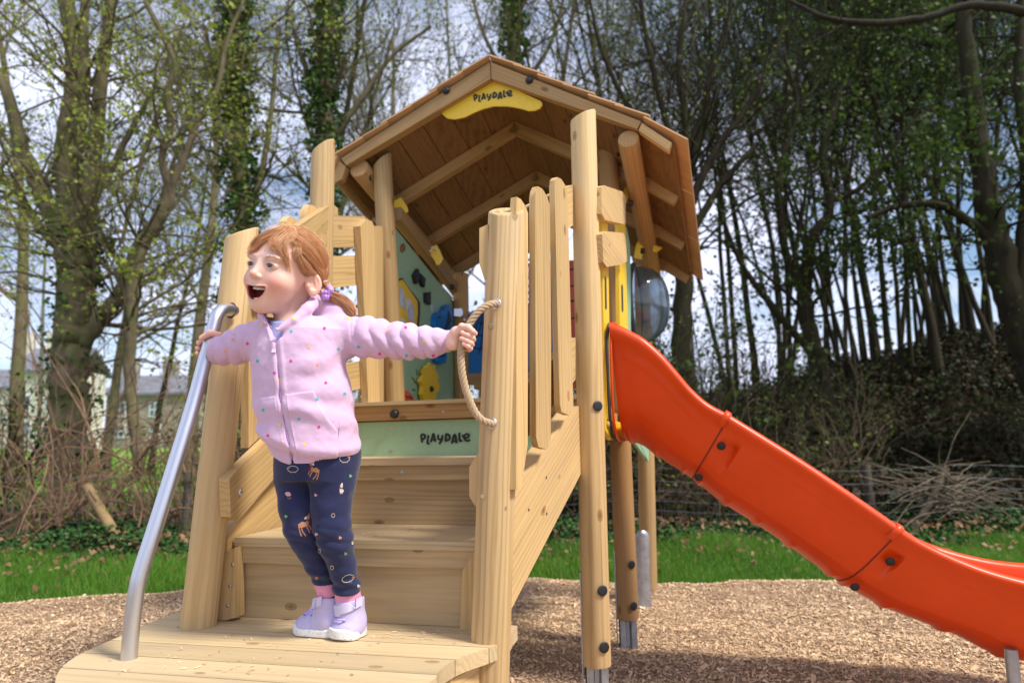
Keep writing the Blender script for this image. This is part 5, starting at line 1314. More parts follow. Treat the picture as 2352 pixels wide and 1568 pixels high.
def mesh_sdf_(fn, lo, hi, h, newton):
    lo = np.array(lo, float); hi = np.array(hi, float); B = 12
    nb = np.ceil((hi - lo) / (h * B)).astype(int); n = nb * B + 1
    D = np.ones(n, np.float32) * 9
    cen = np.stack(np.meshgrid(*[lo[i] + (np.arange(nb[i]) + .5) * h * B for i in range(3)], indexing='ij'), -1).reshape(-1, 3)
    dc = np.concatenate([fn(c_) for c_ in np.array_split(cen, max(1, len(cen) // 20000))]); R = h * B * .5 * 1.7321 * 1.35 + h * 2
    idx = np.argwhere((np.abs(dc) < R + .006).reshape(nb)); sg = dc.reshape(nb)
    D[:-1, :-1, :-1] = np.sign(np.repeat(np.repeat(np.repeat(sg, B, 0), B, 1), B, 2))
    off = np.stack(np.meshgrid(*[np.arange(B + 1)] * 3, indexing='ij'), -1).reshape(-1, 3)
    for ch in np.array_split(idx, max(1, len(idx) // 90)):
        g = (ch[:, None, :] * B + off[None]).reshape(-1, 3); D[g[:, 0], g[:, 1], g[:, 2]] = fn(lo + g * h)
    s = D < 0; c8 = np.stack([s[i:n[0] - 1 + i, j:n[1] - 1 + j, k:n[2] - 1 + k] for i in (0, 1) for j in (0, 1) for k in (0, 1)])
    act = c8.any(0) & ~c8.all(0); cells = np.argwhere(act); vid = -np.ones(act.shape, np.int64); vid[act] = np.arange(len(cells))
    acc_ = np.zeros((len(cells), 3)); cnt = np.zeros(len(cells))
    cr8 = [(i, j, k) for i in (0, 1) for j in (0, 1) for k in (0, 1)]
    for a in range(8):
        for b_ in range(a + 1, 8):
            ca, cb = np.array(cr8[a]), np.array(cr8[b_])
            if np.abs(ca - cb).sum() != 1: continue
            da = D[tuple((cells + ca).T)]; db = D[tuple((cells + cb).T)]; m = (da < 0) != (db < 0); t = da[m] / (da[m] - db[m])
            acc_[m] += ca + (cb - ca) * t[:, None]; cnt[m] += 1
    V = lo + (cells + acc_ / cnt[:, None]) * h
    F = []
    for ax in range(3):
        sl0 = [slice(None)] * 3; sl1 = [slice(None)] * 3; sl0[ax] = slice(0, -1); sl1[ax] = slice(1, None)
        a, b_ = s[tuple(sl0)], s[tuple(sl1)]; e = np.argwhere(a != b_); o1, o2 = [(1, 2), (2, 0), (0, 1)][ax]
        e = e[(e[:, o1] > 0) & (e[:, o2] > 0) & (e[:, o1] < act.shape[o1]) & (e[:, o2] < act.shape[o2])]
        u = np.zeros(3, int); u[o1] = 1; v = np.zeros(3, int); v[o2] = 1
        q = np.stack([vid[tuple((e - u - v).T)], vid[tuple((e - v).T)], vid[tuple(e.T)], vid[tuple((e - u).T)]], 1)
        fl = a[tuple(e.T)]; q[~fl] = q[~fl][:, ::-1]; F.append(q)
    F = np.vstack(F); F = F[(F >= 0).all(1)]
    p0_, p1_, p2_ = V[F[:, 0]], V[F[:, 1]], V[F[:, 2]]
    if (np.cross(p1_ - p0_, p2_ - p0_) * p0_).sum() - (np.cross(p1_ - p0_, p2_ - p0_)).sum(0) @ V.mean(0) < 0: F = F[:, ::-1]
    for _ in range(newton):
        e = h * .35; d = fn(V); G = np.stack([fn(V + np.eye(3)[i] * e) - d for i in range(3)], 1) / e
        V = V - np.clip(d, -h, h)[:, None] * G / ((G * G).sum(1) + .05)[:, None]
    return V, F
def fbm(p, f, seed=0):
    r = 0
    for i, (a, q) in enumerate(((1, 1), (.5, 2.1), (.25, 4.3))):
        x = p * f * q + seed * 1.7 + i * 3.1
        r = r + a * np.sin(x[:, 0] + 1.3 * np.sin(x[:, 1] * .9 + seed)) * np.sin(x[:, 1] * 1.1 + 1.1 * np.sin(x[:, 2])) * np.cos(x[:, 2] * .95 + np.sin(x[:, 0] * .8))
    return r

GY = 1.69
g = lambda x, y, dy=0: A3(P(x, y, GY + dy))
Fa, Ra, Ua, Ea = A3(F_), A3(R_), A3(U_), A3(EYE)
def scr(p):
    d = p - Ea; k = FOC / (d @ Fa); return 1176 + (d @ Ra) * k, 784 - (d @ Ua) * k
# ---- head frame
psi = rad(24); HC = g(654, 625, -.02)
Fv = np.array([-math.sin(psi), -math.cos(psi), .0]); Fv /= np.linalg.norm(Fv)
Lv = np.array([math.cos(psi), -math.sin(psi), -.19]); Lv -= Fv * Lv.dot(Fv); Lv /= np.linalg.norm(Lv); Uv = np.cross(Fv, -Lv); Uv = Uv if Uv[2] > 0 else -Uv
HR = np.array([Fv, Lv, Uv]); h3 = lambda f, l, z: HC + Fv * f + Lv * l + Uv * z
I3 = np.eye(3)
def e_(p, f, l, z, rf, rl, rz, R=HR): return ell(p, h3(f, l, z), R, np.array([rf, rl, rz]))
def head_core(p):
    d = e_(p, -.012, 0, .026, .094, .077, .082)
    d = smin(d, e_(p, .030, 0, -.030, .060, .0615, .066), .03)
    d = smin(d, e_(p, .032, 0, -.072, .044, .040, .034), .03)
    return d
def mouth_r(q):
    z = q[:, 2] + .0660 - 12 * q[:, 1] ** 2; return np.sqrt((q[:, 1] / .0285) ** 2 + (z / np.where(z > 0, .0120, .0195)) ** 2)
def head(p, cut=True):
    d = head_core(p)
    d = smin(d, e_(p, .058, 0, -.094, .022, .026, .017), .022)           # chin
    for s in (-1, 1):
        d = smin(d, e_(p, .052, s * .038, -.036, .027, .026, .024), .018)  # cheeks lifted by the laugh
        d = smax(d, -e_(p, .102, s * .031, .001, .015, .020, .013), .014)  # eye hollows
        d = smin(d, e_(p, .0750, s * .030, .020, .010, .022, .007), .014)  # brow
        d = smin(d, e_(p, .0735, s * .031, .000, .0125, .0165, .0115), .003)  # lid mass
        d = smax(d, -e_(p, .088, s * .0312, -.0006, .010, .0122, .0043), .0015)  # lid opening
    d = smin(d, seg(p, h3(.082, 0, .004), h3(.097, 0, -.023), .0055, .0080), .010)  # nose
    d = smin(d, e_(p, .0975, 0, -.0265, .0095, .0090, .0080), .006)
    for s in (-1, 1): d = smin(d, e_(p, .0905, s * .0105, -.030, .0070, .0058, .0056), .004)
    for s in (-1, 1): d = smax(d, -e_(p, .0955, s * .0052, -.0365, .0035, .0026, .0024), .002)
    d = smin(d, e_(p, .065, 0, -.062, .020, .032, .029), .012)              # muzzle
    q_ = (p - HC) @ HR.T; ml_ = mouth_r(q_); fr_ = (q_[:, 0] > .03)
    d = d - fr_ * .0026 * np.exp(-((ml_ - 1.08) / .12) ** 2)                 # lips
    m = smax((ml_ - 1) * .014, .052 - q_[:, 0] - 0 * ml_, .004)
    m = smax(m, np.abs(q_[:, 1]) - .032, .002)
    if not cut: return d
    d = smax(d, -m, .0035)
    for s in (-1, 1):                                                    # ears
        c = h3(-.016, s * .0835, -.020); T0 = norm(-Fv * .80 + Lv * s * .60); T1 = norm(Lv * s * .80 + Fv * .60); R2 = np.array([norm(T0 * .97 + Uv * .24), T1, norm(Uv * .97 - T0 * .24)])
        er = ell(p, c, R2, np.array([.0205, .0080, .0275])); er = smax(er, -ell(p, c + R2[1] * .0095 - R2[0] * .001 + R2[2] * .002, R2, np.array([.0150, .0090, .0205])), .003)
        er = smin(er, seg(p, c + R2[0] * .004 + R2[2] * .014 + R2[1] * .001, c + R2[0] * .007 - R2[2] * .010 + R2[1] * .001, .0026, .0026), .004)
        er = smin(er, ell(p, c - R2[0] * .004 - R2[2] * .023, R2, np.array([.009, .006, .009])), .006)
        er = smin(er, ell(p, c - R2[0] * .014 - R2[2] * .005 + R2[1] * .002, R2, np.array([.005, .005, .006])), .004)
        d = smin(d, er, .006)
    return d
NK = (g(676, 690, .01), g(668, 745, .015))
# ---- hands
def finger(p, pts, r0, r1, kn=.0009):
    pts = [np.asarray(q) for q in pts]; n = len(pts) - 1; ds = []
    for i in range(n): ds.append(seg(p, pts[i], pts[i + 1], r0 + (r1 - r0) * i / n, r0 + (r1 - r0) * (i + 1) / n))
    return smins(ds, .003)
def grip(axis_pt, axis, e_back, e_side, R, n_f, sp, t0, a0, a1, fr, bulge=0):
    """fingers curled round a bar; e_back/e_side span the section; returns list of polylines"""
    out = []
    for i in range(n_f):
        c = axis_pt + axis * (t0 + sp * i); q = []
        for k in range(6):
            a = a0 + (a1 - a0) * k / 5; rr = R + fr
            q.append(c + (e_side * math.cos(a) + e_back * math.sin(a)) * rr)
        out.append(q)
    return out
CAMN = -A3(F_)                                        # towards the camera
# rope hand (image right)
ra = A3(P(1074, 748, 1.63)); rb = A3(P(1058, 812, 1.63)); rax = (rb - ra) / np.linalg.norm(rb - ra); rc_ = (ra + rb) / 2
es = np.cross(rax, CAMN); es /= np.linalg.norm(es); es = es if es[0] > 0 else -es; eb = -np.cross(es, rax); eb = eb if eb[1] > 0 else -eb
def hand_r(p):
    R = .0105; ds = []
    wr = g(1028, 784, -.016); palm = rc_ - es * .024 + eb * .010
    # palm: slab left of and behind the rope
    d = smins([seg(p, wr, palm - rax * .012 + es * .002, .0165, .0135), seg(p, wr + np.array([0, 0, -.006]), palm + rax * .014, .0155, .0125), seg(p, palm - rax * .014, palm + rax * .017, .0125, .0115)], .012)
    d = smin(d, seg(p, palm + es * .004 - rax * .017, palm + es * .004 + rax * .018, .0105, .0095), .008)
    fs = []
    for i, (t, fr, ln) in enumerate(((-.0195, .0072, 2.55), (-.0065, .0074, 2.95), (.0065, .0070, 2.95), (.0185, .0062, 2.6))):
        c = rc_ + rax * t + es * .001; q = []
        for k, a in enumerate(np.linspace(math.pi * .80, math.pi * .80 - 1.62 * ln * .92 - .1, 7)):
            q.append(c + (es * math.cos(a) * (1.18 if -1 < a < 1 else 1.0) + eb * math.sin(a)) * (R + fr * .92) + rax * (.0035 * math.sin(k / 6 * math.pi) - .001 * k))
        d = np.minimum(d, finger(p, q, fr, fr * .86)) if i else smin(d, finger(p, q, fr, fr * .86), .0015)
    # thumb over the top front
    th = [palm - rax * .010 + es * .004 - eb * .012, rc_ - rax * .028 - es * .012 - eb * .010, rc_ - rax * .029 + es * .004 - eb * .016, rc_ - rax * .0215 + es * .017 - eb * .017]
    d = smin(d, finger(p, th, .0098, .0068), .004)
    return d
# rail hand (image left)
la = A3(P(484, 775, 1.735)); lb = A3(P(462, 850, 1.715)); lax = (lb - la) / np.linalg.norm(lb - la)
ls_ = np.cross(lax, CAMN); ls_ /= np.linalg.norm(ls_); ls_ = ls_ if ls_[0] > 0 else -ls_; lbk = np.cross(ls_, lax); lbk = lbk if lbk[1] > 0 else -lbk
def hand_l(p):
    R = .0172; c0 = la + lax * .028; wr = g(500, 806, .033)
    palm = c0 + ls_ * .016 + lbk * .018
    d = smins([seg(p, wr, palm - lax * .010, .0165, .0135), seg(p, wr, palm + lax * .016, .0165, .0130), seg(p, palm - lax * .016, palm + lax * .018, .0125, .012)], .012)
    for i, (t, fr, ln) in enumerate(((-.022, .0072, 2.0), (-.008, .0074, 2.45), (.006, .0070, 2.4), (.018, .0062, 2.2))):
        c = c0 + lax * t; q = []
        for a in np.linspace(1.0, 1.0 + ln * .98, 6): q.append(c + (ls_ * math.cos(a) + lbk * math.sin(a)) * (R + fr * .9))
        d = smin(d, finger(p, q, fr, fr * .86), .0015)
    # thumb over the front of the rail
    q0 = la + lax * -.002
    th = [palm - lax * .018 - lbk * .004, q0 + ls_ * (R + .004) - lbk * .004 - lax * .004, q0 + ls_ * .006 - lbk * (R + .007) - lax * .002, q0 - ls_ * .013 - lbk * (R + .001) + lax * .012]
    d = smin(d, finger(p, th, .0105, .0075), .004)
    return d
# ---- hidden trunk and limbs inside the clothing keep the body in one piece
SHR, SHL = g(775, 770, -.005), g(610, 765, .02)
ELR, ELL = g(900, 786, -.014), g(545, 795, .034)
WRR, WRL = g(1030, 784, -.018), g(500, 806, .034)
HIPR, HIPL = g(775, 1060, .0), g(690, 1060, .01)
KNR, KNL = g(765, 1215, -.012), g(697, 1215, -.002)
ANR, ANL = g(797, 1362, .042), g(752, 1340, .062)
def body(p):
    d = near(p, HC + Uv * -.01, .175, head)
    d = smin(d, seg(p, NK[0], NK[1], .040, .043), .022)
    d = smin(d, seg(p, g(672, 790, .01), g(725, 1030, .01), .062, .066), .03)
    for s, e, wr in ((SHR, ELR, WRR), (SHL, ELL, WRL)):
        d = smin(d, seg(p, s, e, .024, .020), .02); d = smin(d, seg(p, e, wr, .020, .0165), .01)
    for h_, k, a in ((HIPR, KNR, ANR), (HIPL, KNL, ANL)):
        d = smin(d, seg(p, h_, k, .036, .026), .02); d = smin(d, seg(p, k, a, .026, .018), .01)
        d = smin(d, seg(p, a, a + np.array([0, .0, -.03]), .017, .014), .01)
    d = smin(d, near(p, rc_ - es * .01, .09, hand_r), .006); d = smin(d, near(p, A3(la) + ls_ * .02, .10, hand_l), .006)
    return d
V, F = mesh_sdf(body, (WRL[0] - .10, GY - .26, DZ + .005), (WRR[0] + .10, GY + .22, HC[2] + .12), .0019)
q = (V - HC) @ HR.T; f_, l_, z_ = q[:, 0], q[:, 1], q[:, 2]
base = np.tile(np.array([.82, .52, .41]), (len(V), 1))
def blend(mask, c, base): return base * (1 - mask[:, None]) + np.array(c) * mask[:, None]
gs = lambda f, l, z, s: np.exp(-(((f_ - f) ** 2 + (l_ - l) ** 2 + (z_ - z) ** 2) / s ** 2))
hd = (z_ > -.14)
for s in (-1, 1):
    base = blend(.60 * gs(.075, s * .047, -.045, .026) * hd, (.78, .27, .20), base)
    base = blend(.5 * gs(-.012, s * .085, -.028, .022), (.80, .33, .23), base)
    base = blend(.30 * gs(.085, s * .031, -.010, .013), (.60, .34, .30), base)
    base = blend(.35 * gs(.09, s * .031, .0, .010), (.55, .30, .24), base)
base = blend(.5 * gs(.108, 0, -.026, .014), (.80, .32, .24), base)
# lips and mouth interior
ml = mouth_r(q); front = (f_ > .055)
lipm = np.exp(-((ml - 1.03) / .12) ** 2) * front; base = blend(.75 * lipm, (.62, .20, .17), base)
inn = np.clip((-head(V, False) - .0028) / .0022, 0, 1) * (ml < 1.5) * (f_ > .0) * hd; base = blend(inn, (.26, .03, .025), base)
# hands: pink knuckles
for c_ in (rc_, A3(la)):
    dd = np.linalg.norm(V - c_, axis=1); base = blend(.40 * np.exp(-(dd / .04) ** 2), (.80, .34, .25), base)
base *= (1 + .03 * fbm(V, 90, 3))[:, None]
msk, t, b = new_mat('skin'); a = attr(t, 'col'); t.links.new(a.outputs['Color'], b.inputs['Base Color'])
setp(b, Roughness=.46, Subsurface_Weight=.22, Subsurface_Scale=.012, Specular_IOR_Level=.4); b.inputs['Subsurface Radius'].default_value = (1, .35, .2)
bump(t, b, nz(t, objc(t), 900, 3, .5), .12, .0006)
gc0 = g(770, 1440, 0)
girl = mk('person', V, F, msk, None, col=np.clip(base, 0, 1), smooth=True)
tag(girl, 'laughing red haired toddler in lilac hooded jacket and navy leggings holding rope and handrail', 'person')

# eyes
def eye(s):
    c = h3(.0712, s * .0312, -.0003); look = norm(Fv * 1 + Lv * (-.12) + Uv * .03)
    R = .0132; V = []; F = []; cl = []; a = norm(np.cross(look, [0, 0, 1])); b_ = np.cross(a, look); nr, ns = 22, 28
    for i in range(nr):
        th = math.pi * .62 * i / (nr - 1)
        for j in range(ns):
            ph = 2 * math.pi * j / ns; V.append(c + R * (look * math.cos(th) * (1.0 if th > .25 else 1.03) + (a * math.cos(ph) + b_ * math.sin(ph)) * math.sin(th)))
            r_ = math.sin(th) if th < 1.5 else 1
            cl.append((.008, .008, .01) if r_ < .22 else (.045, .07, .10) if r_ < .52 else (.012, .018, .03) if r_ < .60 else (.55, .50, .50))
    for i in range(nr - 1):
        for j in range(ns): F.append([i * ns + j, i * ns + (j + 1) % ns, (i + 1) * ns + (j + 1) % ns, (i + 1) * ns + j])
    return mk('eye', V, np.array(F), M_EYE, girl, col=np.array(cl), smooth=True)
M_EYE = vcol_mat('eye_surface', .06, 0, .6)
eye(-1); eye(1)
M_LASH = plain('lash', (.10, .05, .025), .6)
# lashes and brows
for s in (-1, 1):
    acc = Acc(); lid = []
    for t_ in np.linspace(-1.05, 1.05, 13):
        b0 = h3(.0853 - .0045 * t_ * t_, s * .0312 + t_ * .0122, .0043 - .0046 * abs(t_) ** 2.2); lid.append(b0)
        acc.tube(spline([b0, b0 + Fv * .0022 + Uv * .0004, b0 + Fv * .0038 + Uv * .0018 + Lv * t_ * .003], 4), np.linspace(.0004, .0002, 4), 3)
    acc.tube(spline(lid, 26), .0008, 5); acc.tube(spline([v - Uv * .0082 * (1 - abs(t_) ** 2.2 * .98) - Fv * .001 for v, t_ in zip(lid, np.linspace(-1.05, 1.05, 13))], 26), .0005, 4)
    acc.mk('eyelashes', M_LASH, girl)
def head_surf(f, l, z, out=.001):
    """march from outside towards the head along the face direction"""
    p = h3(.14, l, z)[None, :].copy()
    for _ in range(30): p = p - Fv * np.clip(body(p), -.01, .01)[:, None]
    return p[0] + Fv * out
acc = Acc()
for s in (-1, 1):
    for k in range(40):
        t_ = nr_.uniform(-1, 1); b0 = head_surf(0, s * (.032 + .016 * t_), .0215 - .0045 * t_ * t_ + nr_.normal() * .0011, .0003); acc.tube(np.array([b0, b0 + Lv * s * .0042 + Uv * .0006]), .00028, 3)
acc.mk('eyebrows', plain('brow_hair', (.66, .38, .24), .6), girl)
# teeth and tongue
M_TOOTH = plain('tooth', (.80, .76, .66), .2, 0, .03, 200)
def arch(z, r_l, f0, n, hgt, up, name):
    V = []; F = []
    for i in range(n):
        a = -1.05 + 2.1 * i / (n - 1); a0 = 1.05 / (n - 1) * .93
        c = (f0 + .010 * math.cos(a), r_l * math.sin(a)); hh = hgt * (1 - .25 * abs(i - (n - 1) / 2) / n * 2)
        for k, (da, dz, df) in enumerate([(-a0, 0, 0), (a0, 0, 0), (a0, 0, -.003), (-a0, 0, -.003), (-a0 * .82, hh, .0006), (a0 * .82, hh, .0006), (a0 * .82, hh, -.002), (-a0 * .82, hh, -.002)]):
            V.append(h3(f0 + .013 * math.cos(a + da) + df, r_l * math.sin(a + da), z + (dz if up else -dz)))
        s = i * 8
        for q_ in ((0, 1, 2, 3), (4, 7, 6, 5), (0, 4, 5, 1), (1, 5, 6, 2), (2, 6, 7, 3), (3, 7, 4, 0)): F.append([s + j for j in q_])
    o = mk(name, V, np.array(F), M_TOOTH, girl, smooth=False); md = o.modifiers.new('b', 'BEVEL'); md.width = .0008; md.segments = 2; return o
arch(-.0535, .0225, .0665, 8, .0072, False, 'teeth'); arch(-.0850, .0190, .0620, 7, .0058, True, 'teeth')
tV, tF = mesh_sdf(lambda p: ell(p, h3(.052, 0, -.082), HR, np.array([.022, .0155, .0075])), h3(.052, 0, -.082) - .03, h3(.052, 0, -.082) + .03, .0015)
mk('tongue', tV, tF, plain('tongue_pink', (.62, .15, .14), .3), girl, smooth=True)

# ---- jacket
zc = lambda x, y, dy=0: g(x, y, dy)
def keys(rows):
    out = []
    for (xl, xr, y, dy, th, yw) in rows:
        l, r_ = zc(xl, y, dy), zc(xr, y, dy); out.append((.5 * (l[2] + r_[2]), .5 * (l[0] + r_[0]), l[1], .5 * abs(r_[0] - l[0]), th, yw))
    return out
TK = keys([(596, 752, 735, .005, .062, -.2), (578, 800, 765, .0, .080, -.25), (574, 800, 800, -.002, .088, -.25), (575, 797, 840, -.004, .092, -.25), (578, 808, 890, -.004, .096, -.22), (586, 818, 950, -.004, .098, -.2), (600, 824, 1005, -.002, .098, -.2), (612, 826, 1030, .0, .096, -.18), (624, 824, 1062, .0, .090, -.18)])
HEMP, HEMN = zc(722, 1052, 0), norm(np.array([-.19, .28, -1.0]))
def hem(p): return (p - HEMP) @ HEMN
CFR, CFL = zc(1036, 783, -.016), zc(486, 806, .036)
slR = [(zc(770, 772, .002), .053), (zc(850, 775, -.008), .049), (zc(930, 784, -.014), .0430), (zc(985, 786, -.016), .0370), (zc(1003, 785, -.017), .0335)]
slL = [(zc(618, 775, .014), .050), (zc(575, 785, .024), .0455), (zc(540, 797, .031), .041), (zc(510, 805, .035), .0355), (zc(500, 806, .036), .031)]
def sleeve(p, sl, cuff, seed):
    ds = [seg(p, sl[i][0], sl[i + 1][0], sl[i][1], sl[i + 1][1]) for i in range(len(sl) - 1)]; d = smins(ds, .012)
    ax = norm(sl[-1][0] - sl[0][0]); s = (p - sl[0][0]) @ ax; L_ = np.linalg.norm(sl[-1][0] - sl[0][0]); 
    side = norm(np.cross(ax, [0, 1, 0])); v = (p - sl[0][0]) @ side
    ph = s * 165 + v * 38 + 2.0 * np.sin(v * 40 + seed) + 1.6 * fbm(p, 30, seed)
    amp = .0034 * np.clip((s / L_ - .05) / .35, 0, 1) * np.clip((1.06 - s / L_) / .15, 0, 1)
    d = d - amp * (np.abs(np.sin(ph * .5)) ** 1.0 * 2 - 1.25) - .0012 * fbm(p, 60, seed + 2)
    # ribbed cuff
    cf = seg(p, sl[-1][0] - ax * .004, cuff, .0275, .0268); cf = smax(cf, (p - cuff) @ ax, .003)
    d = smin(d, cf, .004); return d
CUFFAX_R = norm(slR[-1][0] - slR[0][0])
def torso(p):
    d = column(p, TK)
    s = (p - zc(700, 900)) ; x = s[:, 0]; z = s[:, 2]
    fold = .0045 * np.sin((z * 60 - x * 50) + 1.5 * fbm(p, 14, 4)) * np.exp(-(((x - .05) / .07) ** 2 + ((z - .06) / .06) ** 2))
    fold += .0035 * np.sin(z * 85 + x * 30 + 2 * fbm(p, 12, 9)) * np.exp(-((z + .06) / .06) ** 2)
    d = d - fold - .0030 * fbm(p, 24, 1) - .0010 * fbm(p, 55, 5)
    hd_ = hem(p); d = d + .009 * sstep((hd_ + .036) / .010) - .006 * np.exp(-((hd_ + .050) / .014) ** 2)      # gathered above the ribbing
    return d
# zip line on the front of the torso
ZPX = np.array([(617, 742), (624, 758), (632, 776), (638, 830), (642, 880), (646, 928), (655, 975), (664, 1020), (673, 1066)], float)
def zipdist(p):
    """signed horizontal distance in the picture plane from the zip"""
    x, y = scr(p); return (x - np.interp(y, ZPX[:, 1], ZPX[:, 0])) * PX
def jacket(p):
    d = torso(p)
    d = smin(d, near(p, .5 * (slR[0][0] + CFR), .24, lambda q: sleeve(q, slR, CFR, 1)), .022); d = smin(d, near(p, .5 * (slL[0][0] + CFL), .17, lambda q: sleeve(q, slL, CFL, 2)), .020)
    # armhole seams
    for pt, n in ((zc(812, 775, -.005), norm(np.array([1, .1, .10]))), (zc(590, 780, .03), norm(np.array([-1, .2, .1])))):
        d = d + .0016 * np.exp(-(((p - pt) @ n) / .0030) ** 2)
    # hood lying on the back and collar round the neck
    hoodc = [(zc(690, 718, .055), .040), (zc(735, 712, .045), .038), (zc(775, 722, .02), .030)]
    d = smin(d, smins([seg(p, hoodc[i][0], hoodc[i + 1][0], hoodc[i][1], hoodc[i + 1][1]) for i in range(2)], .02), .018)
    col = [(zc(617, 742, -.070), .0085), (zc(604, 724, -.045), .012), (zc(606, 708, .0), .014), (zc(650, 700, .050), .018), (zc(705, 690, .052), .020), (zc(726, 690, .010), .016), (zc(704, 712, -.045), .0145), (zc(676, 737, -.072), .0115), (zc(640, 756, -.086), .009)]
    cd_ = smins([seg(p, col[i][0], col[i + 1][0], col[i][1], col[i + 1][1]) for i in range(8)], .006)
    d = smin(d, cd_, .009)
    # neck opening
    d = smax(d, -seg(p, g(668, 760, -.018), g(640, 660, -.03), .042, .062), .006)
    d = smax(d, -seg(p, g(634, 770, -.08), g(628, 700, -.06), .016, .034), .006)
    # zip placket: two raised bands and a groove
    fr = (p[:, 1] < GY); u = zipdist(p); zz = np.abs(u)
    band = fr * (np.exp(-((zz - .0105) / .0055) ** 2) * .0022 - np.exp(-(u / .0026) ** 2) * .0030) * (scr(p)[1] > 752)
    d = d - band
    # pocket pouch: raised cloth with a curved opening
    sx_, sy_ = scr(p); edge = np.interp(sy_, [893, 900, 930, 962, 990], [716, 722, 734, 754, 776])
    ins = fr * sstep((sy_ - (906 - (sx_ - 650) * .14)) / 3) * (hem(p) < -.030)
    pk = np.where(u > .014, sstep((edge - sx_) / 3), 0); pk2 = np.where(u < -.014, sstep((sx_ - 598) / 3), 0)
    d = d - .0026 * ins * np.maximum(pk, pk2)
    # ribbing
    hd_ = hem(p); ang__ = np.arctan2(p[:, 1] - GY, p[:, 0] - HEMP[0])
    d = d - .0007 * np.sin(ang__ * 110) * sstep((hd_ + .028) / .004) + .0042 * np.exp(-((hd_ + .033) / .0022) ** 2) * (p[:, 2] < HEMP[2] + .08)
    for cf, ax in ((CFR, CUFFAX_R), (CFL, norm(slL[-1][0] - slL[0][0]))):
        s = (p - cf) @ ax; rad_ = p - cf - s[:, None] * ax; near_ = (np.abs(s + .013) < .0135) * (np.linalg.norm(rad_, axis=1) < .045)
        d = d - near_ * .0005 * np.sin(np.arctan2(rad_[:, 2], rad_[:, 1]) * 60)
    d = smax(d, hd_, .004)
    return d
JV, JF = mesh_sdf(jacket, (zc(470, 800)[0], GY - .16, zc(700, 1075)[2]), (zc(1050, 800)[0], GY + .17, zc(700, 665)[2]), .0021)
mj, t, b = new_mat('lilac_fleece'); ob = objc(t); f = nz(t, ob, 700, 3, .6)
f2 = nz(t, ob, 14, 4, .6)
t.links.new(mix(t, f2, (.62, .41, .59), (.68, .47, .64)), b.inputs['Base Color']); setp(b, Roughness=.9, Sheen_Weight=.25, Sheen_Roughness=.5, Specular_IOR_Level=.15); bump(t, b, f, .35, .0012)
jk = mk('hooded_jacket', JV, JF, mj, girl, smooth=True)
# shirt collar under the jacket
sV, sF = mesh_sdf(lambda p: smax(seg(p, g(664, 800, -.012), g(664, 735, -.010), .060, .0455), (p - g(655, 738, -.05)) @ norm(np.array([.0, -.30, 1.0])), .003) , g(590, 800, -.1), g(740, 690, .1), .0025)
mk('undershirt', sV, sF, plain('blue_cotton', (.33, .36, .62), .9), girl, smooth=True)

# BVH for placing prints
from mathutils.bvhtree import BVHTree
def bvh(V, F): return BVHTree.FromPolygons([tuple(v) for v in V], [list(map(int, f)) for f in F])
JB = bvh(JV, JF)
def hit(B, x, y, out=.0006):
    d = ray(x, y).normalized(); loc, n, i, dist = B.ray_cast(EYE, d)
    if loc is None: return None
    return loc + n * out if n.dot(d) < 0 else loc - n * out
def patch(B, acc, poly, color, out=.0006):
    """flat printed motif laid on the cloth: polygon in frame units"""
    poly = list(poly); c = (sum(p[0] for p in poly) / len(poly), sum(p[1] for p in poly) / len(poly))
    q = [hit(B, *c, out)] + [hit(B, x, y, out) for x, y in poly]
    if any(v is None for v in q): return
    if max((v - q[0]).length for v in q) > .035: return
    n = len(poly); V = [list(v) for v in q]; F = [[0, i + 1, (i + 1) % n + 1, (i + 1) % n + 1] for i in range(n)]
    acc['V'] += V; acc['C'] += [color] * len(V); acc['F'] += [[a + acc['n'] for a in f[:3]] for f in F]; acc['n'] += len(V)
def stroke(B, acc, pts, w_, color, closed=False, out=.0007):
    pts = list(pts) + ([pts[0]] if closed else [])
    for (x0, y0), (x1, y1) in zip(pts, pts[1:]):
        L_ = math.hypot(x1 - x0, y1 - y0) + 1e-6; nx, ny = -(y1 - y0) / L_ * w_ / 2, (x1 - x0) / L_ * w_ / 2; ex, ey = (x1 - x0) / L_ * w_ * .3, (y1 - y0) / L_ * w_ * .3
        patch(B, acc, [(x0 - ex + nx, y0 - ey + ny), (x1 + ex + nx, y1 + ey + ny), (x1 + ex - nx, y1 + ey - ny), (x0 - ex - nx, y0 - ey - ny)], color, out)
def finish(acc, name, mat, parent):
    return mk(name, np.array(acc['V']), np.array(acc['F'], dtype=object), mat, parent, col=np.array(acc['C']))
M_PRINT = vcol_mat('print_ink', .8)
pr_ = dict(V=[], F=[], C=[], n=0)
PINK, TEAL_, YEL, ORA, COR = (.82, .05, .30), (.03, .52, .55), (.85, .68, .10), (.85, .38, .20), (.85, .25, .35)
c1 = lambda cx, cy: (428.7 + cx * .39053, 477.7 + cy * .39053)
FL = [(785, 585, ORA), (950, 648, YEL), (810, 708, PINK), (615, 725, TEAL_), (630, 652, YEL), (440, 690, YEL), (342, 672, ORA), (303, 678, PINK), (358, 797, PINK), (417, 900, TEAL_), (228, 843, ORA), (272, 775, ORA),
      (613, 900, PINK), (720, 817, YEL), (770, 920, ORA), (518, 970, PINK), (818, 1028, PINK), (930, 1091, TEAL_), (766, 1125, TEAL_), (450, 1187, TEAL_), (660, 1240, TEAL_), (547, 1271, YEL), (778, 1286, PINK), (478, 1338, PINK),
      (565, 1384, ORA), (693, 1388, YEL), (893, 828, TEAL_), (1010, 818, TEAL_), (1185, 730, ORA), (1288, 703, PINK), (1135, 857, PINK), (1292, 867, TEAL_), (1398, 784, YEL), (1450, 867, PINK), (990, 1080, YEL), (540, 1010, YEL)]
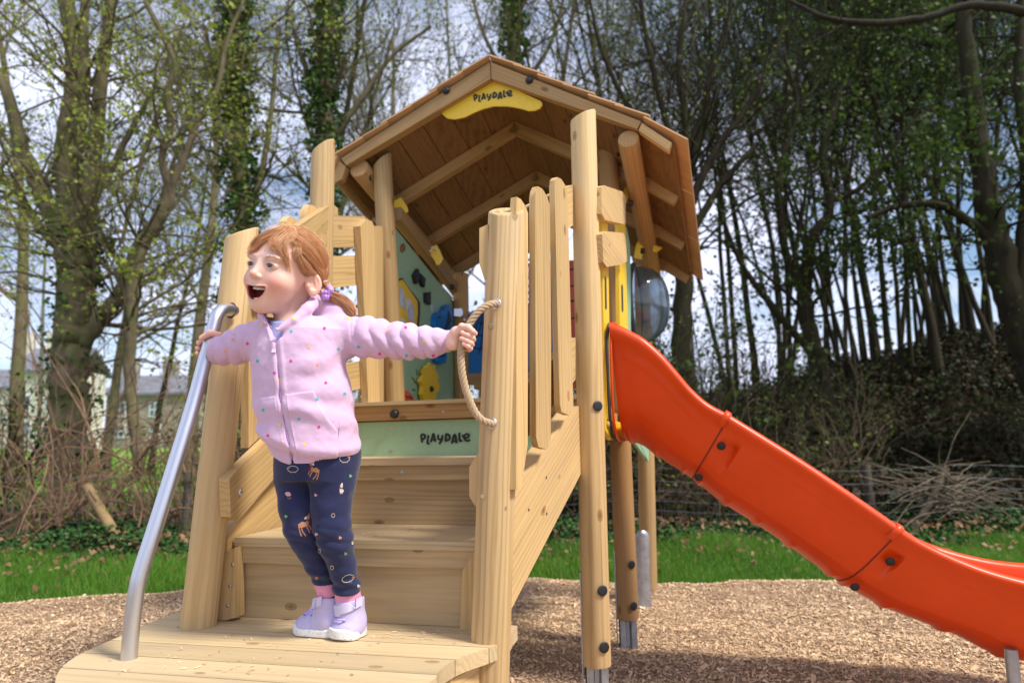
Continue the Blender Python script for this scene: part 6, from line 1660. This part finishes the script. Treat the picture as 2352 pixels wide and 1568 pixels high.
for cx, cy, co in FL:
    x, y = c1(cx, cy); rot = rnd.uniform(0, 1.2)
    for k in range(5):
        a = rot + k * 2 * math.pi / 5; px, py = x + 2.1 * math.cos(a), y + 2.1 * math.sin(a)
        patch(JB, pr_, [(px + 1.75 * math.cos(b_), py + 1.75 * math.sin(b_)) for b_ in np.linspace(0, 5.4, 7)], co, .0006 + k * .00005)
finish(pr_, 'flower_print', M_PRINT, jk)
# zip: teeth and pull tab
acc = Acc(); zq = [hit(JB, x, y, -.0002) for x, y in [(617 + (6.0 * k / 4), 743 + 15 * k / 4) for k in range(4)] + [(624, 758), (632, 776), (638, 830), (642, 880), (646, 928), (655, 975), (664, 1020), (672, 1055)]]
zq = np.array([list(v) for v in zq if v is not None]); zq = spline(zq, 150); acc.tube(zq, .0011, 5)
for i in range(0, 150, 2): acc.tube(np.array([zq[i] - [.0022, 0, 0], zq[i] + [.0022, 0, 0]]), .0009, 4)
acc.mk('zip', plain('zip_lilac', (.38, .22, .44), .45), jk)
t0 = hit(JB, 633, 776, .003); t1 = hit(JB, 629, 810, .004)
pl = slab('zip_pull', [t0 + Vector((-.0032, 0, 0)), t0 + Vector((.0032, 0, 0)), t1 + Vector((.0052, 0, 0)), t1 + Vector((-.0048, 0, 0))], .003, plain('pull_pink', (.66, .45, .68), .8), jk, bevel=.001)
# seams on hood, pocket and waistband as fine stitching grooves
acc = Acc()
def stitched(px, r=.00055, out=.0003):
    q = [hit(JB, *v, out) for v in px]; q = [list(v) for v in q if v is not None]
    if len(q) > 2:
        q = np.array(q); 
        if np.linalg.norm(np.diff(q, axis=0), axis=1).max() < .03: acc.tube(spline(q, 50), r, 4)
stitched([c1(*v) for v in ((555, 1090), (620, 1086), (680, 1078), (745, 1066), (760, 1100), (790, 1160), (830, 1215), (892, 1255))])
stitched([c1(*v) for v in ((730, 1075), (748, 1120), (778, 1180), (820, 1235), (890, 1278))])
stitched([c1(*v) for v in ((895, 1255), (897, 1290), (893, 1340), (888, 1362))])
stitched([c1(*v) for v in ((430, 1100), (490, 1093), (550, 1098))])
stitched([c1(*v) for v in ((960, 640), (972, 700), (975, 760), (968, 820), (940, 860))])
stitched([c1(*v) for v in ((910, 880), (905, 960), (930, 1050), (960, 1130), (985, 1200))])
stitched([c1(*v) for v in ((640, 1400), (720, 1384), (800, 1372), (900, 1350), (1000, 1325))])
stitched([c1(*v) for v in ((455, 1310), (490, 1375), (530, 1395), (560, 1412))])
stitched([c1(*v) for v in ((640, 680), (700, 665), (760, 615), (800, 585), (850, 565))])
acc.mk('stitching', plain('stitch_lilac', (.42, .26, .48), .8), jk)

# ---- leggings
LGR = [(g(772, 1050, .0), .060), (g(764, 1110, -.006), .0530), (g(761, 1160, -.012), .0465), (g(762, 1205, -.014), .0425), (g(771, 1245, -.004), .0400), (g(788, 1300, .018), .0320), (g(797, 1350, .038), .0300), (g(798, 1359, .042), .0300)]
LGL = [(g(690, 1050, .008), .058), (g(679, 1110, .004), .0455), (g(682, 1160, -.004), .0425), (g(692, 1212, .0), .0400), (g(706, 1250, .012), .0325), (g(731, 1300, .036), .0285), (g(748, 1328, .055), .0275), (g(750, 1336, .058), .0265)]
LK = keys([(638, 820, 1035, .004, .088, -.15), (634, 818, 1070, .004, .086, -.15), (636, 806, 1100, .004, .078, -.12)])
def leg(p, L_, seed):
    d = smins([seg(p, L_[i][0], L_[i + 1][0], L_[i][1], L_[i + 1][1]) for i in range(len(L_) - 1)], .01)
    zk = L_[3][0][2]; z = p[:, 2] - zk; x = p[:, 0] - L_[3][0][0]
    d = d - .0030 * (np.abs(np.sin((z * 105 + x * 28 + .9 * fbm(p, 22, seed)))) - .6) * np.exp(-((z + .035) / .040) ** 2)
    za = p[:, 2] - L_[-1][0][2]; d = d - .0024 * np.sin(za * 210 + 3 * x * 20) * np.exp(-((za - .02) / .022) ** 2)
    d = d - .0014 * fbm(p, 26, seed) - .0006 * fbm(p, 70, seed + 4)
    return smax(d, L_[-1][0][2] - .0 - p[:, 2] + .12 * (p[:, 1] - L_[-1][0][1]), .003)
def leggings(p):
    d = column(p, LK); d = smin(smin(d, leg(p, LGR, 3), .012), leg(p, LGL, 6), .012) if False else smin(smin(leg(p, LGR, 3), leg(p, LGL, 6), .004), d, .022)
    return smax(d, p[:, 2] - g(700, 1030)[2], .004)
GV, GF = mesh_sdf(leggings, (g(620, 1100)[0], GY - .15, DZ + .02), (g(850, 1100)[0], GY + .16, g(700, 1020)[2]), .0021)
mL, t, b = new_mat('navy_jersey'); ob = objc(t); f = nz(t, ob, 800, 2, .6)
t.links.new(mix(t, nz(t, ob, 30, 5, .6), (.014, .018, .062), (.026, .031, .088)), b.inputs['Base Color']); setp(b, Roughness=.85, Sheen_Weight=.18, Specular_IOR_Level=.2); bump(t, b, f, .3, .001)
lg = mk('leggings', GV, GF, mL, girl, smooth=True); LB = bvh(GV, GF)
pr_ = dict(V=[], F=[], C=[], n=0)
cl = lambda cx, cy: (612.5 + cx * .23443, 1004.5 + cy * .23443)      # close-up (1045 x 1568) -> frame
TAN, WINE, CRM, GRN, PK = (.42, .20, .11), (.22, .02, .05), (.62, .60, .58), (.18, .40, .18), (.60, .33, .42)
def sheep(cx, cy, w_, h_, flip=1, tilt=0):
    pts = []; n = 40
    for i in range(n):
        a = 2 * math.pi * i / n; r_ = 1 + .10 * abs(math.sin(a * 4.5)); x = math.cos(a) * w_ * r_; y = math.sin(a) * h_ * r_
        pts.append(cl(cx + x * math.cos(tilt) - y * math.sin(tilt), cy + x * math.sin(tilt) + y * math.cos(tilt)))
    stroke(LB, pr_, pts, 1.0, CRM, True)
    hx, hy = cx + flip * w_ * .95, cy - h_ * .35
    patch(LB, pr_, [cl(hx + 15 * math.cos(a), hy + 10 * math.sin(a)) for a in np.linspace(0, 5.4, 8)], TAN, .0010)
    for k in (-.5, -.2, .3, .6): stroke(LB, pr_, [cl(cx + w_ * k, cy + h_), cl(cx + w_ * k, cy + h_ * 1.4)], .8, TAN)
sheep(762, 205, 45, 34); sheep(258, 308, 48, 28, -1); sheep(795, 1378, 55, 32, 1, -.35)
def poly(px, c, o=.0008): patch(LB, pr_, [cl(*p) for p in px], c, o)
def deer(ox, oy, s, m=1):
    q = lambda px: [(ox + m * x * s, oy + y * s) for x, y in px]
    poly(q([(0, 20), (40, -10), (85, 0), (90, 25), (60, 45), (10, 50)]), TAN)                       # trunk
    poly(q([(70, 10), (95, -45), (112, -40), (100, 20)]), TAN, .0009)                               # neck
    poly(q([(62, -55), (95, -72), (118, -60), (112, -40), (90, -38)]), TAN, .001)                    # head
    poly(q([(95, -70), (108, -95), (116, -90), (112, -65)]), TAN, .001)
    poly(q([(60, -42), (78, -58), (90, -46), (72, -30)]), CRM, .0012)
    poly(q([(86, -30), (112, -34), (118, -10), (96, -6)]), WINE, .0012); poly(q([(108, -20), (124, 10), (134, 45), (124, 48), (104, 0)]), WINE, .0011)
    for a, b_, c_ in (((10, 40), (18, 80), (34, 128)), ((34, 44), (44, 84), (76, 126)), ((78, 30), (100, 62), (114, 96)), ((86, 20), (122, 40), (128, 68))):
        stroke(LB, pr_, [cl(*v) for v in q([a, b_, c_])], 2.6 * s, TAN, out=.0008)
deer(305, 832, 1.0); deer(520, 300, .85, -1)
poly([(180, 545), (195, 530), (225, 532), (243, 560), (215, 578), (190, 565)], PK); stroke(LB, pr_, [cl(205, 575), cl(212, 598), cl(236, 595), cl(232, 570)], 1, TAN)
poly([(718, 470), (735, 440), (745, 448), (744, 485), (728, 500)], CRM); poly([(712, 500), (742, 500), (757, 520), (740, 545), (716, 540)], CRM); poly([(712, 482), (738, 488), (736, 502), (712, 500)], (.5, .04, .10), .0012); stroke(LB, pr_, [cl(722, 540), cl(720, 556)], .9, COR); stroke(LB, pr_, [cl(736, 540), cl(738, 556)], .9, COR)
for cx, cy in ((651, 760), (515, 1110), (641, 1272)):
    stroke(LB, pr_, [cl(cx + 16 * math.cos(a), cy + 20 * math.sin(a)) for a in np.linspace(0, 2 * math.pi, 11)], .8, CRM); poly([(cx - 18, cy - 16), (cx, cy - 26), (cx + 18, cy - 16), (cx, cy - 8)], TAN)
for cx, cy, c in ((819, 375, GRN), (190, 770, GRN), (772, 1135, GRN), (482, 562, PK), (718, 980, (.6, .25, .15)), (898, 1453, CRM), (842, 1030, CRM), (488, 945, PK), (490, 1372, TAN)):
    for k in range(3): a = k * 2.1; poly([(cx + 8 * math.cos(a) + 9 * math.cos(u), cy + 8 * math.sin(a) + 10 * math.sin(u)) for u in np.linspace(0, 5.4, 7)], c, .0007 + k * .0001)
finish(pr_, 'animal_print', M_PRINT, lg)

# ---- socks and shoes
M_SOCK = plain('pink_rib_sock', (.72, .30, .46), .9, 0, .05, 300); M_SHOE = plain('lilac_leather', (.47, .42, .64), .55, 0, .05, 60); M_STRAP = plain('lilac_strap', (.56, .51, .73), .6, 0, .04, 80)
msole, t, b = new_mat('speckled_sole'); ob = objc(t); v = t.nodes.new('ShaderNodeTexVoronoi'); v.inputs['Scale'].default_value = 190; t.links.new(ob, v.inputs['Vector'])
t.links.new(mix(t, ramp(t, v.outputs['Distance'], [(.14, 1), (.2, 0)]), mix(t, ramp(t, nz(t, ob, 40, 4, .7), [(.45, 0), (.8, .6)]), (.72, .74, .74), (.50, .42, .30)), (.08, .07, .08)), b.inputs['Base Color']); setp(b, Roughness=.6)
def ribbed(c0, c1, r, name, parent):
    ax = norm(c1 - c0); a = norm(np.cross(ax, [0, 1, 0])); b_ = np.cross(ax, a); V = []; F = []; n = 120; rows = 8
    for i in range(rows):
        t_ = i / (rows - 1); rr = r * (1.0 + .05 * math.sin(t_ * math.pi))
        for j in range(n):
            th = 2 * math.pi * j / n; q = rr + .0009 * (1 if j % 3 else -1); V.append(c0 + (c1 - c0) * t_ + (a * math.cos(th) + b_ * math.sin(th)) * q)
    for i in range(rows - 1):
        for j in range(n): F.append([i * n + j, i * n + (j + 1) % n, (i + 1) * n + (j + 1) % n, (i + 1) * n + j])
    return mk(name, V, np.array(F), M_SOCK, parent, smooth=True)
def shoe(ankle, toe, tilt=0.0, sc=1.0):
    """ankle, toe: points on the deck below the ankle / under the toe tip"""
    fwd = norm(np.array([toe[0] - ankle[0], toe[1] - ankle[1], 0])); sd_ = np.array([fwd[1], -fwd[0], 0]); up_ = np.array([0, 0, 1.0]); R = np.array([fwd, sd_, up_]); o = np.array([ankle[0], ankle[1], DZ]); L_ = np.linalg.norm(np.array(toe)[:2] - np.array(ankle)[:2])
    q3 = lambda f, s, z: o + fwd * f + sd_ * s + up_ * z
    E = lambda p, f, s, z, a, b_, c: ell(p, q3(f, s, z), R, np.array([a, b_, c]))
    toeL = L_ - .036
    def upper(p):
        d = E(p, -.004, 0, .030, .034, .030, .036); d = smin(d, E(p, toeL, 0, .021, .038, .040, .026), .02)
        d = smin(d, seg(p, q3(.0, 0, .032), q3(toeL, 0, .020), .027, .023), .02)
        d = smin(d, seg(p, q3(-.004, 0, .045), q3(.001, 0, .082), .031, .0335), .014)
        d = smin(d, seg(p, q3(.018, 0, .078), q3(toeL * .75, 0, .036), .018, .016), .016)
        d = smax(d, -seg(p, q3(-.003, 0, .080), q3(-.003, 0, .12), .0265, .028), .003)
        d = d + .0012 * np.exp(-((((p - q3(toeL * .80, 0, .04)) @ fwd) + .5 * ((p - q3(0, 0, 0)) @ sd_) ** 2 * 30) / .0014) ** 2)
        d = smax(d, (p[:, 2] - (DZ + .092)) - .15 * ((p - o) @ fwd) * -1, .004)
        return smax(d, DZ + .006 - p[:, 2], .003)
    def sole(p):
        f = (p - o) @ fwd; d = np.minimum(seg(p * [1, 1, 0], q3(-.006, 0, 0) * [1, 1, 0], q3(toeL, 0, 0) * [1, 1, 0], .0345, .0435), 9); d = smax(d, p[:, 2] - (DZ + .019 + .009 * sstep((f - toeL) / .03) + .004 * sstep(-f / .03)), .005)
        return smax(d, DZ + .0012 + .004 * sstep((f - toeL - .01) / .03) - p[:, 2], .004)
    lo = np.minimum(o, np.array([toe[0], toe[1], DZ])) - .06; hi = np.maximum(o, np.array([toe[0], toe[1], DZ])) + .06; lo[2] = DZ - .004; hi[2] = DZ + .13
    V, F = mesh_sdf(upper, lo, hi, .0017); sh = mk('shoe', V, F, M_SHOE, girl, smooth=True)
    V2, F2 = mesh_sdf(sole, lo, hi, .0017); mk('sole', V2, F2, msole, sh, smooth=True)
    B = bvh(V, F)
    def on(f, s, z, out=.001):
        p = Vector(q3(f, s, z)); c_ = Vector(q3(min(max(f, 0), toeL), 0, .03)) if z < .06 else Vector(q3(0, 0, z)); loc, n, i, dist = B.ray_cast(p + (p - c_).normalized() * .1, (c_ - p).normalized())
        if loc is not None and n.dot(p - c_) < 0: n = -n
        return A3(loc + n * out) if loc is not None else A3(p)
    # strap across the ankle
    V = []; F = []; n = 25
    for i in range(n):
        th = -1.75 + 3.35 * i / (n - 1); zz = .079 - .010 * math.cos(th) - .004 * th
        for k, (dz, o_) in enumerate(((-.0105, -.004), (-.0105, .004), (.0105, .004), (.0105, -.004))):
            f, s = math.cos(th) * .040, math.sin(th) * .036; p = on(f + .002, s, zz + dz, o_); V.append(p)
    for i in range(n - 1):
        for k in range(4): F.append([i * 4 + k, i * 4 + (k + 1) % 4, (i + 1) * 4 + (k + 1) % 4, (i + 1) * 4 + k])
    F.append([0, 1, 2, 3]); F.append([(n - 1) * 4 + k for k in (3, 2, 1, 0)])
    st_ = mk('strap', V, np.array(F, dtype=object), M_STRAP, sh, smooth=True); st_.data.set_sharp_from_angle(angle=rad(50))
    # elastic laces
    acc = Acc()
    for a, b_ in (((.034, -.026, .046), (.052, .026, .040)), ((.052, -.026, .040), (.036, .026, .046)), ((.060, -.027, .038), (.062, .027, .036))):
        pts = [on(a[0] + (b_[0] - a[0]) * t_, a[1] + (b_[1] - a[1]) * t_, .05, .0016) for t_ in np.linspace(0, 1, 9)]; acc.tube(spline(pts, 24), .0029, 6)
    acc.mk('laces', plain('lace_lilac', (.50, .42, .76), .7), sh)
    return sh, st_, B, q3, on
def under_(a, toe):
    return np.array([a[0], a[1], DZ]), A3(Pz(toe[0], toe[1], DZ))
shL = shoe(*under_(g(757, 1360, .066), (688, 1449)))
shR = shoe(*under_(g(806, 1380, .050), (768, 1471)))
ribbed(g(797, 1349, .040), g(801, 1384, .048), .0285, 'sock', girl); ribbed(g(746, 1326, .058), g(757, 1364, .066), .0262, 'sock', girl)
# printed word on the near strap: strokes following its curve
def strap_word(B, acc):
    x0, y0 = 799, 1383; dx, dy = 2.9, 1.75; L = {'V': [(0, 0), (.5, 1), (1, 0)], 'I': [(.5, 0), (.5, 1)], 'O': [(0, .5), (.3, 0), (.8, .1), (1, .6), (.6, 1), (.1, .8), (0, .5)], 'B': [(0, 0), (0, 1), (.9, .8), (0, .5), (.8, .2), (0, 0)],
      'A': [(0, 1), (.5, 0), (1, 1)], 'R': [(0, 1), (0, 0), (.9, .2), (.1, .5), (1, 1)], 'E': [(1, 0), (0, 0), (0, 1), (1, 1)], 'F': [(1, 0), (0, 0), (0, 1)], 'T': [(0, 0), (1, 0), (.5, 0), (.5, 1)]}
    for i, ch in enumerate('VIVOBAREFOOT'):
        px, py = x0 + dx * i * .95, y0 + dy * i * .95
        stroke(B, acc, [(px + 2.1 * x - .8 * y, py + 2.9 * y + 1.0 * x) for x, y in L[ch]], .75, (.85, .85, .9), out=.0006)
dg = bpy.context.evaluated_depsgraph_get(); sm = shR[1].data; SB = bvh([A3(v.co) + A3(origin_of(shR[1])) for v in sm.vertices], [list(p.vertices) for p in sm.polygons])
acc_p = dict(V=[], F=[], C=[], n=0); strap_word(SB, acc_p)
if acc_p['n']: finish(acc_p, 'strap_word', M_PRINT, shR[1])
# ---------------------------------------------------------------- hair
CC = np.array([-.012, 0, .026]); CR = np.array([.0965, .0795, .0855])
def ellp(u, out=0): """unit direction in head axes -> point on the scalp (head axes)"""; return CC + u * (CR + out)
def w3(q): return HC + q @ HR
TIE = np.array([-.080, .056, -.012])
mh, t, b = new_mat('red_hair'); a = attr(t, 'col'); t.links.new(a.outputs['Color'], b.inputs['Base Color']); setp(b, Roughness=.38, Specular_IOR_Level=.5, Sheen_Weight=.1)
HA, HB, HD = np.array([.68, .30, .115]), np.array([.92, .58, .31]), np.array([.40, .14, .045])
def hairline(u):
    """1 inside the hair area; u unit direction (f,l,z)"""
    el = np.arctan2(u[:, 2], np.hypot(u[:, 0], u[:, 1])); az = np.abs(np.arctan2(u[:, 1], u[:, 0]))
    lim = np.interp(az, [0, .5, .9, 1.2, 1.45, 1.7, 2.2, 3.2], [.74, .66, .38, .12, -.02, -.42, -.85, -.95]); return el > lim
# cap
nu, nv = 120, 80; U = []; 
th = np.linspace(0, 2 * np.pi, nu, endpoint=False); ph = np.linspace(-1.1, np.pi / 2 - .001, nv)
TH, PH = np.meshgrid(th, ph, indexing='ij'); U = np.stack([np.cos(TH) * np.cos(PH), np.sin(TH) * np.cos(PH), np.sin(PH)], -1).reshape(-1, 3)
inside = hairline(U); azs = np.arctan2(U[:, 1], U[:, 0])
out = .0035 + .0012 * np.sin(azs * 23 + 3 * U[:, 2]) + .001 * np.sin(azs * 51)
pc = ellp(U, 0) + U * out[:, None]; Vc = w3(pc); idx = np.arange(nu * nv).reshape(nu, nv)
F = np.stack([idx, np.roll(idx, -1, 0), np.roll(np.roll(idx, -1, 0), -1, 1), np.roll(idx, -1, 1)], -1)[:, :-1].reshape(-1, 4); F = F[inside[F].all(1)]
cc_ = HA * .75 + .0 * Vc
acc_h = Acc(); acc_h.add(Vc, F, np.tile(HA * .8, (len(Vc), 1)))
def strand(q, r, col):
    q = spline(q, 12) if len(q) < 12 else q; acc_h.tube(w3(np.asarray(q)), np.linspace(r, r * .45, len(q)), 3, col)
def hcol(): m = nr_.random(); return (HA * (1 - m) + HB * m) * nr_.uniform(.8, 1.15) if nr_.random() > .12 else HD * nr_.uniform(.9, 1.6)
def slerp(a, b, t): w_ = math.acos(max(-1, min(1, a @ b))) + 1e-6; return (a * math.sin((1 - t) * w_) + b * math.sin(t * w_)) / math.sin(w_)
uT = (TIE - CC) / CR; uT /= np.linalg.norm(uT); uT2 = uT * np.array([1, -1, 1])
# hair swept back to the side ties
N_ = 0
while N_ < 4600:
    u = norm(nr_.normal(size=3)); 
    if u[2] < -.8 or not hairline(u[None])[0]: continue
    tgt = uT if u[1] > -.012 else uT2
    if tgt is uT2 and nr_.random() < .35: continue
    N_ += 1; jit = norm(tgt + rv(.05)); lift = nr_.uniform(.002, .0075) * (1 + .35 * math.sin(u[1] * 9 + u[2] * 7)); q = []; wav = rv(.018)
    for k in range(9):
        t_ = k / 8; v = slerp(u, jit, t_ * .97); v = norm(v + wav * math.sin(t_ * 3.1)); v = v if v[2] > -.9 else v
        hgt = (lift + .0045 * math.sin(t_ * math.pi)) * (1 - .3 * t_); q.append(ellp(v) + v * hgt)
    strand(np.array(q), nr_.uniform(.0003, .0008), hcol())
# fringe: locks from the crown swept forward over the brow, ending in loose tips
def lock(u0, pts, n, r=.0007, sp=.006, wisp=.003):
    base = ellp(norm(np.array(u0, float)), .005); P_ = [base] + [np.array(p, float) for p in pts]; col0 = hcol()
    for i in range(n):
        o = rv(sp) * np.array([.5, 1, .6]); q = []; w_ = rv(wisp)
        for k, p in enumerate(P_): f = k / (len(P_) - 1); q.append(p + o * (.55 + .45 * math.sin(f * 3.14)) * (1 if f < .8 else .45) + w_ * f * f)
        q = spline(q, 14); q = q[:int(nr_.uniform(11, 14.9))]
        m = (np.array(q) - CC) / (CR + .0028); k_ = np.linalg.norm(m, axis=1); low = (k_ < 1) & (np.array(q)[:, 2] > .02); q = np.array(q); q[low] = CC + (m[low] / k_[low][:, None]) * (CR + .0028)
        strand(q, nr_.uniform(r * .6, r), hcol() * .5 + col0 * .5)
def S(f, l, z, o=.004):
    v = np.array([f, l, z], float); m = (v - CC) / CR; k_ = np.linalg.norm(m); return CC + m / k_ * (CR + o)
cr0 = [(.1, 0.0, 1), (.25, .1, 1), (.3, -.15, 1), (.2, .3, 1), (.35, .25, 1)]
for l1, le, ze in ((-.010, -.060, .034), (-.004, -.050, .030), (.004, -.042, .027), (.010, -.034, .028), (.016, -.024, .031), (-.02, -.064, .042)):
    lock((.45, l1 * 8, 1), [S(.045, l1 + .012, .085), S(.068, (l1 + le) / 2 + .006, .064), S(.078, le * .75, .046), S(.075, le, ze, .007), S(.068, le - .010, ze + .004, .010)], 55, sp=.0065, wisp=.005)
for l1, le, ze in ((.012, .034, .028), (.018, .040, .018), (.024, .046, .008), (.030, .052, .010), (.020, .030, .036), (.034, .058, -.004), (.040, .062, -.010)):
    lock((.40, l1 * 9, 1), [S(.040, l1 + .006, .083), S(.066, l1 + .008, .064), S(.070, (l1 + le) / 2, .045), S(.064, le, (ze + .045) / 2 + .003, .006), S(.055, le + .005, ze, .006)], 60, sp=.0065, wisp=.005)
for k in range(7):
    lock((.3, .5 + .04 * k, .9), [S(.035, .052 + .002 * k, .045), S(.028, .066, .018 + .002 * k), S(.012, .074, .0 + .003 * k, .005), S(-.015, .078, .004, .008), S(-.045, .074, -.006, .008)], 45, sp=.004)
for k in range(300):   # flyaways
    u = norm(np.array([nr_.normal() * .8, nr_.normal(), abs(nr_.normal()) + .3])); 
    if not hairline(u[None])[0]: continue
    b0 = ellp(u, .004); d_ = norm(np.cross(u, rv()) + u * .35); strand(np.array([b0, b0 + d_ * .010 + u * .002, b0 + d_ * .022 + u * .003, b0 + d_ * .032]), .00028, HB * 1.1)
# ponytail: gathered, tied twice, then hanging behind the shoulder
TP = [w3(ellp(uT, .000)), w3(ellp(uT, .006)) , g(752, 655, .0), g(755, 672, .0), g(772, 684, .005), g(792, 698, .01), g(805, 714, .01), g(809, 728, .01)]
TR = [.012, .009, .0075, .0065, .013, .0165, .014, .006]
tp = spline([list(a) + [r_] for a, r_ in zip(TP, TR)], 40)
for i in range(900):
    o = rv(1); o /= max(1, np.linalg.norm(o)) ; k0 = 0 if nr_.random() < .7 else nr_.integers(0, 20); k1 = int(nr_.uniform(30, 40)); q = tp[k0:k1, :3] + o * tp[k0:k1, 3:4] * (1 + .12 * np.sin(np.arange(k0, k1) * .35 + i))[:, None]
    acc_h.tube(q, np.linspace(.0008, .0005, len(q)), 3, hcol() * np.array([.80, .72, .68]))
hair = acc_h.mk('hair', mh, girl)
M_BOW = plain('bow_lilac', (.55, .30, .72), .55); M_TIE = plain('elastic_pink', (.80, .55, .66), .6)
ring('hair_elastic', Vector(tp[9, :3]), Vector(tp[11, :3] - tp[8, :3]), .0075, .0032, M_TIE, hair)
bowc = Vector(g(748, 671, -.014)); 
def loop(c, d1, d2, mat):
    V = []; F = []
    for i in range(9):
        t_ = i / 8; w_ = .002 + .0085 * math.sin(t_ * math.pi * .78); cc2 = c + d1 * t_ - Vector((0, .004 * math.sin(t_ * 3.14), 0)); V += [cc2 + d2 * w_, cc2 - d2 * w_]
    for i in range(8): F.append([2 * i, 2 * i + 1, 2 * i + 3, 2 * i + 2])
    o = mk('bow', V, np.array(F), mat, hair, smooth=True); md = o.modifiers.new('t', 'SOLIDIFY'); md.thickness = .0022; return o
for dx, dz in ((.018, .012), (-.010, -.006), (.0, -.020), (.016, -.004)): d1 = Vector((dx, 0, dz)); loop(bowc, d1, Vector((-dz, 0, dx)).normalized() , M_BOW)
dome('bow_knot', bowc + Vector((0, -.002, 0)), Vector((0, -1, 0)), .0052, M_BOW, hair, h=.8)
